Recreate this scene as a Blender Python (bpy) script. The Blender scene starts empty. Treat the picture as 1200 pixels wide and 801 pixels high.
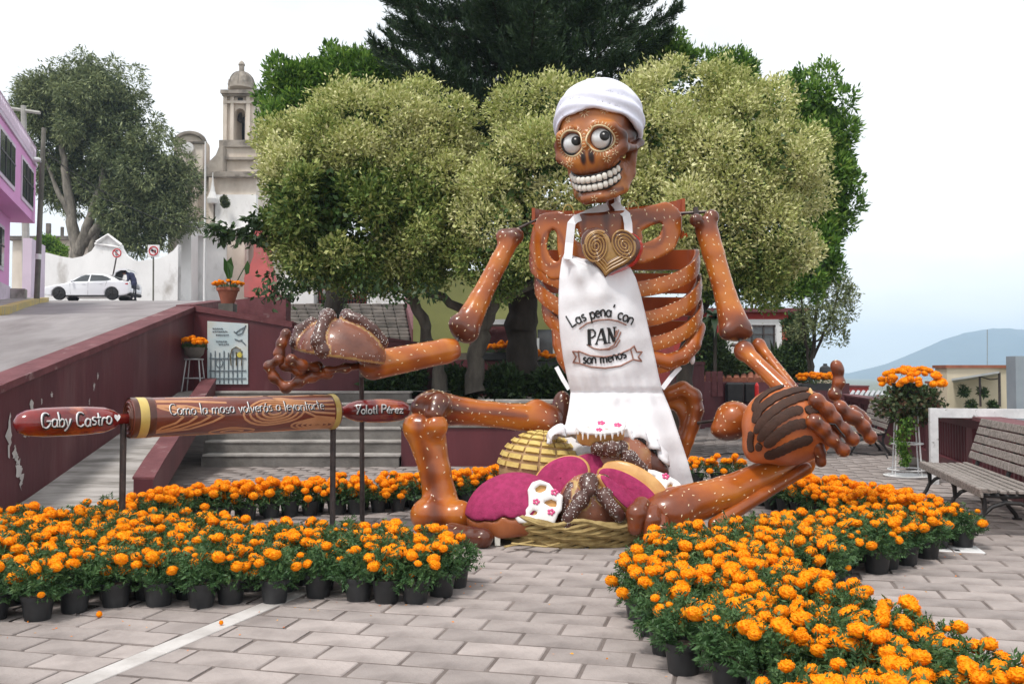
import bpy, math, random
import numpy as np
from mathutils import Vector, Matrix
from mathutils.bvhtree import BVHTree

RNG = np.random.default_rng(7)
random.seed(7)
S = bpy.context.scene
COL = S.collection
PI = math.pi
R = math.radians

# ------------------------------------------------------------------ camera
F, CX, CY, CAMH = 1080.0, 600.0, 400.5, 1.6
TH = math.atan(37.5 / F)
cam = bpy.data.cameras.new('camera')
cam.sensor_width = 36.0
cam.lens = F / 1200 * 36.0
cam.clip_start = 0.05
cam.clip_end = 9000
camo = bpy.data.objects.new('camera', cam)
COL.objects.link(camo)
camo.location = (0, 0, CAMH)
camo.rotation_euler = (PI / 2 + TH, 0, 0)
S.camera = camo

# ------------------------------------------------------------------ sky and sun
SUN_EL, SUN_AZ = 62.0, 215.0          # azimuth clockwise from +Y
w = bpy.data.worlds.new('World')
S.world = w
w.use_nodes = True
nt = w.node_tree
nt.nodes.clear()
out = nt.nodes.new('ShaderNodeOutputWorld')
bg = nt.nodes.new('ShaderNodeBackground')
bg.inputs['Strength'].default_value = 0.12
sky = nt.nodes.new('ShaderNodeTexSky')
sky.sky_type = 'NISHITA'
sky.sun_disc = False
sky.sun_elevation = R(SUN_EL)
sky.sun_rotation = R(SUN_AZ)
sky.air_density = 1.0
sky.dust_density = 2.0
tc = nt.nodes.new('ShaderNodeTexCoord')
mp = nt.nodes.new('ShaderNodeMapping')
mp.inputs['Scale'].default_value = (1.0, 1.0, 3.2)
nz = nt.nodes.new('ShaderNodeTexNoise')
nz.inputs['Scale'].default_value = 2.3
nz.inputs['Detail'].default_value = 6
nz.inputs['Roughness'].default_value = 0.55
rp = nt.nodes.new('ShaderNodeValToRGB')
rp.color_ramp.elements[0].position = 0.30
rp.color_ramp.elements[0].color = (0.92, 0.92, 0.92, 1)
rp.color_ramp.elements[1].position = 0.52
rp.color_ramp.elements[1].color = (0.98, 0.98, 0.98, 1)
mx = nt.nodes.new('ShaderNodeMix')
mx.data_type = 'RGBA'
nz2 = nt.nodes.new('ShaderNodeTexNoise')
nz2.inputs['Scale'].default_value = 1.7
nz2.inputs['Detail'].default_value = 5
nz2.inputs['Roughness'].default_value = 0.5
CLOUD = nt.nodes.new('ShaderNodeValToRGB')
CLOUD.color_ramp.elements[0].position = 0.36
CLOUD.color_ramp.elements[0].color = (3.95, 4.15, 4.35, 1)
CLOUD.color_ramp.elements[1].position = 0.60
CLOUD.color_ramp.elements[1].color = (6.0, 6.05, 6.1, 1)
nt.links.new(mp.outputs[0], nz2.inputs['Vector'])
nt.links.new(nz2.outputs['Fac'], CLOUD.inputs['Fac'])
nt.links.new(tc.outputs['Generated'], mp.inputs['Vector'])
nt.links.new(mp.outputs[0], nz.inputs['Vector'])
nt.links.new(nz.outputs['Fac'], rp.inputs['Fac'])
nt.links.new(rp.outputs['Color'], mx.inputs[0])
nt.links.new(sky.outputs[0], mx.inputs[6])
nt.links.new(CLOUD.outputs[0], mx.inputs[7])
nt.links.new(mx.outputs[2], bg.inputs['Color'])
nt.links.new(bg.outputs[0], out.inputs[0])
sl = bpy.data.lights.new('sun', 'SUN')
sl.energy = 1.5
sl.angle = R(10)
sl.color = (1.0, 0.96, 0.9)
so = bpy.data.objects.new('sun', sl)
COL.objects.link(so)
so.rotation_euler = (R(90 - SUN_EL), 0, -R(SUN_AZ) + PI)
so.location = (0, 0, 40)
S.view_settings.view_transform = 'Standard'
S.view_settings.look = 'None'
S.view_settings.exposure = 0.92
S.view_settings.gamma = 1.0
try:
    S.cycles.max_bounces = 6
    S.cycles.diffuse_bounces = 3
    S.cycles.glossy_bounces = 2
    S.cycles.volume_bounces = 2
    S.cycles.transparent_max_bounces = 4
    S.cycles.use_denoising = True
except Exception:
    pass

# ------------------------------------------------------------------ coordinates
def at(px, py, Y):
    """World point at camera depth Y metres seen at photo pixel px,py."""
    u = (px - CX) / F
    v = (CY - py) / F
    fw = math.cos(TH) - v * math.sin(TH)
    up = math.sin(TH) + v * math.cos(TH)
    return np.array([u / fw * Y, Y, CAMH + up / fw * Y])

def gnd(px, py, z=0.0):
    v = (CY - py) / F
    fw = math.cos(TH) - v * math.sin(TH)
    up = math.sin(TH) + v * math.cos(TH)
    return at(px, py, (z - CAMH) * fw / up)

def ats(pts, Y=None):
    return np.array([at(p[0], p[1], p[2] if len(p) > 2 else Y) for p in pts])

GA = math.radians(13.1)                       # the paving grid's yaw
GD = np.array([math.sin(GA), math.cos(GA), 0])    # along the depth of the plaza
GL = np.array([math.cos(GA), -math.sin(GA), 0])   # across it

def grid(a, b, z=0.0):
    """a metres across, b metres along the paving grid from under the camera."""
    return GL * a + GD * b + np.array([0, 0, z])

# ------------------------------------------------------------------ mesh collection
def nrm(v):
    v = np.asarray(v, float)
    n = np.linalg.norm(v, axis=-1, keepdims=True)
    return v / np.maximum(n, 1e-9)

class MB:
    def __init__(self):
        self.v, self.f, self.m, self.n = [], [], [], 0
        self.att = []
    def add(self, V, Fs, mi=0, a=0.0):
        V = np.asarray(V, float).reshape(-1, 3)
        o = self.n
        self.v.append(V)
        self.n += len(V)
        for q in Fs:
            self.f.append([int(i) + o for i in q])
        self.m += [mi] * len(Fs)
        self.att.append(np.full(len(V), a) if np.isscalar(a) else np.asarray(a, float))
        return self
    def box(self, lo, hi, mi=0, frame=None, taper=None):
        x0, y0, z0 = lo
        x1, y1, z1 = hi
        V = np.array([[x0,y0,z0],[x1,y0,z0],[x1,y1,z0],[x0,y1,z0],[x0,y0,z1],[x1,y0,z1],[x1,y1,z1],[x0,y1,z1]], float)
        if frame is not None:
            o, ax, ay, az = [np.asarray(q, float) for q in frame]
            V = o + V[:, :1] * ax + V[:, 1:2] * ay + V[:, 2:] * az
        return self.add(V, [(0,3,2,1),(4,5,6,7),(0,1,5,4),(1,2,6,5),(2,3,7,6),(3,0,4,7)], mi)
    def bevbox(self, c, s, b=0.01, mi=0, frame=None):
        """box with chamfered edges, centre c, full size s"""
        h = np.array(s, float) / 2
        b = min(b, h.min() * 0.9)
        V, idx = [], {}
        for sx in (-1, 1):
            for sy in (-1, 1):
                for sz in (-1, 1):
                    sg = np.array([sx, sy, sz])
                    for k in range(3):
                        p = sg * (h - b)
                        p[k] = sg[k] * h[k]
                        idx[(sx, sy, sz, k)] = len(V)
                        V.append(p)
        fs = []
        for k in range(3):
            i, j = [(1, 2), (2, 0), (0, 1)][k]
            for sg in (-1, 1):
                q = []
                for a_, b_ in ((-1,-1),(1,-1),(1,1),(-1,1)):
                    t = [0, 0, 0]; t[k] = sg; t[i] = a_; t[j] = b_
                    q.append(idx[(t[0], t[1], t[2], k)])
                fs.append(q if sg > 0 else q[::-1])
        for k in range(3):
            i, j = (k + 1) % 3, (k + 2) % 3
            for si in (-1, 1):
                for sj in (-1, 1):
                    t0 = [0,0,0]; t0[k] = -1; t0[i] = si; t0[j] = sj
                    t1 = list(t0); t1[k] = 1
                    fs.append([idx[(*t0, i)], idx[(*t1, i)], idx[(*t1, j)], idx[(*t0, j)]])
        for sx in (-1, 1):
            for sy in (-1, 1):
                for sz in (-1, 1):
                    fs.append([idx[(sx, sy, sz, k)] for k in range(3)])
        V = np.array(V) + np.array(c, float)
        if frame is not None:
            o, ax, ay, az = [np.asarray(q, float) for q in frame]
            V = o + V[:, :1] * ax + V[:, 1:2] * ay + V[:, 2:] * az
        return self.add(V, fs, mi)
    def tube(self, P, r, n=8, mi=0, cap=True, flat=None, a=0.0):
        P = np.asarray(P, float)
        m = len(P)
        r = np.full(m, r, float) if np.isscalar(r) else np.asarray(r, float)
        T = nrm(np.gradient(P, axis=0))
        up = np.array([0, 0, 1.0]) if abs(T[0][2]) < 0.9 else np.array([1.0, 0, 0])
        V = []
        N = None
        for i in range(m):
            if N is None:
                N = nrm(np.cross(T[i], up))
            else:
                N = nrm(N - T[i] * np.dot(N, T[i]))
            B = np.cross(T[i], N)
            for k in range(n):
                an = 2 * PI * k / n
                V.append(P[i] + r[i] * (math.cos(an) * N + math.sin(an) * B * (flat or 1.0)))
        fs = []
        for i in range(m - 1):
            for k in range(n):
                k2 = (k + 1) % n
                fs.append((i*n+k, i*n+k2, (i+1)*n+k2, (i+1)*n+k))
        if cap:
            fs.append(tuple(range(n))[::-1])
            fs.append(tuple((m-1)*n + k for k in range(n)))
        return self.add(V, fs, mi, a)
    def lathe(self, prof, c=(0,0,0), n=20, mi=0, axis=None, cap=True):
        V = []
        c = np.asarray(c, float)
        if axis is None:
            ax, ay, az = np.eye(3)
        else:
            az = nrm(axis)
            ax = nrm(np.cross(az, [0.0, 0.3, 1.0] if abs(az[2]) < .8 else [1.0, 0, 0]))
            ay = np.cross(az, ax)
        for (r_, z_) in prof:
            for k in range(n):
                an = 2*PI*k/n
                V.append(c + ax*r_*math.cos(an) + ay*r_*math.sin(an) + az*z_)
        fs = []
        m = len(prof)
        for i in range(m-1):
            for k in range(n):
                k2 = (k+1) % n
                fs.append((i*n+k, i*n+k2, (i+1)*n+k2, (i+1)*n+k))
        if cap:
            fs.append(tuple(range(n))[::-1])
            fs.append(tuple((m-1)*n+k for k in range(n)))
        return self.add(V, fs, mi)
    def prism(self, poly, o, ax, ay, az, d, mi=0):
        """polygon (2d) extruded by d along az from plane at o"""
        o, ax, ay, az = [np.asarray(q, float) for q in (o, ax, ay, az)]
        n = len(poly)
        a = [o + ax*p[0] + ay*p[1] for p in poly]
        b = [q + az*d for q in a]
        fs = [tuple(range(n)), tuple(range(n, 2*n))[::-1]]
        for k in range(n):
            k2 = (k+1) % n
            fs.append((k, k+n, k2+n, k2))
        return self.add(a+b, fs, mi)
    def ell(self, c, r, n=12, m=8, mi=0, rot=None, a=0.0):
        V, fs = [], []
        for i in range(m+1):
            t = PI*i/m
            for k in range(n):
                p = 2*PI*k/n
                V.append((math.sin(t)*math.cos(p), math.sin(t)*math.sin(p), math.cos(t)))
        V = np.array(V)*np.array(r, float)
        if rot is not None:
            V = V @ np.array(rot).T
        for i in range(m):
            for k in range(n):
                k2 = (k+1) % n
                fs.append((i*n+k, (i+1)*n+k, (i+1)*n+k2, i*n+k2))
        return self.add(V + np.asarray(c, float), fs, mi, a)

def mesh_np(name, V, Q, tint=None, face_tint=None):
    """fast mesh from arrays; Q (M,k)"""
    V = np.asarray(V, np.float32)
    Q = np.asarray(Q, np.int32)
    k = Q.shape[1]
    me = bpy.data.meshes.new(name)
    me.vertices.add(len(V))
    me.vertices.foreach_set('co', V.ravel())
    me.loops.add(Q.size)
    me.loops.foreach_set('vertex_index', Q.ravel())
    me.polygons.add(len(Q))
    me.polygons.foreach_set('loop_start', np.arange(0, Q.size, k, dtype=np.int32))
    try:
        me.polygons.foreach_set('loop_total', np.full(len(Q), k, dtype=np.int32))
    except Exception:
        pass
    if tint is not None:
        a = me.attributes.new('tint', 'FLOAT', 'POINT')
        a.data.foreach_set('value', np.asarray(tint, np.float32))
    if face_tint is not None:
        a = me.attributes.new('tint', 'FLOAT', 'FACE')
        a.data.foreach_set('value', np.asarray(face_tint, np.float32))
    me.update()
    me.validate()
    return me

def smooth_mesh(me, ang=40):
    me.polygons.foreach_set('use_smooth', [True]*len(me.polygons))
    if ang is not None and ang < 179:
        try:
            me.set_sharp_from_angle(angle=R(ang))
        except Exception:
            pass

def wloc(o):
    p = np.zeros(3)
    while o is not None:
        p += np.array(o.location)
        o = o.parent
    return p

def setp(o, label=None, cat=None, group=None, kind=None):
    if label: o['label'] = label
    if cat: o['category'] = cat
    if group: o['group'] = group
    if kind: o['kind'] = kind
    return o

def link(name, me, mats, parent=None, loc=None):
    o = bpy.data.objects.new(name, me)
    COL.objects.link(o)
    if not isinstance(mats, (list, tuple)):
        mats = [mats]
    if me is not None and not len(me.materials):
        for m_ in mats:
            me.materials.append(m_)
    if parent is not None:
        o.parent = parent
    return o

def part(name, mb, mats, parent=None, base=None, smooth=None, label=None, kind=None):
    """one mesh object from an MB in world coordinates, origin at parent's base or at `base`"""
    V = np.concatenate(mb.v)
    off = wloc(parent) if parent is not None else (np.zeros(3) if base is None else np.asarray(base, float))
    me = bpy.data.meshes.new(name)
    me.from_pydata((V - off).tolist(), [], mb.f)
    if len(set(mb.m)) > 1:
        me.polygons.foreach_set('material_index', mb.m)
    A = np.concatenate(mb.att)
    if A.any():
        a = me.attributes.new('tint', 'FLOAT', 'POINT')
        a.data.foreach_set('value', A.astype(np.float32))
    if smooth:
        smooth_mesh(me, smooth)
    me.update()
    o = link(name, me, mats, parent)
    if parent is None:
        o.location = off
    setp(o, label=label, kind=kind)
    return o

def part_np(name, V, Q, mats, parent=None, base=None, tint=None, face_tint=None, smooth=None, kind=None, label=None):
    off = wloc(parent) if parent is not None else (np.zeros(3) if base is None else np.asarray(base, float))
    me = mesh_np(name, np.asarray(V, float) - off, Q, tint, face_tint)
    if smooth:
        smooth_mesh(me, smooth)
    o = link(name, me, mats, parent)
    if parent is None:
        o.location = off
    setp(o, label=label, kind=kind)
    return o

def thing(name, label, cat, loc=(0, 0, 0), group=None, kind=None):
    o = bpy.data.objects.new(name, None)
    o.empty_display_size = 0.1
    COL.objects.link(o)
    o.location = [float(x) for x in loc]
    return setp(o, label, cat, group, kind)

def copy_tree(root, loc, rz=0.0, sc=1.0, label=None, group=None, kids=None):
    r = root.copy()
    COL.objects.link(r)
    r.location = [float(x) for x in loc]
    r.rotation_euler = (0, 0, rz)
    r.scale = (sc, sc, sc)
    if label: r['label'] = label
    if group: r['group'] = group
    if kids is None:
        kids = KIDS[root.name]
    for ch, sub in kids:
        c = ch.copy()
        COL.objects.link(c)
        c.parent = r
        for g in sub:
            d = g.copy()
            COL.objects.link(d)
            d.parent = c
    return r
KIDS = {}
def remember(root):
    KIDS[root.name] = [(c, list(c.children)) for c in root.children]
    return root

# ------------------------------------------------------------------ implicit surfaces
def vlen(p): return np.sqrt((p*p).sum(-1))
def s_sph(p, c, r): return vlen(p - np.asarray(c, float)) - r
def s_ell(p, c, r, rot=None):
    q = p - np.asarray(c, float)
    if rot is not None: q = q @ rot
    r = np.asarray(r, float)
    k0 = vlen(q/r); k1 = vlen(q/(r*r))
    return k0*(k0-1)/np.maximum(k1, 1e-6)
def s_cap(p, a, b, ra, rb=None):
    a = np.asarray(a, float); b = np.asarray(b, float)
    rb = ra if rb is None else rb
    ab = b - a
    t = np.clip(((p-a) @ ab)/max(ab @ ab, 1e-9), 0, 1)
    return vlen(p - a - t[:, None]*ab) - (ra + (rb-ra)*t)
def s_path(p, pts, rs, k=0.0):
    d = None
    for i in range(len(pts)-1):
        e = s_cap(p, pts[i], pts[i+1], rs[i], rs[i+1])
        d = e if d is None else (np.minimum(d, e) if k <= 0 else smin(d, e, k))
    return d
def smin(a, b, k):
    h = np.clip(0.5+0.5*(b-a)/k, 0, 1)
    return b*(1-h)+a*h - k*h*(1-h)
def smax(a, b, k): return -smin(-a, -b, k)

def snet(f, lo, hi, h):
    """surface nets of f<0 -> verts, quads"""
    lo = np.asarray(lo, float); hi = np.asarray(hi, float)
    n = np.maximum(np.ceil((hi-lo)/h).astype(int)+1, 4)
    ax = [lo[i]+h*np.arange(n[i]) for i in range(3)]
    G = np.stack(np.meshgrid(*ax, indexing='ij'), -1).reshape(-1, 3)
    V = f(G).reshape(n)
    V[0], V[-1], V[:, 0], V[:, -1], V[:, :, 0], V[:, :, -1] = 1, 1, 1, 1, 1, 1
    ins = V < 0
    cs = [(i, j, k) for i in (0, 1) for j in (0, 1) for k in (0, 1)]
    sl = lambda A, c: A[c[0]:A.shape[0]-1+c[0], c[1]:A.shape[1]-1+c[1], c[2]:A.shape[2]-1+c[2]]
    cnt = sum(sl(ins, c).astype(int) for c in cs)
    act = (cnt > 0) & (cnt < 8)
    I = np.argwhere(act)
    vid = -np.ones(act.shape, int)
    vid[act] = np.arange(len(I))
    acc = np.zeros((len(I), 3)); num = np.zeros(len(I))
    for a in cs:
        for d in range(3):
            if a[d] == 0:
                b = list(a); b[d] = 1
                va = V[I[:,0]+a[0], I[:,1]+a[1], I[:,2]+a[2]]
                vb = V[I[:,0]+b[0], I[:,1]+b[1], I[:,2]+b[2]]
                m = (va < 0) != (vb < 0)
                t = np.where(m, va/np.where(m, va-vb, 1), 0)
                p = np.array(a, float)[None] + t[:, None]*(np.array(b)-np.array(a))[None]
                acc += np.where(m[:, None], p, 0); num += m
    P = lo + h*(I + acc/np.maximum(num, 1)[:, None])
    quads = []
    for d in range(3):
        u, v = (d+1) % 3, (d+2) % 3
        A = np.take(ins, range(0, n[d]-1), axis=d)
        B = np.take(ins, range(1, n[d]), axis=d)
        E = np.argwhere(A != B)
        E = E[(E[:, u] > 0) & (E[:, v] > 0) & (E[:, u] < n[u]-1) & (E[:, v] < n[v]-1)]
        def idx(du, dv):
            q = E.copy(); q[:, u] -= du; q[:, v] -= dv
            return vid[q[:, 0], q[:, 1], q[:, 2]]
        q = np.stack([idx(1, 1), idx(0, 1), idx(0, 0), idx(1, 0)], 1)
        s = ins[E[:, 0], E[:, 1], E[:, 2]]
        q[~s] = q[~s][:, ::-1]
        quads.append(q)
    return P, np.concatenate(quads)

def sdf_part(name, f, lo, hi, h, mats, parent=None, base=None, tint=None, M4=None, label=None):
    """implicit shape meshed in a local frame, M4 = (origin, 3x3 axes as columns)"""
    P, Q = snet(f, lo, hi, h)
    T = tint(P) if tint is not None else None
    if M4 is not None:
        P = M4[0] + P @ np.asarray(M4[1]).T
    o = part_np(name, P, Q, mats, parent, base, tint=T, smooth=180, label=label)
    return o, P, Q

def frame_from(p0, p1, up=(0, 0, 1)):
    """columns x along p0->p1"""
    x = nrm(np.asarray(p1, float)-np.asarray(p0, float))
    y = nrm(np.cross(np.asarray(up, float), x))
    z = np.cross(x, y)
    return np.stack([x, y, z], 1)

def rot_xyz(rx, ry, rz):
    return np.array(Matrix.Rotation(rz, 3, 'Z') @ Matrix.Rotation(ry, 3, 'Y') @ Matrix.Rotation(rx, 3, 'X'))

def scatter_on(P, Q, n, rng, keep=None):
    tri = np.concatenate([Q[:, [0, 1, 2]], Q[:, [0, 2, 3]]])
    a, b, c = P[tri[:, 0]], P[tri[:, 1]], P[tri[:, 2]]
    N = np.cross(b-a, c-a)
    A = vlen(N)
    if keep is not None:
        A = A*keep((a+b+c)/3)
    i = rng.choice(len(tri), n, p=A/A.sum())
    u, v = rng.random((2, n))
    s = u+v > 1
    u[s], v[s] = 1-u[s], 1-v[s]
    return a[i]+u[:, None]*(b-a)[i]+v[:, None]*(c-a)[i], nrm(N[i])

def seeds(name, P, Q, n, parent, mat, L=0.022, W=0.009, keep=None, along=None, spread=1.0, seed=1, mind=0.0):
    rng = np.random.default_rng(seed)
    C, N = scatter_on(P, Q, n*(3 if mind else 1), rng, keep)
    if mind:
        ok = []
        for i in range(len(C)):
            if not ok or (((C[ok]-C[i])**2).sum(1).min() > mind*mind):
                ok.append(i)
            if len(ok) >= n: break
        C, N = C[ok], N[ok]
    n = len(C)
    r_ = rng.normal(size=(n, 3)) if along is None else np.asarray(along, float)[None] + rng.normal(size=(n, 3))*spread
    T = nrm(r_ - N*(r_*N).sum(1)[:, None])
    B = np.cross(N, T)
    l = L*rng.uniform(.8, 1.2, n)[:, None]
    w_ = W*rng.uniform(.8, 1.2, n)[:, None]
    V = np.stack([C-T*l/2, C+B*w_/2-T*l*.1, C+T*l/2, C-B*w_/2-T*l*.1, C+N*W*.45], 1).reshape(-1, 3)
    o = np.arange(n)[:, None]*5
    Fq = np.concatenate([o+[0, 3, 4], o+[3, 2, 4], o+[2, 1, 4], o+[1, 0, 4]])
    return part_np(name, V, Fq, mat, parent, smooth=180, kind='stuff')

# ------------------------------------------------------------------ foliage
def leaf_quads(P, D, L, W, rng, fold=0.25):
    n = len(P)
    T = nrm(D)
    r_ = rng.normal(size=(n, 3))
    Sd = nrm(np.cross(T, r_))
    N = np.cross(Sd, T)
    L = np.broadcast_to(np.asarray(L, float), (n,))[:, None]
    W = np.broadcast_to(np.asarray(W, float), (n,))[:, None]
    V = np.stack([P, P+T*L*.45+Sd*W*.5+N*W*fold, P+T*L, P+T*L*.45-Sd*W*.5+N*W*fold], 1).reshape(-1, 3)
    Q = np.arange(4*n).reshape(-1, 4)
    return V, Q

def rand_dir(n, rng):
    return nrm(rng.normal(size=(n, 3)))

# ------------------------------------------------------------------ hand lettering, one stroke list per letter
def arc(cx, cy, rx, ry, a0, a1, n=10):
    return [(cx+rx*math.cos(R(a0+(a1-a0)*i/n)), cy+ry*math.sin(R(a0+(a1-a0)*i/n))) for i in range(n+1)]
GL_ = {
 'a': (.56, [arc(.25,.25,.21,.25,60,420,14), [(.45,.5),(.45,.1),(.52,0)]]),
 'b': (.52, [[(.06,1),(.06,0)], arc(.26,.25,.2,.25,160,-160,14)]),
 'c': (.48, [arc(.27,.25,.22,.25,50,310,12)]),
 'e': (.5, [[(.06,.27),(.44,.29)]+arc(.26,.25,.2,.25,10,310,12)]),
 'l': (.24, [[(.1,1),(.1,.08),(.18,0)]]),
 'm': (.8, [[(.06,.5),(.06,0)], [(.06,.3)]+arc(.22,.32,.15,.18,150,0,7)+[(.37,0)], [(.37,.3)]+arc(.54,.32,.16,.18,150,0,7)+[(.7,0)]]),
 'n': (.54, [[(.06,.5),(.06,0)], [(.06,.3)]+arc(.25,.3,.18,.2,150,0,8)+[(.43,0)]]),
 'o': (.52, [arc(.26,.25,.21,.25,90,450,16)]),
 'p': (.52, [[(.06,.5),(.06,-.35)], arc(.27,.25,.2,.25,160,-160,14)]),
 'r': (.4, [[(.06,.5),(.06,0)], [(.06,.28)]+arc(.24,.3,.17,.2,160,40,6)]),
 's': (.42, [arc(.22,.38,.14,.12,40,270,8)+arc(.2,.13,.16,.13,90,-140,9)]),
 't': (.38, [[(.17,.85),(.17,.1),(.28,0)], [(.02,.52),(.34,.54)]]),
 'v': (.48, [[(.03,.5),(.22,0),(.42,.52)]]),
 'y': (.5, [[(.04,.5),(.24,.05)], [(.46,.5),(.2,-.15),(.06,-.32)]]),
 'z': (.46, [[(.05,.48),(.42,.48),(.06,.02),(.45,.03)]]),
 'C': (.72, [arc(.4,.48,.34,.48,45,315,14)]),
 'G': (.8, [arc(.4,.48,.34,.5,45,335,14)+[(.72,.42),(.45,.42)]]),
 'L': (.55, [[(.1,1),(.06,.02),(.5,.06)]]),
 'P': (.6, [[(.1,1),(.06,0)], [(.02,.98)]+arc(.28,.73,.26,.26,80,-95,10)+[(.08,.46)]]),
 'A': (.75, [[(.04,0),(.36,1),(.68,0)], [(.16,.36),(.56,.36)]]),
 'N': (.75, [[(.08,0),(.08,1),(.62,0),(.62,1)]]),
 'Y': (.62, [[(.02,1),(.28,.5)], [(.58,1),(.18,-.05)]]),
 'E': (.6, [[(.5,1),(.08,1),(.08,0),(.52,0)], [(.08,.52),(.42,.52)]]),
 "'": (.2, [[(.12,1.0),(.06,.78)]]),
 ' ': (.36, []),
 'á': (.56, [arc(.25,.25,.21,.25,60,420,14), [(.45,.5),(.45,.1),(.52,0)], [(.22,.62),(.34,.78)]]),
 'é': (.5, [[(.06,.27),(.44,.29)]+arc(.26,.25,.2,.25,10,310,12), [(.22,.62),(.34,.78)]]),
}
def letter_width(txt): return sum(GL_[c][0] for c in txt)
def lettering(mb, txt, h, fmap, r, wob=0.0, rng=random, mi=0, track=1.0):
    """strokes of txt; fmap(u,v) -> world point; r stroke radius"""
    x = 0
    for ch in txt:
        wd, st = GL_[ch]
        dy = rng.uniform(-wob, wob)
        for s in st:
            pts = []
            for i in range(len(s)):
                pts.append(s[i])
                if i < len(s)-1:
                    L = math.hypot(s[i+1][0]-s[i][0], s[i+1][1]-s[i][1])
                    for k in range(1, int(L/.2)):
                        t = k/int(L/.2)
                        pts.append((s[i][0]*(1-t)+s[i+1][0]*t, s[i][1]*(1-t)+s[i+1][1]*t))
            P = [fmap((x+p[0])*h, (p[1]+dy)*h) for p in pts]
            if len(P) > 1:
                mb.tube(P, r, 5, mi)
        x += wd*track
    return x*h

# ------------------------------------------------------------------ materials
def mat(name, c1, c2=None, sc=3.0, rough=.6, bump=0.0, bsc=None, metal=0.0, coat=0.0, spec=.4, lo=.38, hi=.62,
        tint=None, dirt=None, dsc=1.2, dlo=.55, dhi=.75, stretch=None, rand=0.0, transl=0.0, sheen=0.0, detail=5.0, emit=None, bdist=.02):
    m = bpy.data.materials.new(name)
    m.use_nodes = True
    t = m.node_tree
    N, Lk = t.nodes, t.links
    b = N['Principled BSDF']
    tcn = N.new('ShaderNodeTexCoord')
    vec = tcn.outputs['Object']
    if stretch is not None:
        mpn = N.new('ShaderNodeMapping')
        mpn.inputs['Scale'].default_value = stretch
        Lk.new(vec, mpn.inputs['Vector'])
        vec = mpn.outputs[0]
    def noise(s, d=detail):
        n_ = N.new('ShaderNodeTexNoise')
        n_.inputs['Scale'].default_value = s
        n_.inputs['Detail'].default_value = d
        n_.inputs['Roughness'].default_value = .6
        Lk.new(vec, n_.inputs['Vector'])
        return n_.outputs['Fac']
    def rampf(src, a, z):
        r_ = N.new('ShaderNodeMapRange')
        r_.inputs['From Min'].default_value = a
        r_.inputs['From Max'].default_value = z
        Lk.new(src, r_.inputs['Value'])
        return r_.outputs['Result']
    def mix(fac, a, z):
        x = N.new('ShaderNodeMix')
        x.data_type = 'RGBA'
        Lk.new(fac, x.inputs[0])
        for s_, v_ in ((x.inputs[6], a), (x.inputs[7], z)):
            if isinstance(v_, tuple): s_.default_value = (*v_, 1)
            else: Lk.new(v_, s_)
        return x.outputs[2]
    c2 = c2 or tuple(q*.75 for q in c1)
    col = mix(rampf(noise(sc), lo, hi), c1, c2)
    if tint is not None:
        at_ = N.new('ShaderNodeAttribute')
        at_.attribute_name = 'tint'
        src = at_.outputs['Fac']
        if len(tint) == 1:
            col = mix(src, col, tint[0])
        else:
            cr = N.new('ShaderNodeValToRGB')
            cr.color_ramp.elements.remove(cr.color_ramp.elements[0])
            cr.color_ramp.elements[0].position = 0
            cr.color_ramp.elements[0].color = (*tint[0], 1)
            for i, q in enumerate(tint[1:]):
                e = cr.color_ramp.elements.new((i+1)/(len(tint)-1))
                e.color = (*q, 1)
            ad = N.new('ShaderNodeMath')
            ad.operation = 'MULTIPLY_ADD'
            Lk.new(rampf(noise(sc), .2, .8), ad.inputs[0])
            ad.inputs[1].default_value = lo
            Lk.new(src, ad.inputs[2])
            sb = N.new('ShaderNodeMath')
            sb.operation = 'SUBTRACT'
            Lk.new(ad.outputs[0], sb.inputs[0])
            sb.inputs[1].default_value = lo/2
            Lk.new(sb.outputs[0], cr.inputs['Fac'])
            col = cr.outputs['Color']
    if dirt is not None:
        col = mix(rampf(noise(dsc, 8), dlo, dhi), col, dirt)
    if rand > 0:
        oi = N.new('ShaderNodeObjectInfo')
        hv = N.new('ShaderNodeHueSaturation')
        mr = N.new('ShaderNodeMapRange')
        mr.inputs['To Min'].default_value = 1-rand
        mr.inputs['To Max'].default_value = 1+rand
        Lk.new(oi.outputs['Random'], mr.inputs['Value'])
        Lk.new(mr.outputs[0], hv.inputs['Value'])
        Lk.new(col, hv.inputs['Color'])
        col = hv.outputs['Color']
    Lk.new(col, b.inputs['Base Color'])
    b.inputs['Roughness'].default_value = rough
    b.inputs['Metallic'].default_value = metal
    b.inputs['Specular IOR Level'].default_value = spec
    b.inputs['Coat Weight'].default_value = coat
    b.inputs['Coat Roughness'].default_value = .12
    if sheen: b.inputs['Sheen Weight'].default_value = sheen
    if bump > 0:
        bp = N.new('ShaderNodeBump')
        bp.inputs['Strength'].default_value = bump
        bp.inputs['Distance'].default_value = bdist
        Lk.new(noise(bsc or sc*6, 8), bp.inputs['Height'])
        Lk.new(bp.outputs[0], b.inputs['Normal'])
    if emit is not None:
        b.inputs['Emission Color'].default_value = (*emit, 1)
        b.inputs['Emission Strength'].default_value = 1
    if transl > 0:
        tb = N.new('ShaderNodeBsdfTranslucent')
        Lk.new(col, tb.inputs['Color'])
        ms = N.new('ShaderNodeMixShader')
        ms.inputs[0].default_value = transl
        Lk.new(b.outputs[0], ms.inputs[1])
        Lk.new(tb.outputs[0], ms.inputs[2])
        Lk.new(ms.outputs[0], N['Material Output'].inputs['Surface'])
    return m

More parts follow.
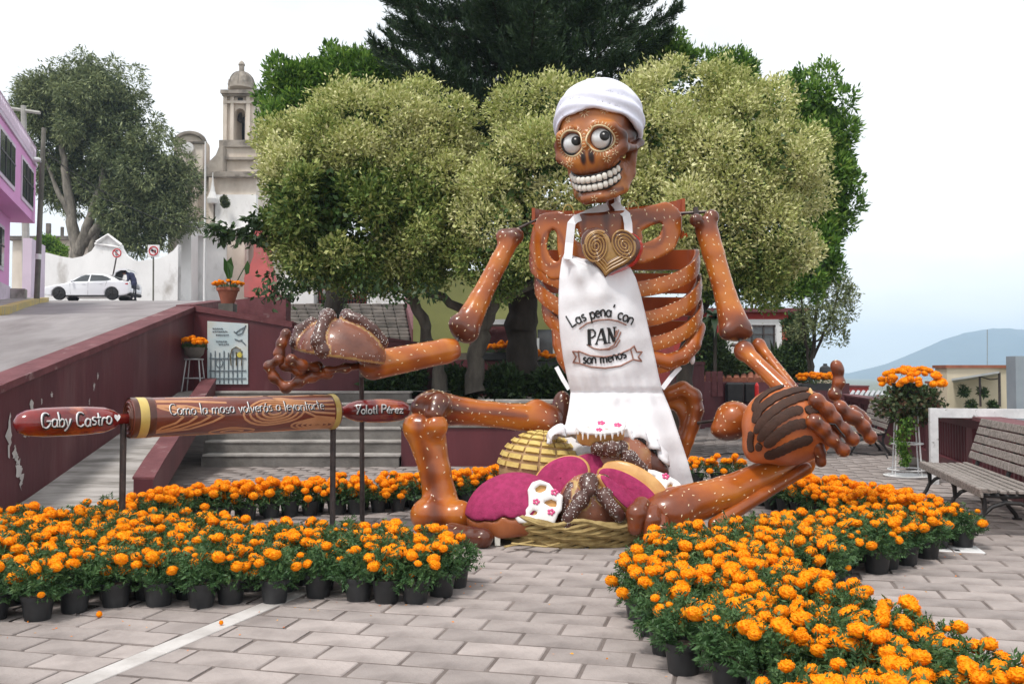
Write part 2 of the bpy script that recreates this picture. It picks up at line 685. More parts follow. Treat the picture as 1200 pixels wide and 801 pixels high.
MT = dict(
 stone=mat('paving stone', (.37,.32,.30), (.285,.245,.23), sc=2.6, rough=.8, bump=.45, bsc=22, dirt=(.15,.125,.115), dsc=2.2, dlo=.52, dhi=.88, rand=.17),
 joint=mat('brown mortar', (.20,.165,.15), (.13,.105,.095), sc=3, rough=.95, bump=.5, bsc=40),
 concrete=mat('pale concrete', (.44,.41,.39), (.25,.23,.21), sc=2.2, stretch=(.5,2.4,1), rough=.85, bump=.4, bsc=25, dirt=(.13,.12,.105), dsc=1.1, dlo=.52, dhi=.78),
 strip=mat('white concrete strip', (.55,.52,.50), (.42,.39,.37), sc=3, rough=.8, bump=.3, bsc=30),
 stepstone=mat('grey step stone', (.20,.185,.17), (.13,.12,.11), sc=2.5, rough=.85, bump=.5, bsc=25, dirt=(.055,.05,.045), dsc=1.4, dlo=.52, dhi=.8),
 stepnose=mat('worn grey step nosing', (.40,.375,.35), (.27,.25,.235), sc=3.5, rough=.85, bump=.4, bsc=30),
 maroon=mat('maroon wall paint', (.118,.027,.034), (.082,.020,.026), sc=1.2, rough=.5, bump=.25, bsc=14, dirt=(.19,.088,.09), dsc=1.6, dlo=.54, dhi=.86, stretch=(1,1,.25)),
 maroon_old=mat('weathered maroon cap', (.165,.052,.058), (.115,.032,.037), sc=3, rough=.7, bump=.4, bsc=25, dirt=(.32,.22,.215), dsc=3.5, dlo=.60, dhi=.75),
 street=mat('grey street surface', (.31,.285,.285), (.235,.215,.215), sc=.9, rough=.85, bump=.6, bsc=6, dirt=(.15,.13,.13), dsc=.8, dlo=.50, dhi=.72, stretch=(1,.35,1)),
 kerb=mat('yellow kerb paint', (.58,.42,.10), (.40,.33,.18), sc=2, rough=.75, bump=.3),
 white_wall=mat('old white limewash', (.86,.85,.84), (.74,.73,.72), sc=.5, rough=.9, bump=.3, bsc=6, dirt=(.40,.37,.34), dsc=.7, dlo=.56, dhi=.74, stretch=(1,1,.6)),
 tan_wall=mat('weathered church stone', (.74,.66,.58), (.56,.48,.40), sc=.5, rough=.9, bump=.4, bsc=5, dirt=(.24,.20,.17), dsc=.55, dlo=.60, dhi=.78, stretch=(1,1,.5)),
 dark_stone=mat('dark mossy stone', (.21,.185,.165), (.10,.09,.08), sc=1.2, rough=.95, bump=.5, bsc=6),
 red_wall=mat('rose red wall', (.52,.12,.11), (.43,.10,.095), sc=.8, rough=.85, dirt=(.35,.16,.14), dsc=.8),
 pink=mat('pink house paint', (.72,.33,.62), (.66,.29,.56), sc=.4, rough=.75),
 pink_pale=mat('pale lilac trim paint', (.66,.56,.66), (.58,.49,.58), sc=.6, rough=.8, dirt=(.35,.30,.33), dsc=.8),
 olive=mat('olive green wall', (.27,.28,.10), (.22,.23,.085), sc=.6, rough=.85),
 red_house=mat('red house paint', (.42,.045,.04), (.34,.04,.035), sc=.6, rough=.8),
 beige=mat('beige wall', (.62,.54,.40), (.54,.47,.35), sc=.6, rough=.85, dirt=(.38,.33,.26), dsc=.5),
 white_paint=mat('chipped white paint', (.74,.74,.75), (.60,.60,.61), sc=6, rough=.6, bump=.2, dirt=(.17,.16,.15), dsc=9, dlo=.60, dhi=.68),
 plain_white=mat('white paint', (.78,.78,.78), (.72,.72,.72), sc=4, rough=.5),
 glass=mat('dark window glass', (.035,.04,.045), (.06,.07,.075), sc=1.2, rough=.08, spec=.8),
 iron=mat('black cast iron', (.022,.022,.024), (.04,.036,.034), sc=8, rough=.45, bump=.2, metal=.3),
 pole_metal=mat('dark steel pole', (.06,.05,.05), (.10,.08,.075), sc=12, rough=.5, metal=.5),
 wood=mat('weathered grey slat wood', (.34,.30,.275), (.17,.145,.13), sc=5, rough=.85, bump=.5, bsc=18, stretch=(.5,6,6), dirt=(.08,.07,.062), dsc=7, dlo=.58, dhi=.75),
 poleconc=mat('grey utility pole', (.17,.16,.135), (.11,.105,.09), sc=2, rough=.9, bump=.3),
 poleconc2=mat('pale concrete pole', (.40,.39,.36), (.32,.31,.29), sc=2, rough=.9, bump=.3),
 pot=mat('black plastic pot', (.020,.021,.023), (.035,.036,.038), sc=6, rough=.42, rand=.3),
 soil=mat('pot soil', (.035,.024,.018), (.06,.042,.03), sc=30, rough=1),
 mleaf=mat('marigold leaf', (.040,.098,.030), (.026,.066,.022), sc=6, rough=.55, tint=[(.030,.078,.028),(.055,.125,.038),(.11,.19,.06)], lo=.2, transl=.18),
 petal=mat('marigold petal', (.90,.30,.008), (.85,.22,.004), sc=30, rough=.65, tint=[(.84,.17,.001),(.97,.315,.002),(1.0,.47,.006)], lo=.16, transl=.15, rand=.05, spec=.2),
 terracotta=mat('terracotta', (.40,.13,.075), (.33,.10,.06), sc=5, rough=.8, bump=.2),
 bark=mat('grey bark', (.13,.115,.095), (.07,.06,.05), sc=5, rough=.95, bump=.7, bsc=22, stretch=(1,1,.3)),
 bark_pale=mat('pale bark', (.26,.235,.20), (.14,.125,.105), sc=5, rough=.95, bump=.6, bsc=20, stretch=(1,1,.3), dirt=(.06,.055,.05), dsc=2),
 bark_dark=mat('dark bark', (.050,.040,.034), (.03,.025,.02), sc=5, rough=.95, bump=.7, bsc=20, stretch=(1,1,.3)),
 varieg=mat('variegated leaf', (.3,.3,.1), None, sc=1.2, rough=.5, tint=[(.028,.075,.014),(.15,.225,.045),(.47,.50,.16),(.80,.77,.43)], lo=.26, transl=.16),
 green=mat('bright green leaf', (.08,.16,.03), None, sc=1.2, rough=.5, tint=[(.03,.085,.012),(.12,.25,.035),(.34,.50,.09)], lo=.2, transl=.3),
 euca=mat('grey green leaf', (.08,.1,.05), None, sc=.25, rough=.55, tint=[(.06,.09,.035),(.165,.205,.085),(.36,.40,.18)], lo=.25, transl=.2),
 needle=mat('dark needle', (.02,.04,.015), None, sc=1.0, rough=.5, tint=[(.018,.040,.016),(.038,.080,.028),(.10,.16,.06)], lo=.2, transl=.1),
 shrub=mat('dark shrub leaf', (.03,.06,.02), None, sc=1.0, rough=.5, tint=[(.018,.04,.012),(.05,.095,.025),(.11,.17,.05)], lo=.2, transl=.2),
 geran=mat('geranium leaf', (.05,.08,.03), None, sc=4.0, rough=.6, tint=[(.03,.055,.018),(.07,.10,.035),(.16,.07,.05)], lo=.2, transl=.2),
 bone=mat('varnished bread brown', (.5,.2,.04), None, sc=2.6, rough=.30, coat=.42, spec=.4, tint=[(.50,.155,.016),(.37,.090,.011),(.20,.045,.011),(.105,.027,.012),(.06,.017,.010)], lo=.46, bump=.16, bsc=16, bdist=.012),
 bone_in=mat('orange inside face', (.44,.085,.012), (.33,.06,.010), sc=3, rough=.4, coat=.2),
 seed=mat('sesame seed', (.86,.74,.52), (.76,.62,.40), sc=20, rough=.5),
 skull=mat('skull bread brown', (.5,.2,.04), None, sc=4, rough=.38, coat=.25, tint=[(.52,.185,.035),(.27,.08,.02),(.13,.035,.012),(.05,.015,.01),(.015,.008,.006)], lo=.28, bump=.06, bsc=14),
 tooth=mat('painted tooth', (.84,.80,.74), (.76,.71,.64), sc=9, rough=.35, coat=.3),
 eye_white=mat('eye white', (.78,.79,.80), (.74,.75,.77), sc=6, rough=.2, coat=.5),
 black=mat('black paint', (.012,.011,.012), (.02,.018,.018), sc=8, rough=.35),
 cream=mat('cream paint', (.80,.66,.42), (.70,.56,.34), sc=10, rough=.5),
 cloth=mat('white apron cloth', (.83,.82,.85), (.77,.76,.79), sc=2.2, rough=.85, bump=.35, bsc=7, sheen=.2, dirt=(.66,.64,.66), dsc=1.6, dlo=.55, dhi=.8),
 scarf=mat('lilac white head scarf', (.76,.76,.87), (.70,.70,.82), sc=2.5, rough=.8, bump=.25, bsc=8, bdist=.03),
 ink=mat('black lettering', (.012,.012,.014), (.02,.02,.02), sc=9, rough=.5),
 ink_brown=mat('brown line print', (.33,.17,.13), (.28,.14,.11), sc=9, rough=.6),
 paint_white=mat('white lettering', (.80,.80,.80), (.70,.70,.72), sc=12, rough=.35),
 palm_dark=mat('glazed pastry brown', (.12,.040,.022), (.07,.022,.014), sc=6, rough=.35, coat=.4),
 palm_gold=mat('golden pastry', (.40,.235,.08), (.28,.145,.042), sc=7, rough=.35, coat=.4),
 redpaint=mat('red gloss paint', (.60,.022,.022), (.50,.018,.02), sc=5, rough=.3, coat=.5),
 pin_red=mat('dark red gloss', (.24,.018,.016), (.14,.012,.012), sc=4, rough=.2, coat=.8, dirt=(.40,.10,.035), dsc=2.6, dlo=.58, dhi=.7),
 gold=mat('gold band paint', (.62,.46,.14), (.52,.37,.10), sc=5, rough=.35, coat=.3),
 magenta=mat('magenta sugar', (.37,.028,.115), (.28,.020,.085), sc=18, rough=.85, bump=.35, bsc=60),
 crust=mat('pale bread crust', (.62,.35,.12), (.50,.24,.075), sc=6, rough=.55, coat=.1),
 crust_brown=mat('brown bread crust', (.36,.11,.035), (.24,.065,.022), sc=5, rough=.4, coat=.3, stretch=(1,1,.4)),
 icing=mat('white icing', (.86,.84,.83), (.80,.78,.77), sc=8, rough=.45, coat=.2, bump=.15, bsc=12),
 yellow=mat('yellow sugar paste', (.66,.50,.17), (.57,.41,.125), sc=9, rough=.75, bump=.3, bsc=40),
 yellow_base=mat('tan bread between', (.40,.255,.13), (.33,.20,.10), sc=7, rough=.75, bump=.3, bsc=40),
 dough=mat('sugared brown bread', (.3,.1,.05), None, sc=5, rough=.4, coat=.35, tint=[(.52,.36,.13),(.30,.11,.06),(.11,.038,.025),(.035,.016,.014)], lo=.25, bump=.25, bsc=30),
 sugar=mat('sugar grain', (.80,.77,.74), (.72,.68,.64), sc=20, rough=.6),
 choc=mat('chocolate stripe', (.060,.026,.016), (.042,.019,.012), sc=9, rough=.75, bump=.4, bsc=50),
 concha=mat('orange concha crust', (.56,.16,.045), (.42,.105,.028), sc=3.5, rough=.4, coat=.3, bump=.15, bsc=25),
 pinkflower=mat('pink sugar flower', (.78,.13,.30), (.70,.10,.26), sc=12, rough=.6),
 straw=mat('straw weave', (.42,.31,.13), (.27,.185,.07), sc=9, rough=.8, bump=.4, bsc=30),
 strap=mat('pale webbing', (.72,.70,.64), (.62,.60,.54), sc=8, rough=.7),
 car=mat('white car paint', (.80,.81,.84), (.78,.79,.82), sc=.5, rough=.18, coat=.8),
 rubber=mat('black rubber', (.016,.016,.017), (.024,.024,.025), sc=6, rough=.7),
 redlamp=mat('red lamp glass', (.45,.012,.02), (.38,.01,.016), sc=4, rough=.15, coat=.6),
 skin=mat('skin', (.40,.22,.15), (.36,.19,.13), sc=6, rough=.6),
 hair=mat('black hair', (.012,.010,.010), (.02,.016,.015), sc=20, rough=.5),
 navy=mat('navy jersey', (.045,.05,.10), (.035,.04,.085), sc=8, rough=.9),
 jeans=mat('dark trousers', (.02,.022,.032), (.03,.032,.045), sc=8, rough=.9),
 sign_red=mat('red sign paint', (.52,.025,.03), (.48,.022,.027), sc=4, rough=.4),
 poster=mat('poster print', (.50,.62,.66), (.68,.72,.72), sc=1.6, rough=.4, dirt=(.60,.56,.40), dsc=1.8),
 poster_ink=mat('poster grey print', (.14,.18,.21), (.20,.24,.27), sc=8, rough=.5),
 poster_tan=mat('poster tan print', (.36,.27,.14), (.28,.21,.11), sc=9, rough=.5),
 poster_yellow=mat('poster yellow print', (.72,.62,.12), (.64,.55,.10), sc=8, rough=.5),
 tile_roof=mat('clay roof tiles', (.33,.12,.07), (.24,.085,.05), sc=4, rough=.9, bump=.3),
 stained=mat('stained church cornice stone', (.42,.37,.32), (.24,.21,.18), sc=.7, rough=.95, bump=.4, bsc=5, dirt=(.10,.09,.08), dsc=.7, dlo=.52, dhi=.72),
 zinc=mat('zinc sheet', (.45,.46,.47), (.35,.36,.37), sc=3, rough=.5, metal=.3),
 earth=mat('planter earth', (.05,.038,.028), (.035,.027,.02), sc=4, rough=1, bump=.6),
 far_ground=mat('far dry land', (.16,.16,.10), (.11,.12,.07), sc=.02, rough=1),
 mountain=mat('haze blue wooded mountain', (.04,.085,.13), (.06,.10,.14), sc=.004, rough=1, bump=.5, bsc=.02, bdist=20),  # blue of the distant haze partly mixed into the base colour
 cable=mat('black cable', (.015,.015,.015), (.02,.02,.02), sc=8, rough=.6),
 bluegrey=mat('blue grey panel', (.30,.34,.38), (.25,.29,.33), sc=1, rough=.6),
 tank=mat('black water tank', (.02,.02,.022), (.03,.03,.032), sc=2, rough=.5),
)
# ================================================================== SETTING
def sheet(name, V, Q, m, label=None, kind='structure', smooth=None):
    o = part_np(name, V, Q, m, smooth=smooth)
    return setp(o, label=label, kind=kind)

def zs(Y):
    return np.interp(Y, [4, 10.7, 14, 18, 24, 30, 37, 49, 60, 130], [.35, 1.36, 1.98, 2.72, 3.15, 3.72, 4.45, 5.50, 5.9, 8.0])

def wall_x(Y):      # foot of the long maroon wall
    return np.interp(Y, [2.5, 10.7, 18.3], [-5.45, -5.9, -6.32])

# --- far ground, reaching the horizon
ring = [0, 60, 200, 600, 1500, 4000]
V, Q = [], []
for i, r_ in enumerate(ring):
    for k in range(48):
        a = 2*PI*k/48
        V.append((r_*math.cos(a), r_*math.sin(a), -5.0 - min(r_, 600)*.012))
for i in range(len(ring)-1):
    for k in range(48):
        k2 = (k+1) % 48
        Q.append((i*48+k, i*48+k2, (i+1)*48+k2, (i+1)*48+k))
sheet('ground', V, Q, MT['far_ground'], 'dry low land stretching to the mountains')

# --- plaza: dark mortar bed, laid stones
plaza = part('plaza', MB().box((-14, -3, -6), (14.5, 34, -.005)), MT['joint'])
setp(plaza, 'plaza paved with grey rectangular stones in running bond', kind='structure')
SL, SW, GAP = .50, .256, .014
BED_L = np.array([gnd(*p)[:2] for p in [(-60,742),(44,729),(140,714),(236,713),(322,707),(373,702),(420,705),(487,706),(520,700),(540,688),(546,672),(430,664),(320,655),(150,640),(-60,640)]])
BED_R = np.array([(.82,5.95),(.90,5.2),(.96,4.8),(1.05,4.2),(1.20,3.35),(2.42,3.35),(2.36,3.9),(2.18,4.4),(2.20,5.0),(1.98,5.7),(2.05,6.4),(2.55,6.95),(3.15,7.6),(3.62,7.9),(3.72,8.4),(3.3,8.75),(2.54,8.45),(1.66,7.95),(.9,7.2)])
def inside(poly, x, y):
    c = False
    n = len(poly)
    for i in range(n):
        x1, y1 = poly[i]; x2, y2 = poly[(i+1) % n]
        if (y1 > y) != (y2 > y) and x < (x2-x1)*(y-y1)/(y2-y1)+x1:
            c = not c
    return c
def edge_dist(poly, x, y):
    d = 9e9
    for i in range(len(poly)):
        a = np.array(poly[i]); b = np.array(poly[(i+1) % len(poly)])
        t = np.clip(((x-a[0])*(b-a)[0]+(y-a[1])*(b-a)[1])/max((b-a)@(b-a), 1e-9), 0, 1)
        q = a+t*(b-a)
        d = min(d, math.hypot(q[0]-x, q[1]-y))
    return d
strip_a, strip_b = gnd(66, 812)[:2], gnd(330, 702)[:2]
strip_d = nrm(strip_b-strip_a)
strip_n = np.array([-strip_d[1], strip_d[0]])
near_st, far_st, cut_st = [], [], []
rs = random.Random(3)
for j in range(14, 128):
    off = (j % 2)*SL*.5 + rs.uniform(-.03, .03)
    for i in range(-44, 34):
        cx = (i+.5)*SL+off
        cy = (j+.5)*SW
        p = grid(cx, cy)
        X, Y = p[0], p[1]
        if Y < 3.6 or Y > 33 or abs(X) > Y*.60+1.0: continue
        if X < np.interp(Y, [0, 10.7, 12.0, 12.6], [-5.75, -5.95, -5.98, -4.7]) : continue
        if Y > 16.0 and X < .9: continue
        if X-.2327*Y > 3.52: continue
        s = (np.array([X, Y])-strip_a) @ strip_n
        if abs(s) < .40 and Y < 9.6:
            cut_st.append((cx, cy)); continue
        hid = (inside(BED_L, X, Y) and edge_dist(BED_L, X, Y) > .22) or (inside(BED_R, X, Y) and edge_dist(BED_R, X, Y) > .22)
        vis = (abs(X) < Y*.57+.1) and Y > 4.62
        (near_st if (vis and not hid) else far_st).append((Y, cx, cy))
near_st.sort()
far_st += near_st[262:]
far_keep = near_st
near_st = near_st[:262]
st_me = []
for k in range(4):
    mb = MB()
    tl = rs.uniform(-.003, .003)
    mb.bevbox((0, 0, -.02), (SL-GAP-.006, SW-GAP-.009, .045), .006)
    V = np.concatenate(mb.v)
    V[:, 2] += V[:, 0]*tl*2
    me = bpy.data.meshes.new('paving_stone')
    me.from_pydata(V.tolist(), [], mb.f)
    me.materials.append(MT['stone'])
    st_me.append(me)
def half_plane(poly, p0, nrm_):
    out_ = []
    for i in range(len(poly)):
        a, b = poly[i], poly[(i+1) % len(poly)]
        da, db = (a-p0) @ nrm_, (b-p0) @ nrm_
        if da >= 0: out_.append(a)
        if (da >= 0) != (db >= 0): out_.append(a+(b-a)*da/(da-db))
    return out_
for cx, cy in cut_st:
    c4 = [grid(cx+sx*(SL-GAP-.008)/2, cy+sy*(SW-GAP-.012)/2)[:2] for sx, sy in ((-1,-1),(1,-1),(1,1),(-1,1))]
    for sg in (1, -1):
        pg = half_plane(c4, strip_a+strip_n*sg*.084, strip_n*sg)
        if len(pg) < 3: continue
        ar = abs(sum(pg[i][0]*pg[(i+1) % len(pg)][1]-pg[(i+1) % len(pg)][0]*pg[i][1] for i in range(len(pg))))/2
        if ar < .004: continue
        zt_ = rs.uniform(-.003, .003)
        mb = MB()
        mb.add([(q[0], q[1], .0025+zt_) for q in pg]+[(q[0], q[1], -.045) for q in pg],
               [tuple(range(len(pg)))]+[(i, i+len(pg), (i+1) % len(pg)+len(pg), (i+1) % len(pg)) for i in range(len(pg))])
        part('paving_stone', mb, MT['stone'], plaza)
near_st = near_st[:300-len(plaza.children)]
off0 = wloc(plaza)
for k, (Y, cx, cy) in enumerate(near_st):
    o = bpy.data.objects.new('paving_stone', st_me[k % 4])
    COL.objects.link(o)
    o.parent = plaza
    o.location = grid(cx, cy, rs.uniform(-.003, .003)) - off0
    o.rotation_euler = (rs.uniform(-.004, .004), rs.uniform(-.004, .004), -GA+rs.uniform(-.008, .008))
    o.scale = (1+rs.uniform(-.012, .006), 1+rs.uniform(-.02, .01), 1)
base = MB().bevbox((0, 0, -.02), (SL-GAP-.006, SW-GAP-.012, .045), .006)
bv, bf = np.concatenate(base.v), [f for f in base.f if len(f) == 4]
Qb = np.array(bf)
Vs, Qs = [], []
for k, (Y, cx, cy) in enumerate(far_st):
    q = bv*np.array([1+rs.uniform(-.012, .006), 1+rs.uniform(-.02, .01), 1])
    a = -GA+rs.uniform(-.006, .006)
    c, s = math.cos(a), math.sin(a)
    q = np.stack([q[:, 0]*c-q[:, 1]*s, q[:, 0]*s+q[:, 1]*c, q[:, 2]+rs.uniform(-.003, .003)], 1)+grid(cx, cy)
    Vs.append(q); Qs.append(Qb+len(bv)*k)
part_np('paving_stones', np.concatenate(Vs), np.concatenate(Qs), MT['stone'], plaza, kind='stuff')
# pale strip across the paving
mb = MB()
L_ = np.linalg.norm(strip_b-strip_a)+.9
nseg = 4
for k in range(nseg):
    a0, a1 = L_*k/nseg, L_*(k+1)/nseg-.008
    c = strip_a+strip_d*(a0+a1)/2
    mb.bevbox((0, 0, 0), (a1-a0, .15, .05), .004, frame=((c[0], c[1], -.021), (*strip_d, 0), (*strip_n, 0), (0, 0, 1)))
part('paving_strip', mb, MT['strip'], plaza)
# pale metal drain cover
dc = thing('drain_cover', 'pale rectangular drain cover set flush in the paving beside the bench', 'drain cover', gnd(1110, 645))
mb = MB()
for i in range(2):
    for j in range(2):
        mb.bevbox((.27*i-.13, .17*j-.09, .002), (.255, .155, .02), .005, frame=(gnd(1112, 643), GL, GD, (0, 0, 1)))
part('cover_plate', mb, MT['plain_white'], dc)
part('lifting_slot', MB().box((-.10, -.03, .013), (-.06, .03, .017), frame=(gnd(1110, 636), GL, GD, (0, 0, 1))), MT['black'], dc)
part('lifting_slot', MB().box((.05, -.03, .013), (.09, .03, .017), frame=(gnd(1112, 646), GL, GD, (0, 0, 1))), MT['black'], dc)

# --- ramp beside the long wall, with low edging wall, then stairs up to the terrace
def ramp_z(Y): return np.interp(Y, [0, 11.0, 17.4, 18.5], [.004, .004, 1.27, 1.27])
def edge_x(Y): return np.interp(Y, [11.4, 12.2, 17.7], [-4.66, -4.83, -5.93])
V, Q = [], []
Ys = np.linspace(10.9, 18.3, 16)
for y in Ys:
    for x in np.linspace(wall_x(y)-.05, edge_x(y)+.02, 7):
        V.append((x, y, ramp_z(y)))
for i in range(15):
    for j in range(6):
        Q.append((i*7+j, i*7+j+1, (i+1)*7+j+1, (i+1)*7+j))
sheet('ramp', V, Q, MT['concrete'], 'worn concrete ramp rising beside the long maroon wall')

def wall(name, label, P0, P1, zb, zt, th, m, side=1, cap=None, capm=None, cat='wall', n=1):
    """straight wall from P0 to P1 (xy) with bottom/top heights at both ends"""
    P0 = np.array(P0, float); P1 = np.array(P1, float)
    d = nrm(P1-P0)
    nn = np.array([-d[1], d[0]])*side
    t = thing(name, label, cat, (*((P0+P1)/2), min(zb)))
    def slab(za, zc, o0, o1, e=0.0):
        V = []
        for P, b, c, s in ((P0-d*e, za[0], zc[0], 0), (P1+d*e, za[1], zc[1], 1)):
            for o in (o0, o1):
                q = P+nn*o
                V += [(q[0], q[1], b), (q[0], q[1], c)]
        return V, [(0,1,5,4), (2,6,7,3), (1,3,7,5), (0,4,6,2), (0,2,3,1), (4,5,7,6)]
    mb = MB()
    mb.add(*slab(zb, zt, 0, th))
    part('wall_face', mb, m, t)
    if cap:
        mb = MB()
        mb.add(*slab([zt[0]+.002, zt[1]+.002], [zt[0]+cap, zt[1]+cap], -.03, th+.03, .02))
        part('coping', mb, capm, t)
    return t
wall('retaining_wall', 'long dark maroon wall with peeling paint holding up the street', (-5.48, 3.4), (-5.9, 10.7), (-.3, -.3), (.30, 1.40), .34, MT['maroon'], 1, .09, MT['maroon_old'])
wl = wall('retaining_wall', 'maroon wall with peeling patches rising beside the concrete ramp', (-5.903, 10.703), (-6.32, 18.3), (-.3, 1.0), (1.40, 2.86), .34, MT['maroon'], 1, .09, MT['maroon_old'])
# peeled paint flakes on the long wall
def on_wall(px, py):
    Yv = 10.0
    for _ in range(30):
        X = at(px, py, Yv)[0]
        Yv += .5*(np.interp(X, [-6.32, -5.9, -5.48], [18.3, 10.7, 3.4])-Yv) if False else 0
    best, by = 9e9, 8.0
    for Yv in np.linspace(5, 18.2, 600):
        e = abs(at(px, py, Yv)[0]-wall_x(Yv))
        if e < best: best, by = e, Yv
    p = at(px, py, by); p[0] = wall_x(by)+.004
    return p
pr = random.Random(5)
mbw = MB()
for px, py, w_, h_ in [(36,476,.06,.22),(30,505,.09,.24),(11,510,.10,.52),(17,530,.06,.20),(22,549,.09,.26),(20,538,.05,.16),(24,560,.07,.30),(60,462,.03,.10),(110,452,.03,.16),(114,440,.03,.12),(104,470,.02,.12),(108,478,.02,.14),(48,470,.02,.10)]:
    c = on_wall(px, py)
    n = 16
    pts = [c+np.array([0, math.cos(2*PI*i/n)*w_*1.1*pr.uniform(.2, 1.1)+.02*math.sin(i*2.3), math.sin(2*PI*i/n)*h_*.48*pr.uniform(.35, 1.15)]) for i in range(n)]
    for q in pts: q[0] = wall_x(q[1])+.006
    mbw.add(pts, [tuple(range(n))])
part('peeled_patch', mbw, MT['strip'], wl, label='pale patches where the maroon paint has flaked off', kind='stuff')

def edge_wall():
    t = thing('edging_wall', 'low sloping maroon edging wall between the ramp and the stairs', 'wall', (-5.3, 15, 0))
    for nm, m_, za, zc, o0, o1 in (('wall_face', MT['maroon'], -.2, .22, 0, .24), ('coping', MT['maroon_old'], .222, .25, -.015, .255)):
        mb = MB()
        V = []
        for y in (11.4, 12.2, 17.72):
            zr = float(ramp_z(y))
            for o in (o0, o1):
                V += [(edge_x(y)+o, y, max(zr+za, -.2) if za < 0 else zr+za), (edge_x(y)+o, y, zr+zc)]
        fs = []
        for i in range(2):
            a, b = i*4, (i+1)*4
            fs += [(a, a+1, b+1, b), (a+2, b+2, b+3, a+3), (a+1, a+3, b+3, b+1), (a, b, b+2, a+2)]
        fs += [(0, 2, 3, 1), (8, 9, 11, 10)]
        mb.add(V, fs)
        part(nm, mb, m_, t)
edge_wall()
stairs = thing('stairs', 'grey stone stairs rising to the terrace behind the rolling pin', 'stairs', (-3.8, 16, 0), kind='structure')
SN, SR, ST = 6, 1.27/6, .33
for k in range(SN):
    mb = MB()
    y0 = 16.0+k*ST
    xl = edge_x(y0)+.235
    mb.box((xl-.02, y0, k*SR-.25), (-1.96, 18.1, (k+1)*SR-.045))
    o = part('step', mb, MT['stepstone'], stairs)
    mb = MB().bevbox(((xl-1.93)/2-.0, y0+.19, (k+1)*SR-.020), (-1.93-xl, .42, .042), .008)
    part('step_nosing', mb, MT['stepnose'], o)
sheet('terrace', [(-6.4,17.9,1.262),(-1.2,17.9,1.262),(-1.2,19.2,1.262),(-6.4,19.2,1.262)], [(0,1,2,3)], MT['concrete'], 'concrete terrace at the top of the stairs')

# --- tree planter: maroon front wall, grey stone upper wall, earth
pl = thing('planter', 'stepped tree planter with maroon front wall and grey stone ledge', 'planter', (0, 16.5, 0))
mb = MB().box((-1.93, 16.1, -.2), (1.75, 16.35, .66))
part('front_wall', mb, MT['maroon'], pl)
mb = MB().box((-1.93, 16.35, -.2), (1.75, 17.0, .60)).bevbox((-.09, 16.22, .69), (3.72, .30, .055), .01)
part('lower_ledge', mb, MT['stepstone'], pl)
mb = MB().box((-1.93, 16.95, .4), (2.9, 17.2, 1.06))
part('upper_wall', mb, MT['dark_stone'], pl)
mb = MB()
for k in range(6):
    mb.bevbox((-1.53+.805*k, 17.06, 1.095), (.79, .34, .07), .012)
part('coping', mb, MT['stepnose'], pl)
mb = MB().box((-1.95, 17.2, .4), (2.9, 24.0, 1.04)).box((2.9, 17.6, .0), (3.2, 24, .9))
part('planter_earth', mb, MT['earth'], pl)

# --- dark maroon walls facing the plaza behind the stairs
dw = wall('maroon_wall', 'dark maroon wall with sloping coping carrying the pale poster', at(223, 458, 18.3)[:2], at(341, 458, 18.3)[:2], (1.0, 1.0), (2.86, 2.52), .3, MT['maroon'], 1, .12, MT['maroon_old'])
dw2 = wall('maroon_wall', 'low dark maroon wall with pale slots behind the bread hand', at(341.6, 458, 18.36)[:2], at(525, 458, 19.0)[:2], (1.0, 1.0), (2.56, 2.10), .3, MT['maroon'], 1, .06, MT['maroon'])
for px, py, h_ in [(312.5,389,.40),(323,391,.42),(332.5,392,.36),(342.5,389,.44)]:
    p = at(px, py, 18.335)
    mb = MB().bevbox(p, (.075, .05, h_), .02)
    part('slot_panel', mb, MT['maroon_old'], dw2 if px > 341 else dw, label='pale vertical slot in the wall')
# poster
po = thing('poster', 'pale blue poster with faint grey print and railings drawn along its bottom', 'poster', at(267, 450, 18.28))
def pp(px, py, d=0.0): return at(px, py, 18.27-d)
mb = MB()
c0, c1, c2_, c3 = pp(243, 376), pp(290.5, 379), pp(290.5, 450), pp(243, 450)
b_ = [q+np.array([0, .02, 0]) for q in (c0, c1, c2_, c3)]
mb.add([c0, c1, c2_, c3]+b_, [(0,1,2,3),(7,6,5,4),(0,4,5,1),(1,5,6,2),(2,6,7,3),(3,7,4,0)])
part('poster_sheet', mb, MT['poster'], po)
mb = MB()
for y0, xa, xb in [(384.6,249,261),(388,249,266),(392,253,268),(399.5,253,266),(403,256,268)]:
    x = xa
    while x < xb:
        wd = pr.uniform(1.0, 2.6)
        mb.tube([pp(x, y0+pr.uniform(-.3,.3), .008), pp(min(x+wd, xb), y0+.2+pr.uniform(-.3,.3), .008)], .011, 4)
        x += wd+.7
for s in ([(274,388),(279,392),(284,390),(288,381)], [(276,390),(281,386),(287,383)], [(275,397),(280,399),(284,398)], [(283,399),(288,404)]):
    mb.tube([pp(x, y, .008) for x, y in s], .012, 4)
for k in range(8):
    x = 247+k*5.2
    mb.tube([pp(x, 413-(2 if k % 2 else 0), .010), pp(x, 449, .010)], .013, 4)
for y in (419.5, 434, 443): mb.tube([pp(245.5, y, .010), pp(288.5, y, .010)], .011, 4)
mb.tube([pp(257+4*math.cos(a/2), 425+5*math.sin(a/2), .010) for a in range(14)], .009, 4)
part('poster_print', mb, MT['poster_ink'], po, kind='stuff')
mb = MB()
ar = [(271,428),(270,416),(272,409),(277,406),(282,409),(284,416),(283,428)]
mb.tube([pp(x, y, .007) for x, y in ar], .045, 4, flat=.15)
mb.tube([pp(277, 412, .007), pp(277, 428, .007)], .04, 4, flat=.15)
part('poster_figure', mb, MT['poster_tan'], po)
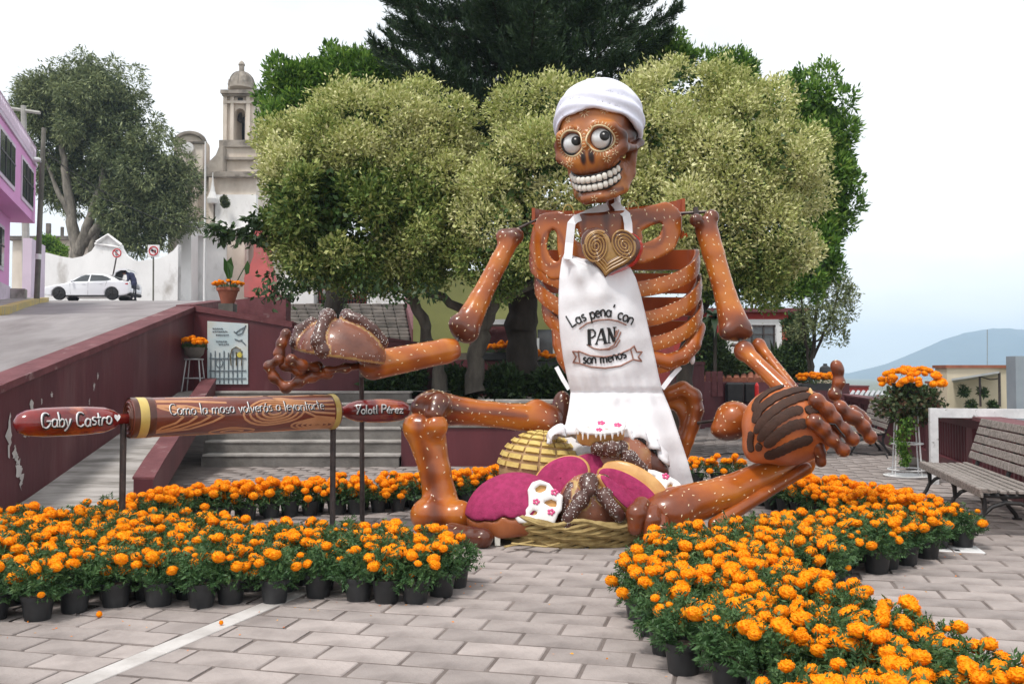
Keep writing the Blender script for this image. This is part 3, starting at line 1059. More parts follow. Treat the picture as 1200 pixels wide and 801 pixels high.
part('poster_sun', MB().lathe([(.0,0),(.055,0),(.055,.006),(0,.006)], pp(281, 415.5, .02), 14, axis=(0,-1,0)), MT['poster_yellow'], po)

# --- street and hillside
V, Q = [], []
Ysr = [2.0, 6, 10.7, 12.5, 14, 16, 18, 18.65, 20, 22, 24, 27, 30, 34, 37, 43, 49, 55, 60, 75, 100, 130]
nx = 14
for y in Ysr:
    xr = float(wall_x(y))-.33 if y <= 18.3 else (-.262*y-.9 if y < 50 else 8.0)
    for k in range(nx):
        x = -60+(xr+60)*(k/(nx-1))**.6
        V.append((x, y, float(zs(y))+(0 if k < nx else 0)))
for i in range(len(Ysr)-1):
    for k in range(nx-1):
        Q.append((i*nx+k, i*nx+k+1, (i+1)*nx+k+1, (i+1)*nx+k))
sheet('street', V, Q, MT['street'], 'grey street climbing past the pink house')
# hill body under the church (right part, mostly hidden)
V, Q = [], []
for y, z in ((24.6, .2), (28, 2.0), (33, 2.72), (41, 4.4), (48, 5.2), (75, 6.3), (130, 8)):
    for x in (-.3*y, -.17*y, -.08*y, 0, 2.6):
        V.append((x, y, z))
for i in range(6):
    for k in range(4):
        Q.append((i*5+k, i*5+k+1, (i+1)*5+k+1, (i+1)*5+k))
sheet('hill', V, Q, MT['earth'], 'earth slope below the church')
# parapet behind the terracotta pot
wall('parapet_wall', 'short rose maroon parapet behind the terracotta pot', at(263, 355, 24)[:2], at(335, 355, 23.5)[:2], (1.5, 1.5), (3.50, 3.64), .25, MT['maroon_old'], 1)
wall('parapet_wall', 'low weathered maroon kerb wall running back from the white flagpole', at(224, 356, 19)[:2], at(262, 352, 24)[:2], (2.2, 2.6), (3.02, 3.52), .3, MT['maroon_old'], 1)
# maroon wall crossing behind the tree trunks
wall('maroon_wall', 'maroon wall behind the tree trunks with marigold trough on top', at(430, 440, 23.6)[:2], at(668, 440, 23.6)[:2], (.8, .8), (1.98, 1.95), .3, MT['maroon'], 1)

# --- kerb painted yellow
kb = thing('kerb', 'yellow painted kerb along the pink house', 'kerb', (-16, 30, 3.6), kind='structure')
kp = [(-11.2, 20.0), (-13.6, 25.0), (-16.2, 30.5), (-19.4, 38), (-21.4, 42.5)]
for i in range(len(kp)-1):
    a, b = np.array(kp[i]), np.array(kp[i+1])
    d = nrm(b-a); n_ = np.array([-d[1], d[0]])
    V = []
    for P in (a, b-d*.02):
        for o in (0, .3):
            q = P+n_*o
            z = float(zs(q[1]))
            V += [(q[0], q[1], z-.3), (q[0], q[1], z+.20)]
    part('kerb_stone', MB().add(V, [(0,1,5,4),(2,6,7,3),(1,3,7,5),(0,4,6,2),(0,2,3,1),(4,5,7,6)]), MT['kerb'], kb)
V = []
for (x, y) in kp:
    for o in (.3, 5.5):
        V.append((x-o*.94, y-o*.3, float(zs(y))+.185))
sheet('pavement', V, [(0,2,3,1),(2,4,5,3),(4,6,7,5),(6,8,9,7)], MT['concrete'], 'pavement slab in front of the pink house')

# ================================================================== PINK HOUSE
hd = nrm(np.array([-.36, 1.0]))                    # along its street front, away from the camera
hn = np.array([hd[1], -hd[0]])                     # outward, towards the street
h0 = np.array([-19.25, 37.0])                      # far corner
ph = thing('pink_house', 'pink two storey house with white framed windows and roof railing', 'house', (h0[0], h0[1], 4.4))
HF = lambda a, o, z: (h0[0]-hd[0]*a+hn[0]*o, h0[1]-hd[1]*a+hn[1]*o, z)   # a metres towards the camera, o outward
def hbox(a0, a1, o0, o1, z0, z1, mb=None):
    mb = mb or MB()
    V = [HF(a, o, z) for a in (a0, a1) for o in (o0, o1) for z in (z0, z1)]
    return mb.add(V, [(0,1,3,2),(4,6,7,5),(0,4,5,1),(2,3,7,6),(1,5,7,3),(0,2,6,4)])
part('lower_storey', hbox(.9, 16, -7, -.75, 4.9, 7.65), MT['pink'], ph)
part('plinth', hbox(.88, 16, -7, -.70, 3.0, 5.0), MT['pink_pale'], ph)
part('upper_storey', hbox(0, 16, -7, 0, 7.66, 9.95), MT['pink'], ph)
part('parapet_band', hbox(-.05, 16, -7.05, .06, 9.95, 10.08), MT['pink_pale'], ph)
def hwin(a0, a1, z0, z1, o, bars=2):
    f = part('window', hbox(a0-.14, a1+.14, o-.05, o+.04, z0-.14, z1+.14), MT['pink_pale'], ph)
    part('pane', hbox(a0, a1, o, o+.055, z0, z1), MT['glass'], f)
    mb = MB()
    for k in range(1, bars+1):
        a = a0+(a1-a0)*k/(bars+1)
        hbox(a-.03, a+.03, o, o+.08, z0, z1, mb)
    for k in (.55,):
        z = z0+(z1-z0)*k
        hbox(a0, a1, o, o+.078, z-.025, z+.025, mb)
    part('frame_bar', mb, MT['iron'], f)
hwin(.9, 3.5, 8.15, 9.5, 0.0, 2)
hwin(5.2, 8.0, 8.15, 9.5, 0.0, 2)
hwin(2.4, 4.4, 5.6, 7.0, -.75, 2)
mb = MB()
for k in range(0, 54):
    a = k*.30
    mb.tube([HF(a, -.02, 10.08), HF(a, -.02, 10.78)], .024, 4)
    mb.tube([HF(a, -.02, 10.25), HF(a+.30, -.02, 10.65)], .014, 4)
    mb.tube([HF(a+.30, -.02, 10.25), HF(a, -.02, 10.65)], .014, 4)
for z in (10.22, 10.74): mb.tube([HF(0, -.02, z), HF(15, -.02, z)], .032, 4)
part('roof_railing', mb, MT['pink_pale'], ph)
part('entrance_step', hbox(.2, .85, -.9, -.2, 4.3, 4.95), MT['concrete'], ph)

# --- buildings beyond the pink house
wall('garden_wall', 'pale grey garden wall beyond the pink house', at(36, 355, 44)[:2], at(52, 355, 46)[:2], (4.5, 4.5), (8.1, 8.0), .4, MT['pink_pale'], 1)
fb = thing('far_building', 'grey unfinished building with flat roof beyond the utility pole', 'building', at(62, 300, 75))
c = at(66, 300, 75)
part('wall', MB().box((c[0]-3.6, 75, 4), (c[0]+1.0, 81, c[2]+1.3)), MT['tan_wall'], fb)
part('roof', MB().box((c[0]-3.9, 74.6, c[2]+1.3), (c[0]+1.3, 81.4, c[2]+1.6)), MT['dark_stone'], fb)
part('roof_post', MB().box((c[0]-.9, 75, c[2]+1.6), (c[0]-.6, 75.3, c[2]+2.7)), MT['dark_stone'], fb)
part('roof_post', MB().box((c[0]+.3, 75, c[2]+1.6), (c[0]+.5, 75.2, c[2]+2.4)), MT['dark_stone'], fb)
for dx in (-1.2, -.1):
    part('window', MB().box((c[0]+dx, 74.93, c[2]-.9), (c[0]+dx+.6, 75.06, c[2]+.4)), MT['glass'], fb)

# ================================================================== WHITE SCALLOPED WALL behind the car
sw = thing('scalloped_wall', 'white scalloped churchyard wall with pointed gable behind the car', 'wall', at(150, 352, 53))
top = [(47,296),(55,296),(70,300),(85,302.5),(97,300),(107,294),(112.4,286),(113,283.3),(126.5,276),(140.6,286.6),(141.2,290),(146,298),(155,304),(163,306),(172,304),(178,304),(186,302.5),(195,299),(203,293.5),(209,286)]
poly = [at(x, y, 53) for x, y in top]
n = len(poly)
mb = MB()
V = [(p[0], 53, p[2]) for p in poly]+[(p[0], 53.5, p[2]) for p in poly]+[(p[0], 53, 4.6) for p in poly]+[(p[0], 53.5, 4.6) for p in poly]
fs = []
for i in range(n-1):
    fs += [(2*n+i, 2*n+i+1, i+1, i), (i, i+1, n+i+1, n+i), (3*n+i, n+i, n+i+1, 3*n+i+1)]
mb.add(V, fs)
part('wall_face', mb, MT['white_wall'], sw)
mb = MB()
mb.tube([at(111, 285.5, 52.94), at(141, 290, 52.94)], .07, 4)
mb.tube([at(113, 284, 52.9), at(126.5, 275.2, 52.9), at(142, 287.2, 52.9)], .10, 4)
part('gable_moulding', mb, MT['white_wall'], sw)

# ================================================================== CHURCH
ch = thing('church', 'weathered old church with domed bell tower and white buttressed front', 'church', at(255, 345, 66))
CYD = 66.0
def cbox(x0, y0, x1, y1, dep=4.0, Y=CYD, mb=None):
    """box whose front face spans two photo points at depth Y"""
    a, b = at(x0, y1, Y), at(x1, y0, Y)
    mb = mb or MB()
    return mb.box((a[0], Y, a[2]), (b[0], Y+dep, b[2]))
part('nave_wall', cbox(196, 205, 300, 350, 14), MT['tan_wall'], ch)
part('white_front', cbox(221, 276, 266, 352, 1.2, CYD-1.2), MT['white_wall'], ch)
part('cornice', cbox(194, 201, 302, 207, 1.0, CYD-.5), MT['stained'], ch, label='dark stained stone cornice under the pediment')
mb = cbox(219, 271, 300, 276, 1.8, CYD-1.6)
cbox(222, 266, 300, 271, 1.2, CYD-1.1, mb)
part('cornice', mb, MT['white_wall'], ch, label='white cornice above the buttressed front')
part('upper_white_panel', cbox(252, 228, 300, 266, .5, CYD-.45), MT['white_wall'], ch)
part('pilaster', cbox(265.5, 280, 287, 352, .9, CYD-1.6), MT['tan_wall'], ch)
part('pilaster', cbox(226, 207, 232, 266, .5, CYD-.5), MT['tan_wall'], ch)
part('pilaster', cbox(244, 208, 250, 266, .5, CYD-.5), MT['tan_wall'], ch)
mb = MB()
o_ = at(0, 0, CYD-.4)
pts = [at(205.5, 202, CYD)]+[at(222.3+16.8*math.cos(R(a)), 168+11.5*math.sin(R(-a)), CYD) for a in range(180, -1, -15)]+[at(239, 202, CYD)]
mb.prism([(p[0], p[2]) for p in pts], (0, CYD-.3, 0), (1, 0, 0), (0, 0, 1), (0, 1, 0), 1.6)
pd = part('pediment', mb, MT['tan_wall'], ch, label='round topped pediment with a niche')
pts = [at(222.3+17.6*math.cos(R(a)), 168+12.6*math.sin(R(-a)), CYD-.4) for a in range(180, -1, -15)]
mb = MB().tube(pts, .16, 5)
cbox(206, 165.5, 239, 167.5, .5, CYD-.5, mb)
part('dark_moulding', mb, MT['stained'], pd)
part('niche', MB().lathe([(.0,0),(.42,0),(.42,.25),(0,.25)], at(221, 174, CYD-.35), 16, axis=(0,-1,0)), MT['white_wall'], pd)
part('volute', MB().prism([(at(x, y, CYD)[0], at(x, y, CYD)[2]) for x, y in [(240,202),(246,190),(254,182),(258,172),(262,172),(262,202)]], (0, CYD-.2, 0), (1,0,0), (0,0,1), (0,1,0), 2.5), MT['stained'], ch)
# bell tower
TY = CYD+1.0
tw = 2.0
mb = cbox(258, 171, 300, 203, 3.0, TY-.2)
part('tower_base', mb, MT['tan_wall'], ch)
mb = cbox(256.5, 164, 302, 172, 3.2, TY-.4)
cbox(254.5, 184, 301, 187, .4, TY-.5, mb)
part('tower_string_course', mb, MT['stained'], ch)
mb = MB()
bel = [(262,165),(262,112),(297,112),(297,165)]
arch = [(287,165)]+[(281+6*math.cos(R(a)), 133-6*math.sin(R(a))) for a in range(0, 181, 30)]+[(275,165)]
cbox(262, 112, 275, 165, 2.6, TY, mb); cbox(287, 112, 298, 165, 2.6, TY, mb); cbox(275, 112, 287, 127, 2.6, TY, mb)
for s in (0, 1):
    xs = (275, 287)[s]
    pts = [(xs, 127), (281, 127)]+[(281+6*math.cos(R(a)), 133-6*math.sin(R(a))) for a in (range(90, 181, 18) if s == 0 else range(90, -1, -18))]
    mb.prism([(at(x, y, TY)[0], at(x, y, TY)[2]) for x, y in pts], (0, TY+.002, 0), (1,0,0), (0,0,1), (0,1,0), 2.59)
part('belfry', mb, MT['tan_wall'], ch)
part('belfry_shade_panel', cbox(275, 127, 287, 164, .2, TY+1.9), MT['black'], ch, label='black panel painted as the shade behind the arched opening')  # black sheet puts the belfry's inner shade into colour
bl_ = part('bell', MB().lathe([(.08,.75),(.14,.7),(.2,.35),(.34,.0),(.34,-.05)], at(281, 142, TY+1.0), 14), MT['pole_metal'], ch)
mb = cbox(261, 112, 266, 165, .3, TY-.22)
cbox(269.5, 112, 274, 165, .3, TY-.22, mb); cbox(288, 112, 293, 165, .3, TY-.22, mb)
cbox(261, 118, 297, 121, .35, TY-.26, mb)
part('belfry_pilaster', mb, MT['tan_wall'], ch)
part('opening', cbox(278.5, 114.5, 284.5, 118.8, .1, TY-.05), MT['black'], ch, label='black patch painted as the shade of a small square opening above the arch')  # shade of the opening painted as a black block, no hole cut
mb = cbox(258, 105, 304, 109, 3.4, TY-.6)
cbox(260, 109, 301, 112, 3.1, TY-.4, mb)
part('tower_cornice', mb, MT['stained'], ch)
dcen = at(283, 105, TY+1.3)
prof = []
for i in range(10):
    a = i/9*R(78)
    prof.append((.96*math.cos(a), .25+1.1*math.sin(a)))
dm = part('dome', MB().lathe([(.98, 0), (.98, .25)]+prof, dcen, 20), MT['stained'], ch, smooth=30)
part('lantern', MB().lathe([(.22,0),(.2,.05),(.2,.5),(.25,.52),(.25,.6),(.16,.75),(.06,.85),(0.01,.9)], dcen+np.array([0,0,1.3]), 12), MT['stained'], dm)
mb = MB()
for k in range(8):
    a = 2*PI*k/8
    mb.tube([dcen+np.array([q[0]*1.02*math.cos(a), q[0]*1.02*math.sin(a), q[1]]) for q in prof], .045, 4)
part('dome_rib', mb, MT['stained'], dm)
fin = at(268, 104, TY)
part('corner_finial', MB().lathe([(.1,0),(.05,.2),(.09,.35),(.02,.7)], fin, 8), MT['stained'], ch)
# sweeping white buttress on the left and rose buttress on the right
bt = [(181,309),(190,306),(198,301),(206,290),(212,276),(218,262),(224,256),(224,352),(181,352)]
YB = CYD-3
part('buttress', MB().prism([(at(x, y, YB)[0], at(x, y, YB)[2]) for x, y in bt], (0, YB, 0), (1,0,0), (0,0,1), (0,1,0), 1.4), MT['white_wall'], ch, label='white buttress with concave sweeping edge')
bt = [(286,348),(286,326),(288,318),(293,310),(297,300),(298,270),(311,270),(312,304),(315,316),(318,328),(318,348)]
part('buttress', MB().prism([(at(x, y, YB)[0], at(x, y, YB)[2]) for x, y in bt], (0, YB, 0), (1,0,0), (0,0,1), (0,1,0), 1.6), MT['red_wall'], ch, label='bell shaped rose red buttress')
# finial relief under the cornice
part('relief_finial', MB().lathe([(.35,0),(.4,.3),(.2,.8),(.12,1.2),(.05,1.7),(.02,2.2)], at(249, 238, CYD-.6), 12), MT['white_wall'], ch)
# white gate front with arches and rose wall, mostly behind the tree
YG = 42.0
gt = thing('church_gate', 'white church gateway with pointed arches and iron grilles under the tree', 'gateway', at(390, 357, YG))
mb = cbox(334, 300, 368, 356, .9, YG)
cbox(430, 300, 474, 356, .9, YG, mb); cbox(336, 296, 474, 318, .9, YG+.001, mb)
part('gate_pier', mb, MT['white_wall'], gt)
part('rose_wall', cbox(366, 318, 431, 356, .3, YG+1.6), MT['red_wall'], gt)
mb = MB()
for xc, r_ in ((390, 10), (418, 11)):
    pts = [at(xc+r_*math.cos(R(a)), 344-r_*.9*math.sin(R(a)), YG+.9) for a in range(0, 181, 15)]
    mb.tube(pts, .10, 5)
mb.prism([(at(x, y, YG)[0], at(x, y, YG)[2]) for x, y in [(401,318),(423,318),(417,336),(420,342),(415,338),(412,348),(409,338),(404,342),(407,336)]], (0, YG+.3, 0), (1,0,0), (0,0,1), (0,1,0), .3)
part('arch_moulding', mb, MT['white_wall'], gt)
mb = MB()
for k in range(20):
    x = 367+k*3.3
    mb.tube([at(x, 325+(k % 2)*3, YG+1.3), at(x, 356, YG+1.3)], .028, 4)
for y in (334, 352): mb.tube([at(366, y, YG+1.3), at(431, y, YG+1.3)], .03, 4)
part('iron_grille', mb, MT['iron'], gt)
# dark stone steps up to the gate
cs = thing('church_steps', 'dark mossy stone steps climbing to the church gate', 'steps', at(400, 397, 32), kind='structure')
ns = 10
for k in range(ns):
    Yk = 32+k*.85
    ytop = 397-(k+1)*4.15
    zt = at(400, ytop, Yk)[2]
    zb_ = at(400, ytop+4.15, Yk)[2]
    xl = at(338-k*2.2, 380, Yk)[0]; xr = at(481-k*.8, 380, Yk)[0]
    mb = MB()
    nb = 12
    for q in range(nb):
        a, b = xl+(xr-xl)*q/nb, xl+(xr-xl)*(q+1)/nb-.02
        mb.bevbox(((a+b)/2, Yk+.5, (zt+zb_)/2-.1+pr.uniform(-.012, .012)), (b-a, 1.0+pr.uniform(-.03,.03), zt-zb_+.2), .03)
    part('step', mb, MT['dark_stone'], cs)
wall('stair_wall', 'pinkish sloping wall at the right side of the church steps', at(483, 400, 31)[:2], at(474, 357, 41)[:2], (1.5, 3.2), (3.1, 5.0), .4, MT['maroon_old'], -1)

# ================================================================== OLIVE HOUSE behind the trunks
oh = thing('olive_house', 'olive green house with white awning behind the tree trunks', 'house', at(590, 420, 30))
a, b = at(484, 410, 30), at(705, 318, 30)
part('wall', MB().box((a[0], 30, .8), (b[0], 36, b[2])), MT['olive'], oh)
part('awning', cbox(548, 374, 602, 380, 1.2, 28.6), MT['plain_white'], oh)
part('shutter', cbox(550, 381, 600, 412, .1, 29.92), MT['maroon_old'], oh)
part('drain_pipe', cbox(648, 340, 651, 420, .12, 29.85), MT['plain_white'], oh)
mb = cbox(628, 396, 632, 460, .12, 29.8); cbox(660, 396, 663, 440, .12, 29.8, mb)
part('white_post', mb, MT['plain_white'], oh)
part('window', cbox(630, 386, 662, 418, .1, 29.93), MT['glass'], oh)
# ================================================================== RIGHT SIDE
# long balustraded parapet following the paving grid
bp_ = thing('balustrade', 'maroon balustrade with pale worn coping behind the benches', 'balustrade', grid(3.6, 18))
GF = (np.zeros(3), GL, GD, np.array([0, 0, 1.0]))
mb = MB()
mb.box((3.5, 6.0, -.2), (3.78, 30, .22), frame=GF)
mb.box((3.52, 6.0, .80), (3.76, 30, .93), frame=GF)
for y in np.arange(6.0, 30, 2.9): mb.box((3.495, y, .22), (3.785, y+.36, .80), frame=GF)
part('rail', mb, MT['maroon'], bp_)
part('coping', MB().box((3.45, 6, .93), (3.83, 30, .985), frame=GF), MT['maroon_old'], bp_)
bal = []
me0 = None
for y in np.arange(6.0, 30, 2.9):
    for k in range(13):
        yy = y+.48+k*.186
        c = grid(3.64, yy, .22)
        if me0 is None:
            mb = MB().bevbox((0, 0, .29), (.12, .10, .58), .015)
            me0 = bpy.data.meshes.new('baluster')
            me0.from_pydata(np.concatenate(mb.v).tolist(), [], mb.f)
            me0.materials.append(MT['maroon'])
        o = bpy.data.objects.new('baluster', me0)
        COL.objects.link(o)
        o.parent = bp_
        o.location = c-wloc(bp_)
        o.rotation_euler = (0, 0, -GA)
# wall closing the plaza at the back right
pw0, pw1 = at(806, 492, 27.5), at(996, 492, 29.8)
bw = wall('maroon_wall', 'maroon boundary wall across the back of the plaza with slit openings', pw0[:2], pw1[:2], (-.3, -.3), (1.38, 1.30), .3, MT['maroon'], 1)
for px in (830, 837, 844):
    part('slit', MB().box((-.08, -.012, 0), (.08, .0, .75), frame=(at(px, 464, 27.8), (1,0,0), (0,1,0), (0,0,1))), MT['maroon_old'], bw)
part('meter_box', MB().bevbox(at(861, 460, 27.95), (.55, .22, .62), .05), MT['black'], bw)
part('meter_box', MB().bevbox(at(880, 460, 28.1), (.45, .22, .62), .05), MT['black'], bw)
part('red_extinguisher', MB().lathe([(.0,0),(.07,.0),(.07,.42),(.03,.5),(.0,.52)], at(887, 468, 28.0), 10), MT['redpaint'], bw)
wall('gate_pillar', 'square dark maroon pillar beside the boundary wall', at(791, 508, 27)[:2], at(826, 508, 27)[:2], (-.2, -.2), (1.86, 1.86), .8, MT['maroon'], 1, .1, MT['maroon'], cat='pillar')
sheet('side_path', [at(700, 500, 24.5)*[1,1,0]+[0,0,-.006], at(990, 500, 24.5)*[1,1,0]+[0,0,-.006], at(990, 500, 33)*[1,1,0]+[0,0,-.006], at(700, 500, 33)*[1,1,0]+[0,0,-.006]], [(0,1,2,3)], MT['concrete'], 'pale path along the boundary wall')
# red house
rh = thing('red_house', 'red house with white framed grey window behind the plants', 'house', at(880, 460, 37))
a, b = at(790, 440, 37), at(941, 366, 37)
part('wall', MB().box((a[0], 37, -.5), (b[0], 44, b[2])), MT['red_house'], rh)
part('roof_edge', MB().box((a[0]-.2, 36.7, b[2]), (b[0]+.2, 44.2, b[2]+.16)), MT['maroon_old'], rh)
wf = part('window', cbox(850, 374, 916, 420, .12, 36.92), MT['plain_white'], rh)
part('pane', cbox(868, 382, 908, 410, .06, 36.88), MT['glass'], wf)
mb = cbox(866, 380.5, 909, 383, .08, 36.83)
for x in (868, 881.5, 895, 907.5): cbox(x-.7, 381, x+.7, 410, .08, 36.83, mb)
cbox(867, 391, 909, 392.3, .08, 36.82, mb); cbox(866, 409, 909, 411, .08, 36.82, mb)
part('frame_bar', mb, MT['pole_metal'], wf)
rs_ = thing('clay_roof', 'small clay tiled lean-to roof behind the boundary wall', 'roof', at(880, 440, 33))
mb = MB()
for k in range(12):
    x0 = 812+k*8.5
    mb.tube([at(x0, 446, 30.6), at(x0-1, 432, 33)], .13, 6)
part('roof_tile', mb, MT['tile_roof'], rs_)
# small red building, sheds, tank
rb = thing('red_shed', 'small flat red building below the slim tree', 'building', at(1002, 460, 60))
part('wall', cbox(968, 453, 1018, 480, 4, 60), MT['red_house'], rb)
part('roof_edge', cbox(967, 451.5, 1019, 453.2, 4.2, 59.9), MT['maroon_old'], rb)
tr = thing('tin_roof', 'pale tin roof of a low shed beyond the balustrade', 'roof', at(1010, 465, 40))
mb = MB()
for k in range(9):
    mb.tube([at(988+k*6, 459, 44), at(984+k*6, 465, 40)], .10, 5)
part('roof_sheet', mb, MT['zinc'], tr)
part('shed_wall', cbox(986, 465, 1040, 480, 2.5, 40.4), MT['bluegrey'], tr)
tk = thing('water_tank', 'black plastic water tank on a rooftop behind the flowers', 'water tank', at(967, 436, 56))
part('tank_body', MB().lathe([(.28,-.6),(.34,-.5),(.34,-.05),(.30,.1),(.12,.22),(.12,.32),(.0,.32)], at(967, 432, 56), 14), MT['tank'], tk, smooth=40)
part('stand', MB().box((-.5,-.5,-2.5),(.5,.5,-.61),frame=(at(967,432,56),(1,0,0),(0,1,0),(0,0,1))), MT['beige'], tk)
# beige building on the right
bb = thing('beige_building', 'beige flat roofed building with lean-to shelter and hanging plants', 'building', at(1150, 480, 33))
part('wall', cbox(1110.5, 431, 1193, 500, .9, 33), MT['beige'], bb)
part('roof_edge', cbox(1109, 427.5, 1194, 431, 1.1, 32.9), MT['tile_roof'], bb)
part('side_wing', cbox(1096, 449, 1112, 500, .6, 34), MT['beige'], bb)
part('wing_roof_edge', cbox(1095, 446.5, 1112, 449.2, .8, 33.9), MT['tile_roof'], bb)
mb = MB()
a_, b_, c_, d_ = at(1115, 443.5, 31.2), at(1171, 434.6, 31.2), at(1171, 436.8, 33), at(1117, 446, 33)
mb.add([a_, b_, c_, d_]+[q-np.array([0, 0, .07]) for q in (a_, b_, c_, d_)], [(0,1,2,3),(7,6,5,4),(0,4,5,1),(1,5,6,2),(2,6,7,3),(3,7,4,0)])
part('shelter_roof', mb, MT['zinc'], bb)
mb = MB().tube([at(1171, 436, 31.4), at(1171.5, 476, 31.4)], .045, 5)
mb.tube([at(1148, 440, 31.4), at(1149, 476, 31.4)], .04, 5)
mb.tube([at(1147, 440.5, 31.4)+np.array([0,0,0])]+[at(1160+11*math.sin(k/4), 442+6*math.cos(k/4)*.4, 31.4) for k in range(5)], .02, 4)
part('shelter_post', mb, MT['pole_metal'], bb)
bg_ = thing('grey_pillar', 'blue grey panel standing at the right edge beyond the balustrade', 'pillar', at(1197, 470, 26))
part('pillar_body', cbox(1191.5, 417, 1216, 500, .5, 26), MT['bluegrey'], bg_)
# white pipe barrier
wb_ = thing('white_barrier', 'chipped white pipe barrier frame standing behind the wooden bench', 'barrier', at(1093, 566, 13.5))
p0 = at(1093.5, 478, 13.5); p0b = p0*[1, 1, 0]
mb = MB().box((-.055, -.055, 0), (.055, .055, p0[2]), frame=(p0b, GL, GD, (0,0,1)))
mb.box((.056, -.05, p0[2]-.135), (2.6, .05, p0[2]-.002), frame=(p0b, GL, GD, (0,0,1)))
mb.box((2.6, -.055, 0), (2.71, .055, p0[2]), frame=(p0b, GL, GD, (0,0,1)))
part('pipe_frame', mb, MT['white_paint'], wb_)
rk = thing('rock', 'dark rough rock lying on the paving beside the plant stand', 'rock', at(1073, 548, 15.2)*[1,1,0])
g = MB().ell(at(1073, 541, 15.2)*[1,1,0]+np.array([0,0,.10]), (.2, .16, .13), 10, 7)
V = np.concatenate(g.v); V += RNG.normal(size=V.shape)*.012; g.v = [V]
part('rock_body', g, MT['dark_stone'], rk, smooth=30)
cbp = [at(1040, 525, 17.5)*[1,1,0]+[0,0,.02]]+[gnd(x, y)+[0,0,.02] for x, y in [(1038,533),(1025,534),(1000,531),(960,531),(900,534),(850,532),(800,541),(740,545)]]
cb = part('cable', MB().tube(np.array(cbp), .012, 5), MT['cable'], base=cbp[4])
setp(cb, 'thin black cable trailing over the paving below the striped bread', 'cable')

# ================================================================== MOUNTAINS
def mountain(name, label, prof, Y, depth, seed):
    rng = np.random.default_rng(seed)
    xs = np.linspace(prof[0][0], prof[-1][0], 120)
    ys = np.interp(xs, [p[0] for p in prof], [p[1] for p in prof])
    k = np.exp(-np.linspace(-2, 2, 9)**2); k /= k.sum()
    ys = np.convolve(np.pad(ys, 4, mode='edge'), k, 'valid')
    ridge = np.array([at(x, y, Y) for x, y in zip(xs, ys)])
    ridge[:, 2] += np.cumsum(rng.normal(size=120))*1.0*Y/2500
    nr = 14
    V = []
    for i in range(-nr, nr+1):
        t = i/nr
        h = (1-abs(t))**1.15
        for j in range(120):
            p = ridge[j].copy()
            p[1] += t*depth
            base = -40.0
            wob = math.sin(j*.55+seed)*math.sin(j*.17)*.10*(1-abs(t))*abs(t)*4
            p[2] = base+(p[2]-base)*max(0, h*(1+wob))
            p[0] += (rng.random()-.5)*4
            V.append(p)
    Q = []
    for i in range(2*nr):
        for j in range(119):
            Q.append((i*120+j, i*120+j+1, (i+1)*120+j+1, (i+1)*120+j))
    return sheet(name, V, Q, MT['mountain'], label, smooth=180)
mountain('mountain', 'broad blue hazy mountain beyond the town', [(880,470),(960,455),(1010,440),(1050,425),(1080,410),(1110,396),(1140,388),(1165,384.5),(1185,385),(1210,388),(1260,395),(1330,415),(1450,440),(1600,460)], 2600, 900, 2)
mountain('mountain', 'low pale distant ridge left of the big mountain', [(560,452),(700,445),(820,440),(900,436),(960,432),(1000,430),(1030,431),(1070,437),(1120,444),(1200,452)], 3200, 500, 5)
mst = thing('antenna_mast', 'thin radio mast against the mountain', 'mast', at(1157, 428, 40))
part('mast_rod', MB().tube([at(1157, 432, 35), at(1157, 386, 35)], .018, 4), MT['bluegrey'], mst)
# ================================================================== TREES AND PLANTS
def trunk_part(name, paths, m, parent, n=8, seed=0):
    rng = np.random.default_rng(seed)
    mb = MB()
    for P, r in paths:
        P = np.asarray(P, float)
        k = max(4, len(P)*4)
        t = np.linspace(0, len(P)-1, k)
        i = np.minimum(t.astype(int), len(P)-2)
        f = (t-i)[:, None]
        f = f*f*(3-2*f)*.35+f*.65
        Q = P[i]*(1-f)+P[i+1]*f + rng.normal(size=(k, 3))*.012*np.linalg.norm(P[-1]-P[0])**.5
        rr = np.interp(t, np.arange(len(P)), r)*rng.uniform(.9, 1.1, k)
        mb.tube(Q, rr, n)
    return part(name, mb, m, parent, smooth=60)

def puff_leaves(C, r, ccen, n, rng, L, W, t0, tv, up=.25, squash=1.0):
    """leaves on the outer side of a puff of radius r at C"""
    d = rand_dir(int(n*1.7), rng)
    o = nrm(C-ccen)
    k = (d @ o > -.25)
    d = d[k][:n]
    lump = 1+.16*np.sin(d[:, 0]*5+C[0]*9)*np.sin(d[:, 2]*6+C[2]*7)+.10*np.sin(d[:, 1]*9+d[:, 0]*7)
    rad = r*rng.uniform(.45, 1.12, len(d))**.7*lump*np.where(rng.random(len(d)) < .10, 1.22, 1.0)
    # small lumps
    P = C+d*rad[:, None]*np.array([1, 1, squash])
    D = d*.8+rand_dir(len(d), rng)*.8+np.array([0, 0, up])
    V, Q = leaf_quads(P, D, L*rng.uniform(.5, 1.5, len(d)), W*rng.uniform(.5, 1.4, len(d)), rng)
    t = np.clip(t0+rng.normal(size=len(d))*tv, 0, 1)
    return V, Q, t

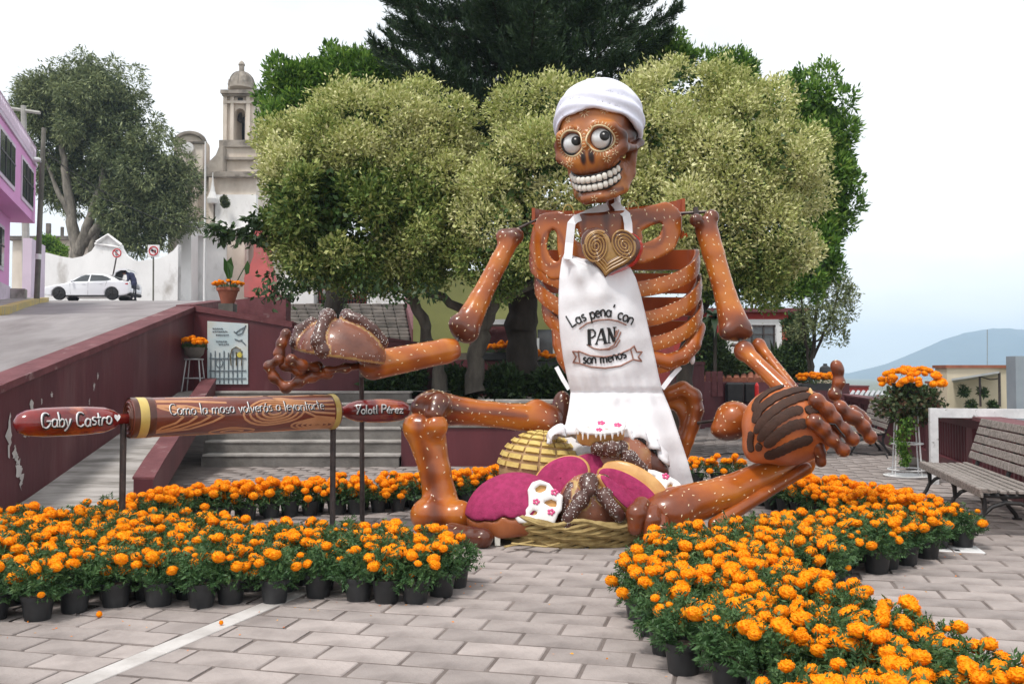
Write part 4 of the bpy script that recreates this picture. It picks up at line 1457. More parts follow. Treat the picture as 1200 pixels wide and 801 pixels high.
def crown(name, ells, Y, parent, m, npuff, rp, nleaf, L, W, seed, tint=.6, tv=.22, tfun=None, fill=4000, depth=.75, jit=.3, fillt=.05, front=-.6, up=.25):
    """ells: list of (px,py,rx,ry[,dY]) crown lobes in photo pixels at depth Y"""
    rng = np.random.default_rng(seed)
    Vs, Qs, Ts = [], [], []
    nv = 0
    cs = []
    for e in ells:
        dy = e[4] if len(e) > 4 else 0
        c = at(e[0], e[1], Y+dy)
        s = (Y+dy)/F
        cs.append((c, np.array([e[2]*s, min(e[2], e[3])*s*depth, e[3]*s])))
    area = np.array([q[1][0]*q[1][2] for q in cs])
    ccen = sum(q[0]*a for q, a in zip(cs, area))/area.sum()
    for (c, r), a in zip(cs, area/area.sum()):
        k = max(3, int(npuff*a))
        # even spread over the lobe
        i = np.arange(k)+.5
        ph = np.arccos(1-2*i/k); th = PI*(1+5**.5)*i+rng.uniform(0, 6)
        D = np.stack([np.cos(th)*np.sin(ph), np.sin(th)*np.sin(ph), np.cos(ph)], 1)
        D = nrm(D+rng.normal(size=D.shape)*.12)
        D = D[-D[:, 1] > front]
        for d in D:
            pr_ = rp*rng.uniform(.7, 1.3)
            C = c+d*np.maximum(r-pr_*.7, .1)*(1+float(np.clip(rng.normal(), -1.6, .75))*jit*.25)
            inside_other = any((((C-c2)/np.maximum(r2-pr_*.9, .05))**2).sum() < .7 for c2, r2 in cs if c2 is not c)
            if inside_other: continue
            tt = tint+rng.normal()*.07
            LL, WW = L, W
            if tfun is not None:
                tt, LL, WW = tfun(C, tt, L, W, rng)
            V, Q, T = puff_leaves(C, pr_, c, int(nleaf*(pr_/rp)**2), rng, LL, WW, tt, tv, up)
            Vs.append(V); Qs.append(Q+nv); Ts.append(np.repeat(T, 4)); nv += len(V)
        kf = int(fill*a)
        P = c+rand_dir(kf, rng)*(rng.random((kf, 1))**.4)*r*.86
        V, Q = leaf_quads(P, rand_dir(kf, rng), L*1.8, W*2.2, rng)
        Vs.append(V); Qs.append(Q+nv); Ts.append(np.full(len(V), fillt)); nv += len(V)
    return part_np(name, np.concatenate(Vs), np.concatenate(Qs), m, parent, tint=np.concatenate(Ts))

def px_of(P):
    y = P[1]
    return CX+F*P[0]/y, 438-F*(P[2]-CAMH)/y

# --- left variegated tree
YL = 17.6
t1 = thing('variegated_tree', 'cream and green variegated tree nearest the church with dark green reverted patch', 'tree', at(515, 452, 18.4))
trunk_part('trunk', [(ats([(517,462,18.3),(514,430,18.3),(498,385,18.1),(482,345,17.9),(455,300,17.7)]), [.17,.12,.11,.10,.08]),
                     (ats([(556,458,18.2),(558,420,18.2),(566,385,18.2),(580,350,18.1),(600,320,18),(630,290,18)]), [.20,.17,.15,.13,.10,.07]),
                     (ats([(566,385,18.2),(545,365,18),(510,345,17.8),(470,320,17.6),(430,290,17.5)]), [.12,.10,.08,.06,.04]),
                     (ats([(580,352,18.1),(615,338,18.2),(650,322,18.2),(690,300,18.2)]), [.1,.09,.07,.05])], MT['bark'], t1, seed=1)
def tf_left(C, t, L, W, rng):
    x, y = px_of(C)
    d = ((x-405)/88)**2+((y-246)/42)**2
    f = float(np.clip((d-.65)/.75, 0, 1)); f = f*f*(3-2*f)
    if f < 1: t = t*f+(.29+rng.normal()*.05)*(1-f); L, W = L*(1.4-.4*f), W*(1.5-.5*f)
    if f < .8: return t, L, W
    if y > 290 and x > 345: return .36+rng.normal()*.10, L*1.1, W*1.1
    if y > 235 and 330 < x < 520: return .54+rng.normal()*.1, L, W
    return t, L, W
crown('crown', [(368,188,60,60,.2),(430,175,105,66,-.2),(500,165,58,58,.1),(356,255,48,60,-.1),(415,245,108,78,-.5),(500,255,62,75,-.2),(368,294,40,34,-.3),(470,310,66,34,0),(545,225,40,70,.5)],
      YL, t1, MT['varieg'], 130, .46, 1350, .078, .039, 11, .74, .15, tf_left, 7000, jit=1.5)
# --- right variegated tree
YR = 17.2
t2 = thing('variegated_tree', 'large pale variegated tree rising behind the skull and right shoulder', 'tree', at(615, 452, 19))
trunk_part('trunk', [(ats([(613,458,19),(612,420,19),(611,380,19),(614,340,18.8),(640,290,18.4),(690,230,18)]), [.40,.33,.32,.34,.26,.15]),
                     (ats([(612,360,19),(580,320,18.6),(560,280,18.3)]), [.2,.15,.1]),
                     (ats([(630,330,18.7),(720,300,18.2),(800,270,18),(860,230,17.6)]), [.25,.2,.15,.1])], MT['bark_dark'], t2, seed=2, n=10)
def tf_right(C, t, L, W, rng):
    x, y = px_of(C)
    if y > 290 and x < 700: return .40+rng.normal()*.12, L, W
    if y > 300: return .36+rng.normal()*.12, L, W
    return t, L, W
crown('crown', [(655,140,70,50,.3),(600,195,50,55,0),(585,265,58,62,-.4),(570,310,50,36,-.2),(660,210,80,80,-.1),(720,165,70,60,.6),(800,125,72,55,.3),(870,140,58,48,.2),(790,190,70,70,-.2),(870,200,90,80,-.4),(915,190,52,62,0),(830,265,85,70,-.6),(890,275,60,62,-.3),(870,318,52,42,-.2),(760,260,70,70,.2),(790,235,60,60,-.4)],
      YR, t2, MT['varieg'], 190, .46, 1300, .076, .038, 12, .76, .15, tf_right, 9000, jit=1.5)
# --- dense green trees behind
t3 = thing('broadleaf_tree', 'bright green tree peeping over the left variegated crown', 'tree', at(380, 400, 22))
trunk_part('trunk', [(ats([(385,430,22.5),(390,300,22.4),(380,180,22.3),(370,110,22.3)]), [.25,.2,.15,.08])], MT['bark_dark'], t3, seed=3)
crown('crown', [(348,102,30,34),(382,98,40,32,.3),(420,95,42,30),(346,140,32,36),(400,130,75,40,.5),(465,110,40,35,.5)], 22.2, t3, MT['green'], 210, .28, 200, .135, .058, 13, .50, .24, None, 3000, jit=2.6, up=.8)
t4 = thing('broadleaf_tree', 'bright green tree at the right edge of the variegated crown', 'tree', at(900, 470, 21.5))
trunk_part('trunk', [(ats([(800,470,21.5),(806,400,21.5),(830,330,21.4),(890,270,21.4),(930,160,21.3)]), [.22,.19,.17,.14,.08])], MT['bark_dark'], t4, seed=4)
crown('crown', [(945,132,44,44),(965,175,36,42),(970,230,30,46),(955,270,35,45),(925,310,48,40,-.4),(890,318,52,24,-.6),(935,200,45,70),(830,330,44,16,-.3),(780,70,40,26,1.5),(860,85,30,22,1)], 21.2, t4, MT['green'], 280, .28, 200, .13, .056, 14, .50, .24, None, 4500, jit=2.4, up=.6)
# --- Norfolk pine
YP = 23.0
t5 = thing('pine_tree', 'tall dark drooping pine rising behind the variegated trees', 'tree', at(612, 420, YP))
ptop = at(612, -170, YP)
pbase = at(612, 440, YP)
trunk_part('trunk', [([pbase, (pbase+ptop)/2, ptop], [.38, .28, .12])], MT['bark_dark'], t5, seed=5)
rngp = np.random.default_rng(21)
mb = MB()
NP, ND = [], []
zt = np.linspace(at(0, 185, YP)[2], ptop[2]-.4, 13)
for wi, z in enumerate(zt):
    nb = 8
    Lb = np.interp(z, [zt[0], zt[3], zt[6], zt[-1]], [2.6, 3.7, 3.5, 2.0])
    for b in range(nb):
        a = 2*PI*(b+rngp.random()*.5)/nb+wi*.7
        d = np.array([math.cos(a), math.sin(a), 0])
        L_ = Lb*rngp.uniform(.85, 1.12)
        s = np.linspace(0, 1, 12)
        P = np.array([pbase[0], pbase[1], z])+d[None]*(s*L_)[:, None]
        P[:, 2] += -.42*np.sin(s*PI*.75)*L_*.28+ .32*s**3*L_*.5
        mb.tube(P, np.linspace(.055, .012, 12), 5)
        side = np.cross(d, [0, 0, 1.0])
        for q in np.linspace(.16, 1.0, 22):
            c = np.array([np.interp(q, s, P[:, i]) for i in range(3)])
            for sg in (-1, 1):
                ln = (.30+.75*math.sin(min(1, q*1.05)*PI)**.7*(1 if q < .9 else .8))*rngp.uniform(.75, 1.2)
                t = np.linspace(0, 1, 13)[:, None]
                dd = nrm(d*.75+side*sg*rngp.uniform(.45, 1.0)+np.array([0, 0, rngp.uniform(-.25, .1)]))
                B = c+dd*t*ln+np.array([0, 0, 1])*(t**2.2)*ln*.45
                tg = nrm(np.gradient(B, axis=0))
                for rep in range(8):
                    NP.append(B+rngp.normal(size=B.shape)*.015)
                    ND.append(tg*.9+rand_dir(13, rngp)*.75+np.array([0, 0, .25]))
NP = np.concatenate(NP); ND = np.concatenate(ND)
part('branch', mb, MT['bark_dark'], t5, smooth=60)
V, Q = leaf_quads(NP, ND, rngp.uniform(.10, .19, len(NP)), .024, rngp)
part_np('foliage', V, Q, MT['needle'], t5, tint=np.repeat(np.clip(rngp.normal(.3, .2, len(NP)), 0, 1), 4))
# --- big grey green tree on the left
YE = 62.0
t6 = thing('eucalyptus_tree', 'tall grey green tree with pale multiple trunks behind the white car', 'tree', at(90, 330, YE))
trunk_part('trunk', [(ats([(89,345,YE),(90,296,YE),(84,250,YE),(76,200,YE),(70,150,YE),(72,95,YE)]), [.55,.42,.34,.26,.18,.08]),
                     (ats([(92,296,YE),(104,260,YE-.5),(118,220,YE-.5),(128,170,YE),(125,110,YE)]), [.38,.30,.24,.16,.07]),
                     (ats([(95,290,YE),(122,255,YE-1),(150,235,YE-1),(180,220,YE-1)]), [.28,.22,.15,.08]),
                     (ats([(86,260,YE),(66,220,YE),(50,180,YE)]), [.25,.16,.08]),
                     (ats([(104,330,YE-.3),(108,285,YE-.3),(126,250,YE-.3)]), [.3,.24,.16])], MT['bark_pale'], t6, seed=6, n=8)
crown('crown', [(78,110,45,32),(106,104,38,34),(60,130,40,38,1),(120,125,50,45,-1),(85,170,50,45,1.5),(140,160,38,45,-1),(165,195,45,38,-1.5),(200,215,28,36,-1),(120,215,45,36,1),(195,250,34,28,-1),(155,245,45,32,-1),(72,215,30,32,2),(165,280,32,18,-1.2),(130,275,24,16,1),(45,122,24,32,0)],
      YE, t6, MT['euca'], 460, .72, 230, .30, .085, 15, .46, .24, None, 9000, jit=2.2, up=-.4, front=-.9)
# --- low bushes beyond the wall
def bush(name, label, cat, ells, Y, n, rp, nl, L, W, m, seed, base, tint=.4, group=None, up=.25, fill=600):
    t = thing(name, label, cat, base, group)
    crown('foliage', ells, Y, t, m, n, rp, nl, L, W, seed, tint, .22, None, fill, jit=.7, up=up)
    return t
bush('bush', 'round green bush above the white wall left of the big trunk', 'bush', [(55,288,12,10),(66,296,9,7),(48,298,10,7)], 56, 22, .35, 200, .22, .1, MT['green'], 31, at(56, 302, 56), .55)
bush('bush', 'small dark tuft growing from the church wall', 'bush', [(262.5,234,2.5,4),(264,239,3.5,3)], 64.8, 7, .16, 60, .14, .07, MT['euca'], 32, at(263, 242, 64.8), .3)
# --- slim tree on the right
YS_ = 29.0
t7 = thing('slim_tree', 'slender young tree with airy grey green leaves beside the red house', 'tree', at(955, 465, YS_))
trunk_part('trunk', [(ats([(950,470,YS_),(951,430,YS_),(955,390,YS_),(958,350,YS_),(962,310,YS_)]), [.09,.07,.06,.045,.02]),
                     (ats([(950,450,YS_),(946,410,YS_),(940,370,YS_),(938,330,YS_)]), [.06,.05,.04,.02]),
                     (ats([(953,420,YS_),(968,385,YS_),(980,355,YS_),(985,325,YS_)]), [.05,.04,.03,.015]),
                     (ats([(955,400,YS_),(975,385,YS_),(995,378,YS_)]), [.035,.025,.01])], MT['bark_dark'], t7, seed=7, n=6)
crown('crown', [(960,318,20,20),(975,340,22,20,.3),(948,350,20,22),(985,365,16,16),(965,375,22,18,-.3),(990,345,14,16),(940,385,16,14),(980,395,14,10,.2),(955,300,12,12)], YS_, t7, MT['euca'], 80, .30, 70, .13, .045, 16, .52, .22, None, 60, jit=2.5, front=-1.2)
# --- plants round the red house
bush('bush', 'mixed green bush left of the red house window', 'bush', [(828,420,26,26),(846,432,22,18),(822,395,16,18)], 31.5, 60, .28, 130, .15, .07, MT['shrub'], 33, at(832, 448, 31.5), .62)
bush('bush', 'leafy green bush under the red house window', 'bush', [(885,432,26,18),(868,437,20,14),(905,436,18,14)], 32, 50, .26, 120, .15, .07, MT['shrub'], 34, at(885, 450, 32), .55)
bush('bush', 'dark green bush between the red house and the slim tree', 'bush', [(925,430,22,22),(935,408,14,16),(918,446,22,12),(930,380,12,10)], 31, 55, .28, 130, .16, .07, MT['shrub'], 35, at(925, 455, 31), .48)
# agave and palm: each blade a part
def blades(name, label, cat, base, n, L, W, m, seed, spread, droop, z0=0.0):
    rng = random.Random(seed)
    t = thing(name, label, cat, base)
    for k in range(n):
        a = 2*PI*k/n+rng.uniform(-.2, .2)
        el = rng.uniform(*spread)
        d = np.array([math.cos(a)*math.cos(el), math.sin(a)*math.cos(el), math.sin(el)])
        sd = np.array([-math.sin(a), math.cos(a), 0])
        l_ = L*rng.uniform(.8, 1.15)
        V = []
        for i in range(6):
            s = i/5
            w_ = W*(math.sin(PI*min(1, s*.85+.15))**.8)*(1-s**3)+.004
            c = np.asarray(base)+np.array([0, 0, z0])+d*s*l_-np.array([0, 0, 1])*droop*s*s*l_
            V += [c-sd*w_*.5+np.array([0, 0, w_*.2]), c-np.array([0, 0, w_*.1]), c+sd*w_*.5+np.array([0, 0, w_*.2])]
        fs = []
        for i in range(5):
            fs += [(i*3, i*3+1, i*3+4, i*3+3), (i*3+1, i*3+2, i*3+5, i*3+4)]
        part('leaf', MB().add(V, fs), m, t, smooth=60)
    return t
blades('agave', 'spiky blue green agave in front of the red house wall', 'plant', at(909, 428, 31.6), 14, 1.0, .16, MT['euca'], 3, (.5, 1.4), .1)
pm = blades('palm', 'small palm with drooping feathery fronds by the red house window', 'palm', at(838, 372, 30.5), 14, 1.0, .26, MT['shrub'], 4, (-.2, 1.1), .55)
part('stem', MB().tube([at(838, 450, 30.5), at(838, 373, 30.5)], .06, 6), MT['bark_dark'], pm)
# --- dark shrubs inside the planter
for i, (lab, e, sd) in enumerate([
    ('dark shrub in the planter left of the leaning trunk', [(470,446,26,18),(446,452,20,14)], 41),
    ('dark low shrub between the two pale tree trunks', [(532,450,20,16),(545,455,16,10)], 42),
    ('dark shrub between the pale trunk and the thick dark trunk', [(586,448,20,14),(596,455,18,10)], 43),
    ('dark shrub in the planter right of the thick trunk', [(648,452,26,16),(668,446,18,18)], 44)]):
    bush('shrub', lab, 'shrub', e, 18.6, 34, .20, 130, .12, .055, MT['shrub'], sd, at(e[0][0], 466, 18.6), .22)
# overhanging twig left of the left crown
tw_ = [(ats([(300,262,17.2),(285,268,17),(268,272,16.9),(252,266,16.9)]), [.03,.025,.02,.01]), (ats([(285,268,17),(272,278,16.9),(262,276,16.9)]), [.02,.015,.01])]
trunk_part('branch', tw_, MT['bark_dark'], t1, seed=8, n=5)
rng = np.random.default_rng(77)
P = np.concatenate([ats([(x, y, 16.9)])+rng.normal(size=(26, 3))*[.10, .12, .06] for x, y in [(252,264),(260,268),(268,270),(264,276),(274,276),(284,270),(290,276),(300,270),(296,262),(305,280),(300,255)]])
V, Q = leaf_quads(P, rand_dir(len(P), rng)*.7+np.array([-.5, 0, -.5]), .17, .075, rng)
part_np('hanging_twig_leaves', V, Q, MT['shrub'], t1, tint=np.repeat(rng.uniform(0, .45, len(P)), 4))
P = np.concatenate([ats([(x, y, 16.6)])+rng.normal(size=(60, 3))*[.16, .14, .10] for x, y in [(318,335),(330,325),(326,345),(345,335),(372,330),(430,335),(470,342),(500,338)]])
V, Q = leaf_quads(P, rand_dir(len(P), rng)*.8+np.array([0, 0, -.7]), .14, .06, rng)
part_np('hanging_twig_leaves', V, Q, MT['shrub'], t1, tint=np.repeat(rng.uniform(0, .5, len(P)), 4))

# ================================================================== MARIGOLD POTS
def flower_mesh(seed):
    rng = np.random.default_rng(seed)
    V, Q, T = [], [], []
    nv = 0
    n = 70
    Rr = .043
    for i in range(n):
        z = 1-1.4*(i+.5)/n          # cos polar, top to below the equator
        th = i*2.39996+rng.normal()*.2
        s = math.sqrt(max(0, 1-z*z))
        d = np.array([math.cos(th)*s, math.sin(th)*s, z])
        c = d*np.array([Rr, Rr, Rr*.80])*rng.uniform(.97, 1.0)
        tn = nrm(np.cross([0, 0, 1.0], d)+rng.normal(size=3)*.2)
        up = nrm(np.cross(d, tn))
        w_ = .0125*rng.uniform(.8, 1.3); h = .0065*rng.uniform(.7, 1.3)
        o = nrm(d*rng.uniform(.35, .8)+up*rng.uniform(.1, .9)+tn*rng.normal()*.2)
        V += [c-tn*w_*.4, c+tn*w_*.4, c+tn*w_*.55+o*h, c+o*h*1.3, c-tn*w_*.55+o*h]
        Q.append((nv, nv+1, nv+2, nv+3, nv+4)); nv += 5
        T += [.36, .36]+[.60+.26*max(z, 0)+rng.normal()*.07]*3
    e = MB().ell((0, 0, 0), (Rr, Rr, Rr*.80), 18, 11)
    ev = np.concatenate(e.v)
    ev = ev*(1+rng.normal(size=(len(ev), 1))*.045)
    V = np.concatenate([np.array(V), ev, np.array([(0.002, 0, -.012), (-.002, .0015, -.012), (0, -.002, -.012), (.001, 0, -.085), (-.001, .001, -.085), (0, -.001, -.085)])])
    me = bpy.data.meshes.new('flower')
    nf = nv+len(ev)
    faces = [tuple(q) for q in Q]+[tuple(i+nv for i in f) for f in e.f]
    stem = [(nf, nf+1, nf+4, nf+3), (nf+1, nf+2, nf+5, nf+4), (nf+2, nf, nf+3, nf+5)]
    me.from_pydata(V.tolist(), [], faces+stem)
    a = me.attributes.new('tint', 'FLOAT', 'POINT')
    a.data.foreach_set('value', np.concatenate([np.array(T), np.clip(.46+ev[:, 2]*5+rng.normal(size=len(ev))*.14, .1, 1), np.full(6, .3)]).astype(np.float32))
    me.materials.append(MT['petal']); me.materials.append(MT['mleaf'])
    for p in list(me.polygons)[-3:]: p.material_index = 1
    me.update()
    return me
FLOWERS = [flower_mesh(100+i) for i in range(7)]

def pot_mesh():
    mb = MB()
    mb.lathe([(.078, 0), (.098, .135), (.104, .135), (.106, .163), (.098, .163), (.095, .140)], n=18, cap=False)
    mb.lathe([(.0, .001), (.078, .001)], n=18, cap=False)
    me = bpy.data.meshes.new('pot')
    me.from_pydata(np.concatenate(mb.v).tolist(), [], mb.f)
    me.materials.append(MT['pot'])
    smooth_mesh(me, 35)
    return me
POT_ME = pot_mesh()
def soil_mesh():
    mb = MB().lathe([(.0, .150), (.05, .152), (.096, .143)], n=14, cap=False)
    me = bpy.data.meshes.new('soil')
    me.from_pydata(np.concatenate(mb.v).tolist(), [], mb.f)
    me.materials.append(MT['soil'])
    return me
SOIL_ME = soil_mesh()
def foliage_mesh(seed, n=330, rad=.165, h=.20, z0=.15):
    """feathery compound marigold leaves: each leaf is a rib of paired leaflets"""
    rng = np.random.default_rng(seed)
    Vs, Qs, Ts = [], [], []
    nv = 0
    for i in range(n):
        a = rng.uniform(0, 2*PI)
        s = rng.random()**.55
        zz = rng.random()
        rr = rad*s*(.62+.38*math.sin(PI*min(1, zz*.9+.15)))
        c = np.array([rr*math.cos(a)*.8, rr*math.sin(a)*.8, z0-.02+h*zz*(1-.30*s*s)])
        d = nrm(np.array([math.cos(a), math.sin(a), 0])*rng.uniform(.4, 1.1)+np.array([0, 0, rng.uniform(-.35, .9)])+rng.normal(size=3)*.35)
        sd = nrm(np.cross(d, rng.normal(size=3)))
        L_ = rng.uniform(.045, .075)
        k = 4
        P = np.repeat(c[None]+d[None]*np.linspace(.1, .8, k)[:, None]*L_, 2, 0)
        sg = np.tile([1, -1], k)[:, None]
        D = d[None]*.75+sd[None]*sg
        P = np.concatenate([P, (c+d*L_*.75)[None]]); D = np.concatenate([D, d[None]])
        V, Q = leaf_quads(P, D, L_*.5*rng.uniform(.8, 1.2), L_*.19, rng, .1)
        Vs.append(V); Qs.append(Q+nv); nv += len(V)
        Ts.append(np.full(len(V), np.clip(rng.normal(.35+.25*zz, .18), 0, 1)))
    me = mesh_np('foliage', np.concatenate(Vs), np.concatenate(Qs), np.concatenate(Ts))
    me.materials.append(MT['mleaf'])
    return me
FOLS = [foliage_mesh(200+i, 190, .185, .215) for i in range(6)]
FOLS_FAR = [foliage_mesh(250+i, 120, .18, .20) for i in range(3)]

def add_obj(name, me, parent, loc=(0, 0, 0), rot=(0, 0, 0), sc=1.0):
    o = bpy.data.objects.new(name, me)
    COL.objects.link(o)
    o.parent = parent
    o.location = loc
    o.rotation_euler = rot
    o.scale = (sc, sc, sc) if np.isscalar(sc) else sc
    return o

def flower_spots(rng, n, rad=.16, zt=.372):
    out_ = []
    for _ in range(400):
        if len(out_) >= n: break
        a, s = rng.uniform(0, 2*PI), rng.random()**.6
        if rng.random() < .14: s = 1.12
        x, y = rad*s*math.cos(a), rad*s*math.sin(a)
        z = zt-.10*s*s+rng.uniform(-.025, .03) if s <= 1 else rng.uniform(.19, .26)
        if all((x-q[0])**2+(y-q[1])**2+(z-q[2])**2 > .052**2 for q in out_):
            out_.append((x, y, z))
    return out_

def make_pot(kind, seed, far=False):
    rng = np.random.default_rng(seed)
    t = thing('marigold_pot', 'x', 'potted flower')
    add_obj('pot', POT_ME, t)
    if not far: add_obj('soil', SOIL_ME, t)
    add_obj('foliage', (FOLS_FAR[seed % 3] if far else FOLS[seed % 6]), t, rot=(0, 0, rng.uniform(0, 6)), sc=(1.05, 1.05, rng.uniform(.92, 1.12)))
    sp = flower_spots(rng, kind)
    if far:
        mb = MB()
        for i, p in enumerate(sp):
            me = FLOWERS[i % 7]
            co = np.empty(len(me.vertices)*3); me.vertices.foreach_get('co', co)
            at_ = np.empty(len(me.vertices)); me.attributes['tint'].data.foreach_get('value', at_)
            s_ = rng.uniform(.95, 1.3)
            mb.add(co.reshape(-1, 3)*s_*[1,1,.95]+p, [tuple(f.vertices) for f in me.polygons], 0, at_)
        o = part('flower_heads', mb, MT['petal'], t, kind='stuff')
    else:
        for i, p in enumerate(sp):
            lean = np.array(p[:2])*2.2
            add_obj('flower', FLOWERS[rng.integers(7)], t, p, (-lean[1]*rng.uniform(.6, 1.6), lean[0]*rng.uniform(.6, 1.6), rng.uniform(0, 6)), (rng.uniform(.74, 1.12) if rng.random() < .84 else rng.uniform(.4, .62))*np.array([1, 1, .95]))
    return remember(t)
PROTO = [make_pot(n, 300+i) for i, n in enumerate([6, 8, 5, 9, 7, 10, 4, 8])]
PROTO_FAR = [make_pot(n, 350+i, True) for i, n in enumerate([9, 11, 7, 10])]
used = set()
def place_pot(X, Y, label, group, seed, sc=None, z=0.0, kind=None):
    rng = random.Random(seed)
    far = Y > 9.0
    pr_ = PROTO_FAR if far else PROTO
    i = rng.randrange(len(pr_)) if kind is None else kind
    p = pr_[i]
    sc = sc or rng.uniform(.92, 1.10)
    rz = rng.uniform(0, 6)
    if p.name not in used:
        used.add(p.name)
        p.location = (X, Y, z); p.rotation_euler = (0, 0, rz); p.scale = (sc,)*3
        p['label'] = label; p['group'] = group
        return p
    return copy_tree(p, (X, Y, z), rz, sc, label, group)

placed = []
ORD = ['first','second','third','fourth','fifth','sixth','seventh','eighth','ninth','tenth','eleventh','twelfth','thirteenth','fourteenth','fifteenth','sixteenth','seventeenth','eighteenth','nineteenth','twentieth']
def ordw(k):
    if k < 20: return ORD[k]
    t_ = ['twenty','thirty','forty','fifty'][(k+1)//10-2]
    return t_+'-'+ORD[(k+1) % 10-1] if (k+1) % 10 else {'twenty':'twentieth','thirty':'thirtieth','forty':'fortieth'}[t_]
def ok(x, y, d):
    return all((x-a)**2+(y-b)**2 > d*d for a, b in placed)
# row of pots along the front of the left bed (pot feet seen in the photograph)
front = [(-8,728),(44,729),(87,719),(135,713),(186,712),(236,713.5),(270,709),(322,708.5),(373,702),(420,706),(453,708.5),(487,709),(517,701),(534,690)]
words_l = ['leftmost, half cut off by the frame edge', 'in front at the far left corner', 'second whole pot from the left', 'third whole pot from the left', 'fourth whole pot from the left',
           'left of the pale paving strip', 'set slightly back left of the strip end', 'at the head of the pale paving strip', 'just right of the pale paving strip',
           'fourth from the right end', 'third from the right end', 'second from the right end', 'at the right front corner', 'last and nearest the bone foot']
for k, (px, py) in enumerate(front):
    g = gnd(px, py)
    g = g+nrm(g*[1, 1, 0])*.085
    place_pot(g[0], g[1], 'front row marigold pot of the left bed, '+words_l[k], 'marigold pots in the front row of the left bed', 500+k, 1.02)
    placed.append((g[0], g[1]))
def fill_bed(poly, sp, bed, group, seed, margin=.06, row0=1):
    rng = random.Random(seed)
    xs = [p[0] for p in poly]; ys = [p[1] for p in poly]
    y = min(ys); r = 0; n = 0; row = row0
    while y < max(ys):
        got = []
        x = min(xs)+(r % 2)*sp*.5
        while x < max(xs):
            px_, py_ = x+rng.uniform(-.035, .035), y+rng.uniform(-.035, .035)
            if inside(poly, px_, py_) and edge_dist(poly, px_, py_) > margin and ok(px_, py_, .205) and abs(px_) < py_*.60+.25:
                got.append((px_/py_, place_pot(px_, py_, 'x', group, seed*1000+n)))
                placed.append((px_, py_)); n += 1
            x += sp
        got.sort(key=lambda g_: g_[0])
        for k, (_, o) in enumerate(got):
            o['label'] = 'marigold pot, '+ordw(k)+' from the left in the '+ordw(row)+' row of the '+bed
        if got: row += 1
        y += sp*.87; r += 1
    return n
fill_bed(BED_L, .262, 'left bed', 'marigold pots filling the left bed', 61)
# left edge row of the right bed
edge_r = [(750,729),(765,748),(781,770),(801,793)]
wr = ['marigold pot at the left corner of the right bed beside the basket', 'marigold pot second along the left edge of the right bed', 'marigold pot third along the left edge with low drooping flowers', 'marigold pot at the bottom of the right bed left edge']
for k, (px, py) in enumerate(edge_r):
    g = gnd(px, py); g = g+nrm(g*[1, 1, 0])*.085
    place_pot(g[0], g[1], wr[k], 'marigold pots along the left edge of the right bed', 540+k, 1.02)
    placed.append((g[0], g[1]))
edge_q = [(1040,668),(1062,663),(1087,656)]
wq = ['marigold pot third from the outer end of the right arm, facing the bench', 'marigold pot second from the outer end of the right arm', 'marigold pot at the outer end of the right arm nearest the bench']
for k, (px, py) in enumerate(edge_q):
    g = gnd(px, py); g = g+nrm(g*[1, 1, 0])*.085
    place_pot(g[0], g[1], wq[k], 'marigold pots at the outer end of the right arm', 560+k, 1.05)
    placed.append((g[0], g[1]))
fill_bed(BED_R, .262, 'right bed', 'marigold pots filling the right bed', 62, .04, 0)
# ring of pots round the back of the sculpture
def arc_row(pts, sp, label, group, seed):
    pts = np.array(pts, float)
    seg = np.r_[0, np.cumsum(np.linalg.norm(np.diff(pts, axis=0), axis=1))]
    n = int(seg[-1]/sp)
    rng = random.Random(seed); cnt = 0
    for k in range(n+1):
        s = seg[-1]*k/n
        x, y = np.interp(s, seg, pts[:, 0])+rng.uniform(-.03, .03), np.interp(s, seg, pts[:, 1])+rng.uniform(-.03, .03)
        if ok(x, y, .20) and abs(x) < y*.60+.2:
            place_pot(x, y, 'marigold pot, '+ordw(cnt)+label, group, seed*100+k)
            placed.append((x, y)); cnt += 1
la = [gp[:2] for gp in [gnd(-40, 655), gnd(60, 642), gnd(130, 632), gnd(200, 620), gnd(270, 611), gnd(340, 604), gnd(410, 602), gnd(470, 598), gnd(530, 590), gnd(600, 582)]]
la2 = [(x-.06, y+.26) for x, y in la]
arc_row(la, .255, ' from the left in the inner row behind the rolling pin', 'marigold pots in the left part of the ring', 71)
arc_row(la2, .27, ' from the left in the outer row before the steps', 'marigold pots in the left part of the ring', 72)
mid = [gnd(610, 581)[:2], (.6, 12.7), (1.4, 13.3), (2.2, 13.5), (3.2, 13.2)]
arc_row(mid, .27, ' from the left in the ring behind the apron', 'marigold pots in the ring behind the sculpture', 73)
ra = [(3.25, 12.0), (3.3, 11.3), (3.45, 10.7), (3.7, 10.1), (3.86, 9.5), (3.92, 9.0), (3.9, 8.5)]
ra2 = [(x+.26, y+.08) for x, y in ra[1:]]
ra0 = [(x-.26, y-.03) for x, y in ra[1:-2]]
arc_row(ra, .255, ' from the back in the middle row under the striped bread', 'marigold pots in the right part of the ring', 74)
arc_row(ra2, .262, ' from the back in the outer row facing the benches', 'marigold pots in the right part of the ring', 75)
arc_row(ra0, .262, ' from the back in the inner row behind the shin bone', 'marigold pots in the right part of the ring', 76)
for p in PROTO+PROTO_FAR:
    if p.name not in used:
        for c in list(p.children): bpy.data.objects.remove(c)
        bpy.data.objects.remove(p)
print('POTS', len(placed))
# fallen blossom and petal on the paving
for px, py, lab in [(116,723,'orange marigold blossom fallen on the paving before the left bed'), (259,733,'small withered blossom lying on the pale paving strip')]:
    g = gnd(px, py)
    o = bpy.data.objects.new('fallen_flower', FLOWERS[2] if px < 200 else FLOWERS[4]); COL.objects.link(o)
    o.location = (g[0], g[1], .022); o.rotation_euler = (1.2, .4, 1); o.scale = (.45,)*3 if px < 200 else (.32,)*3
    setp(o, lab, 'flower')

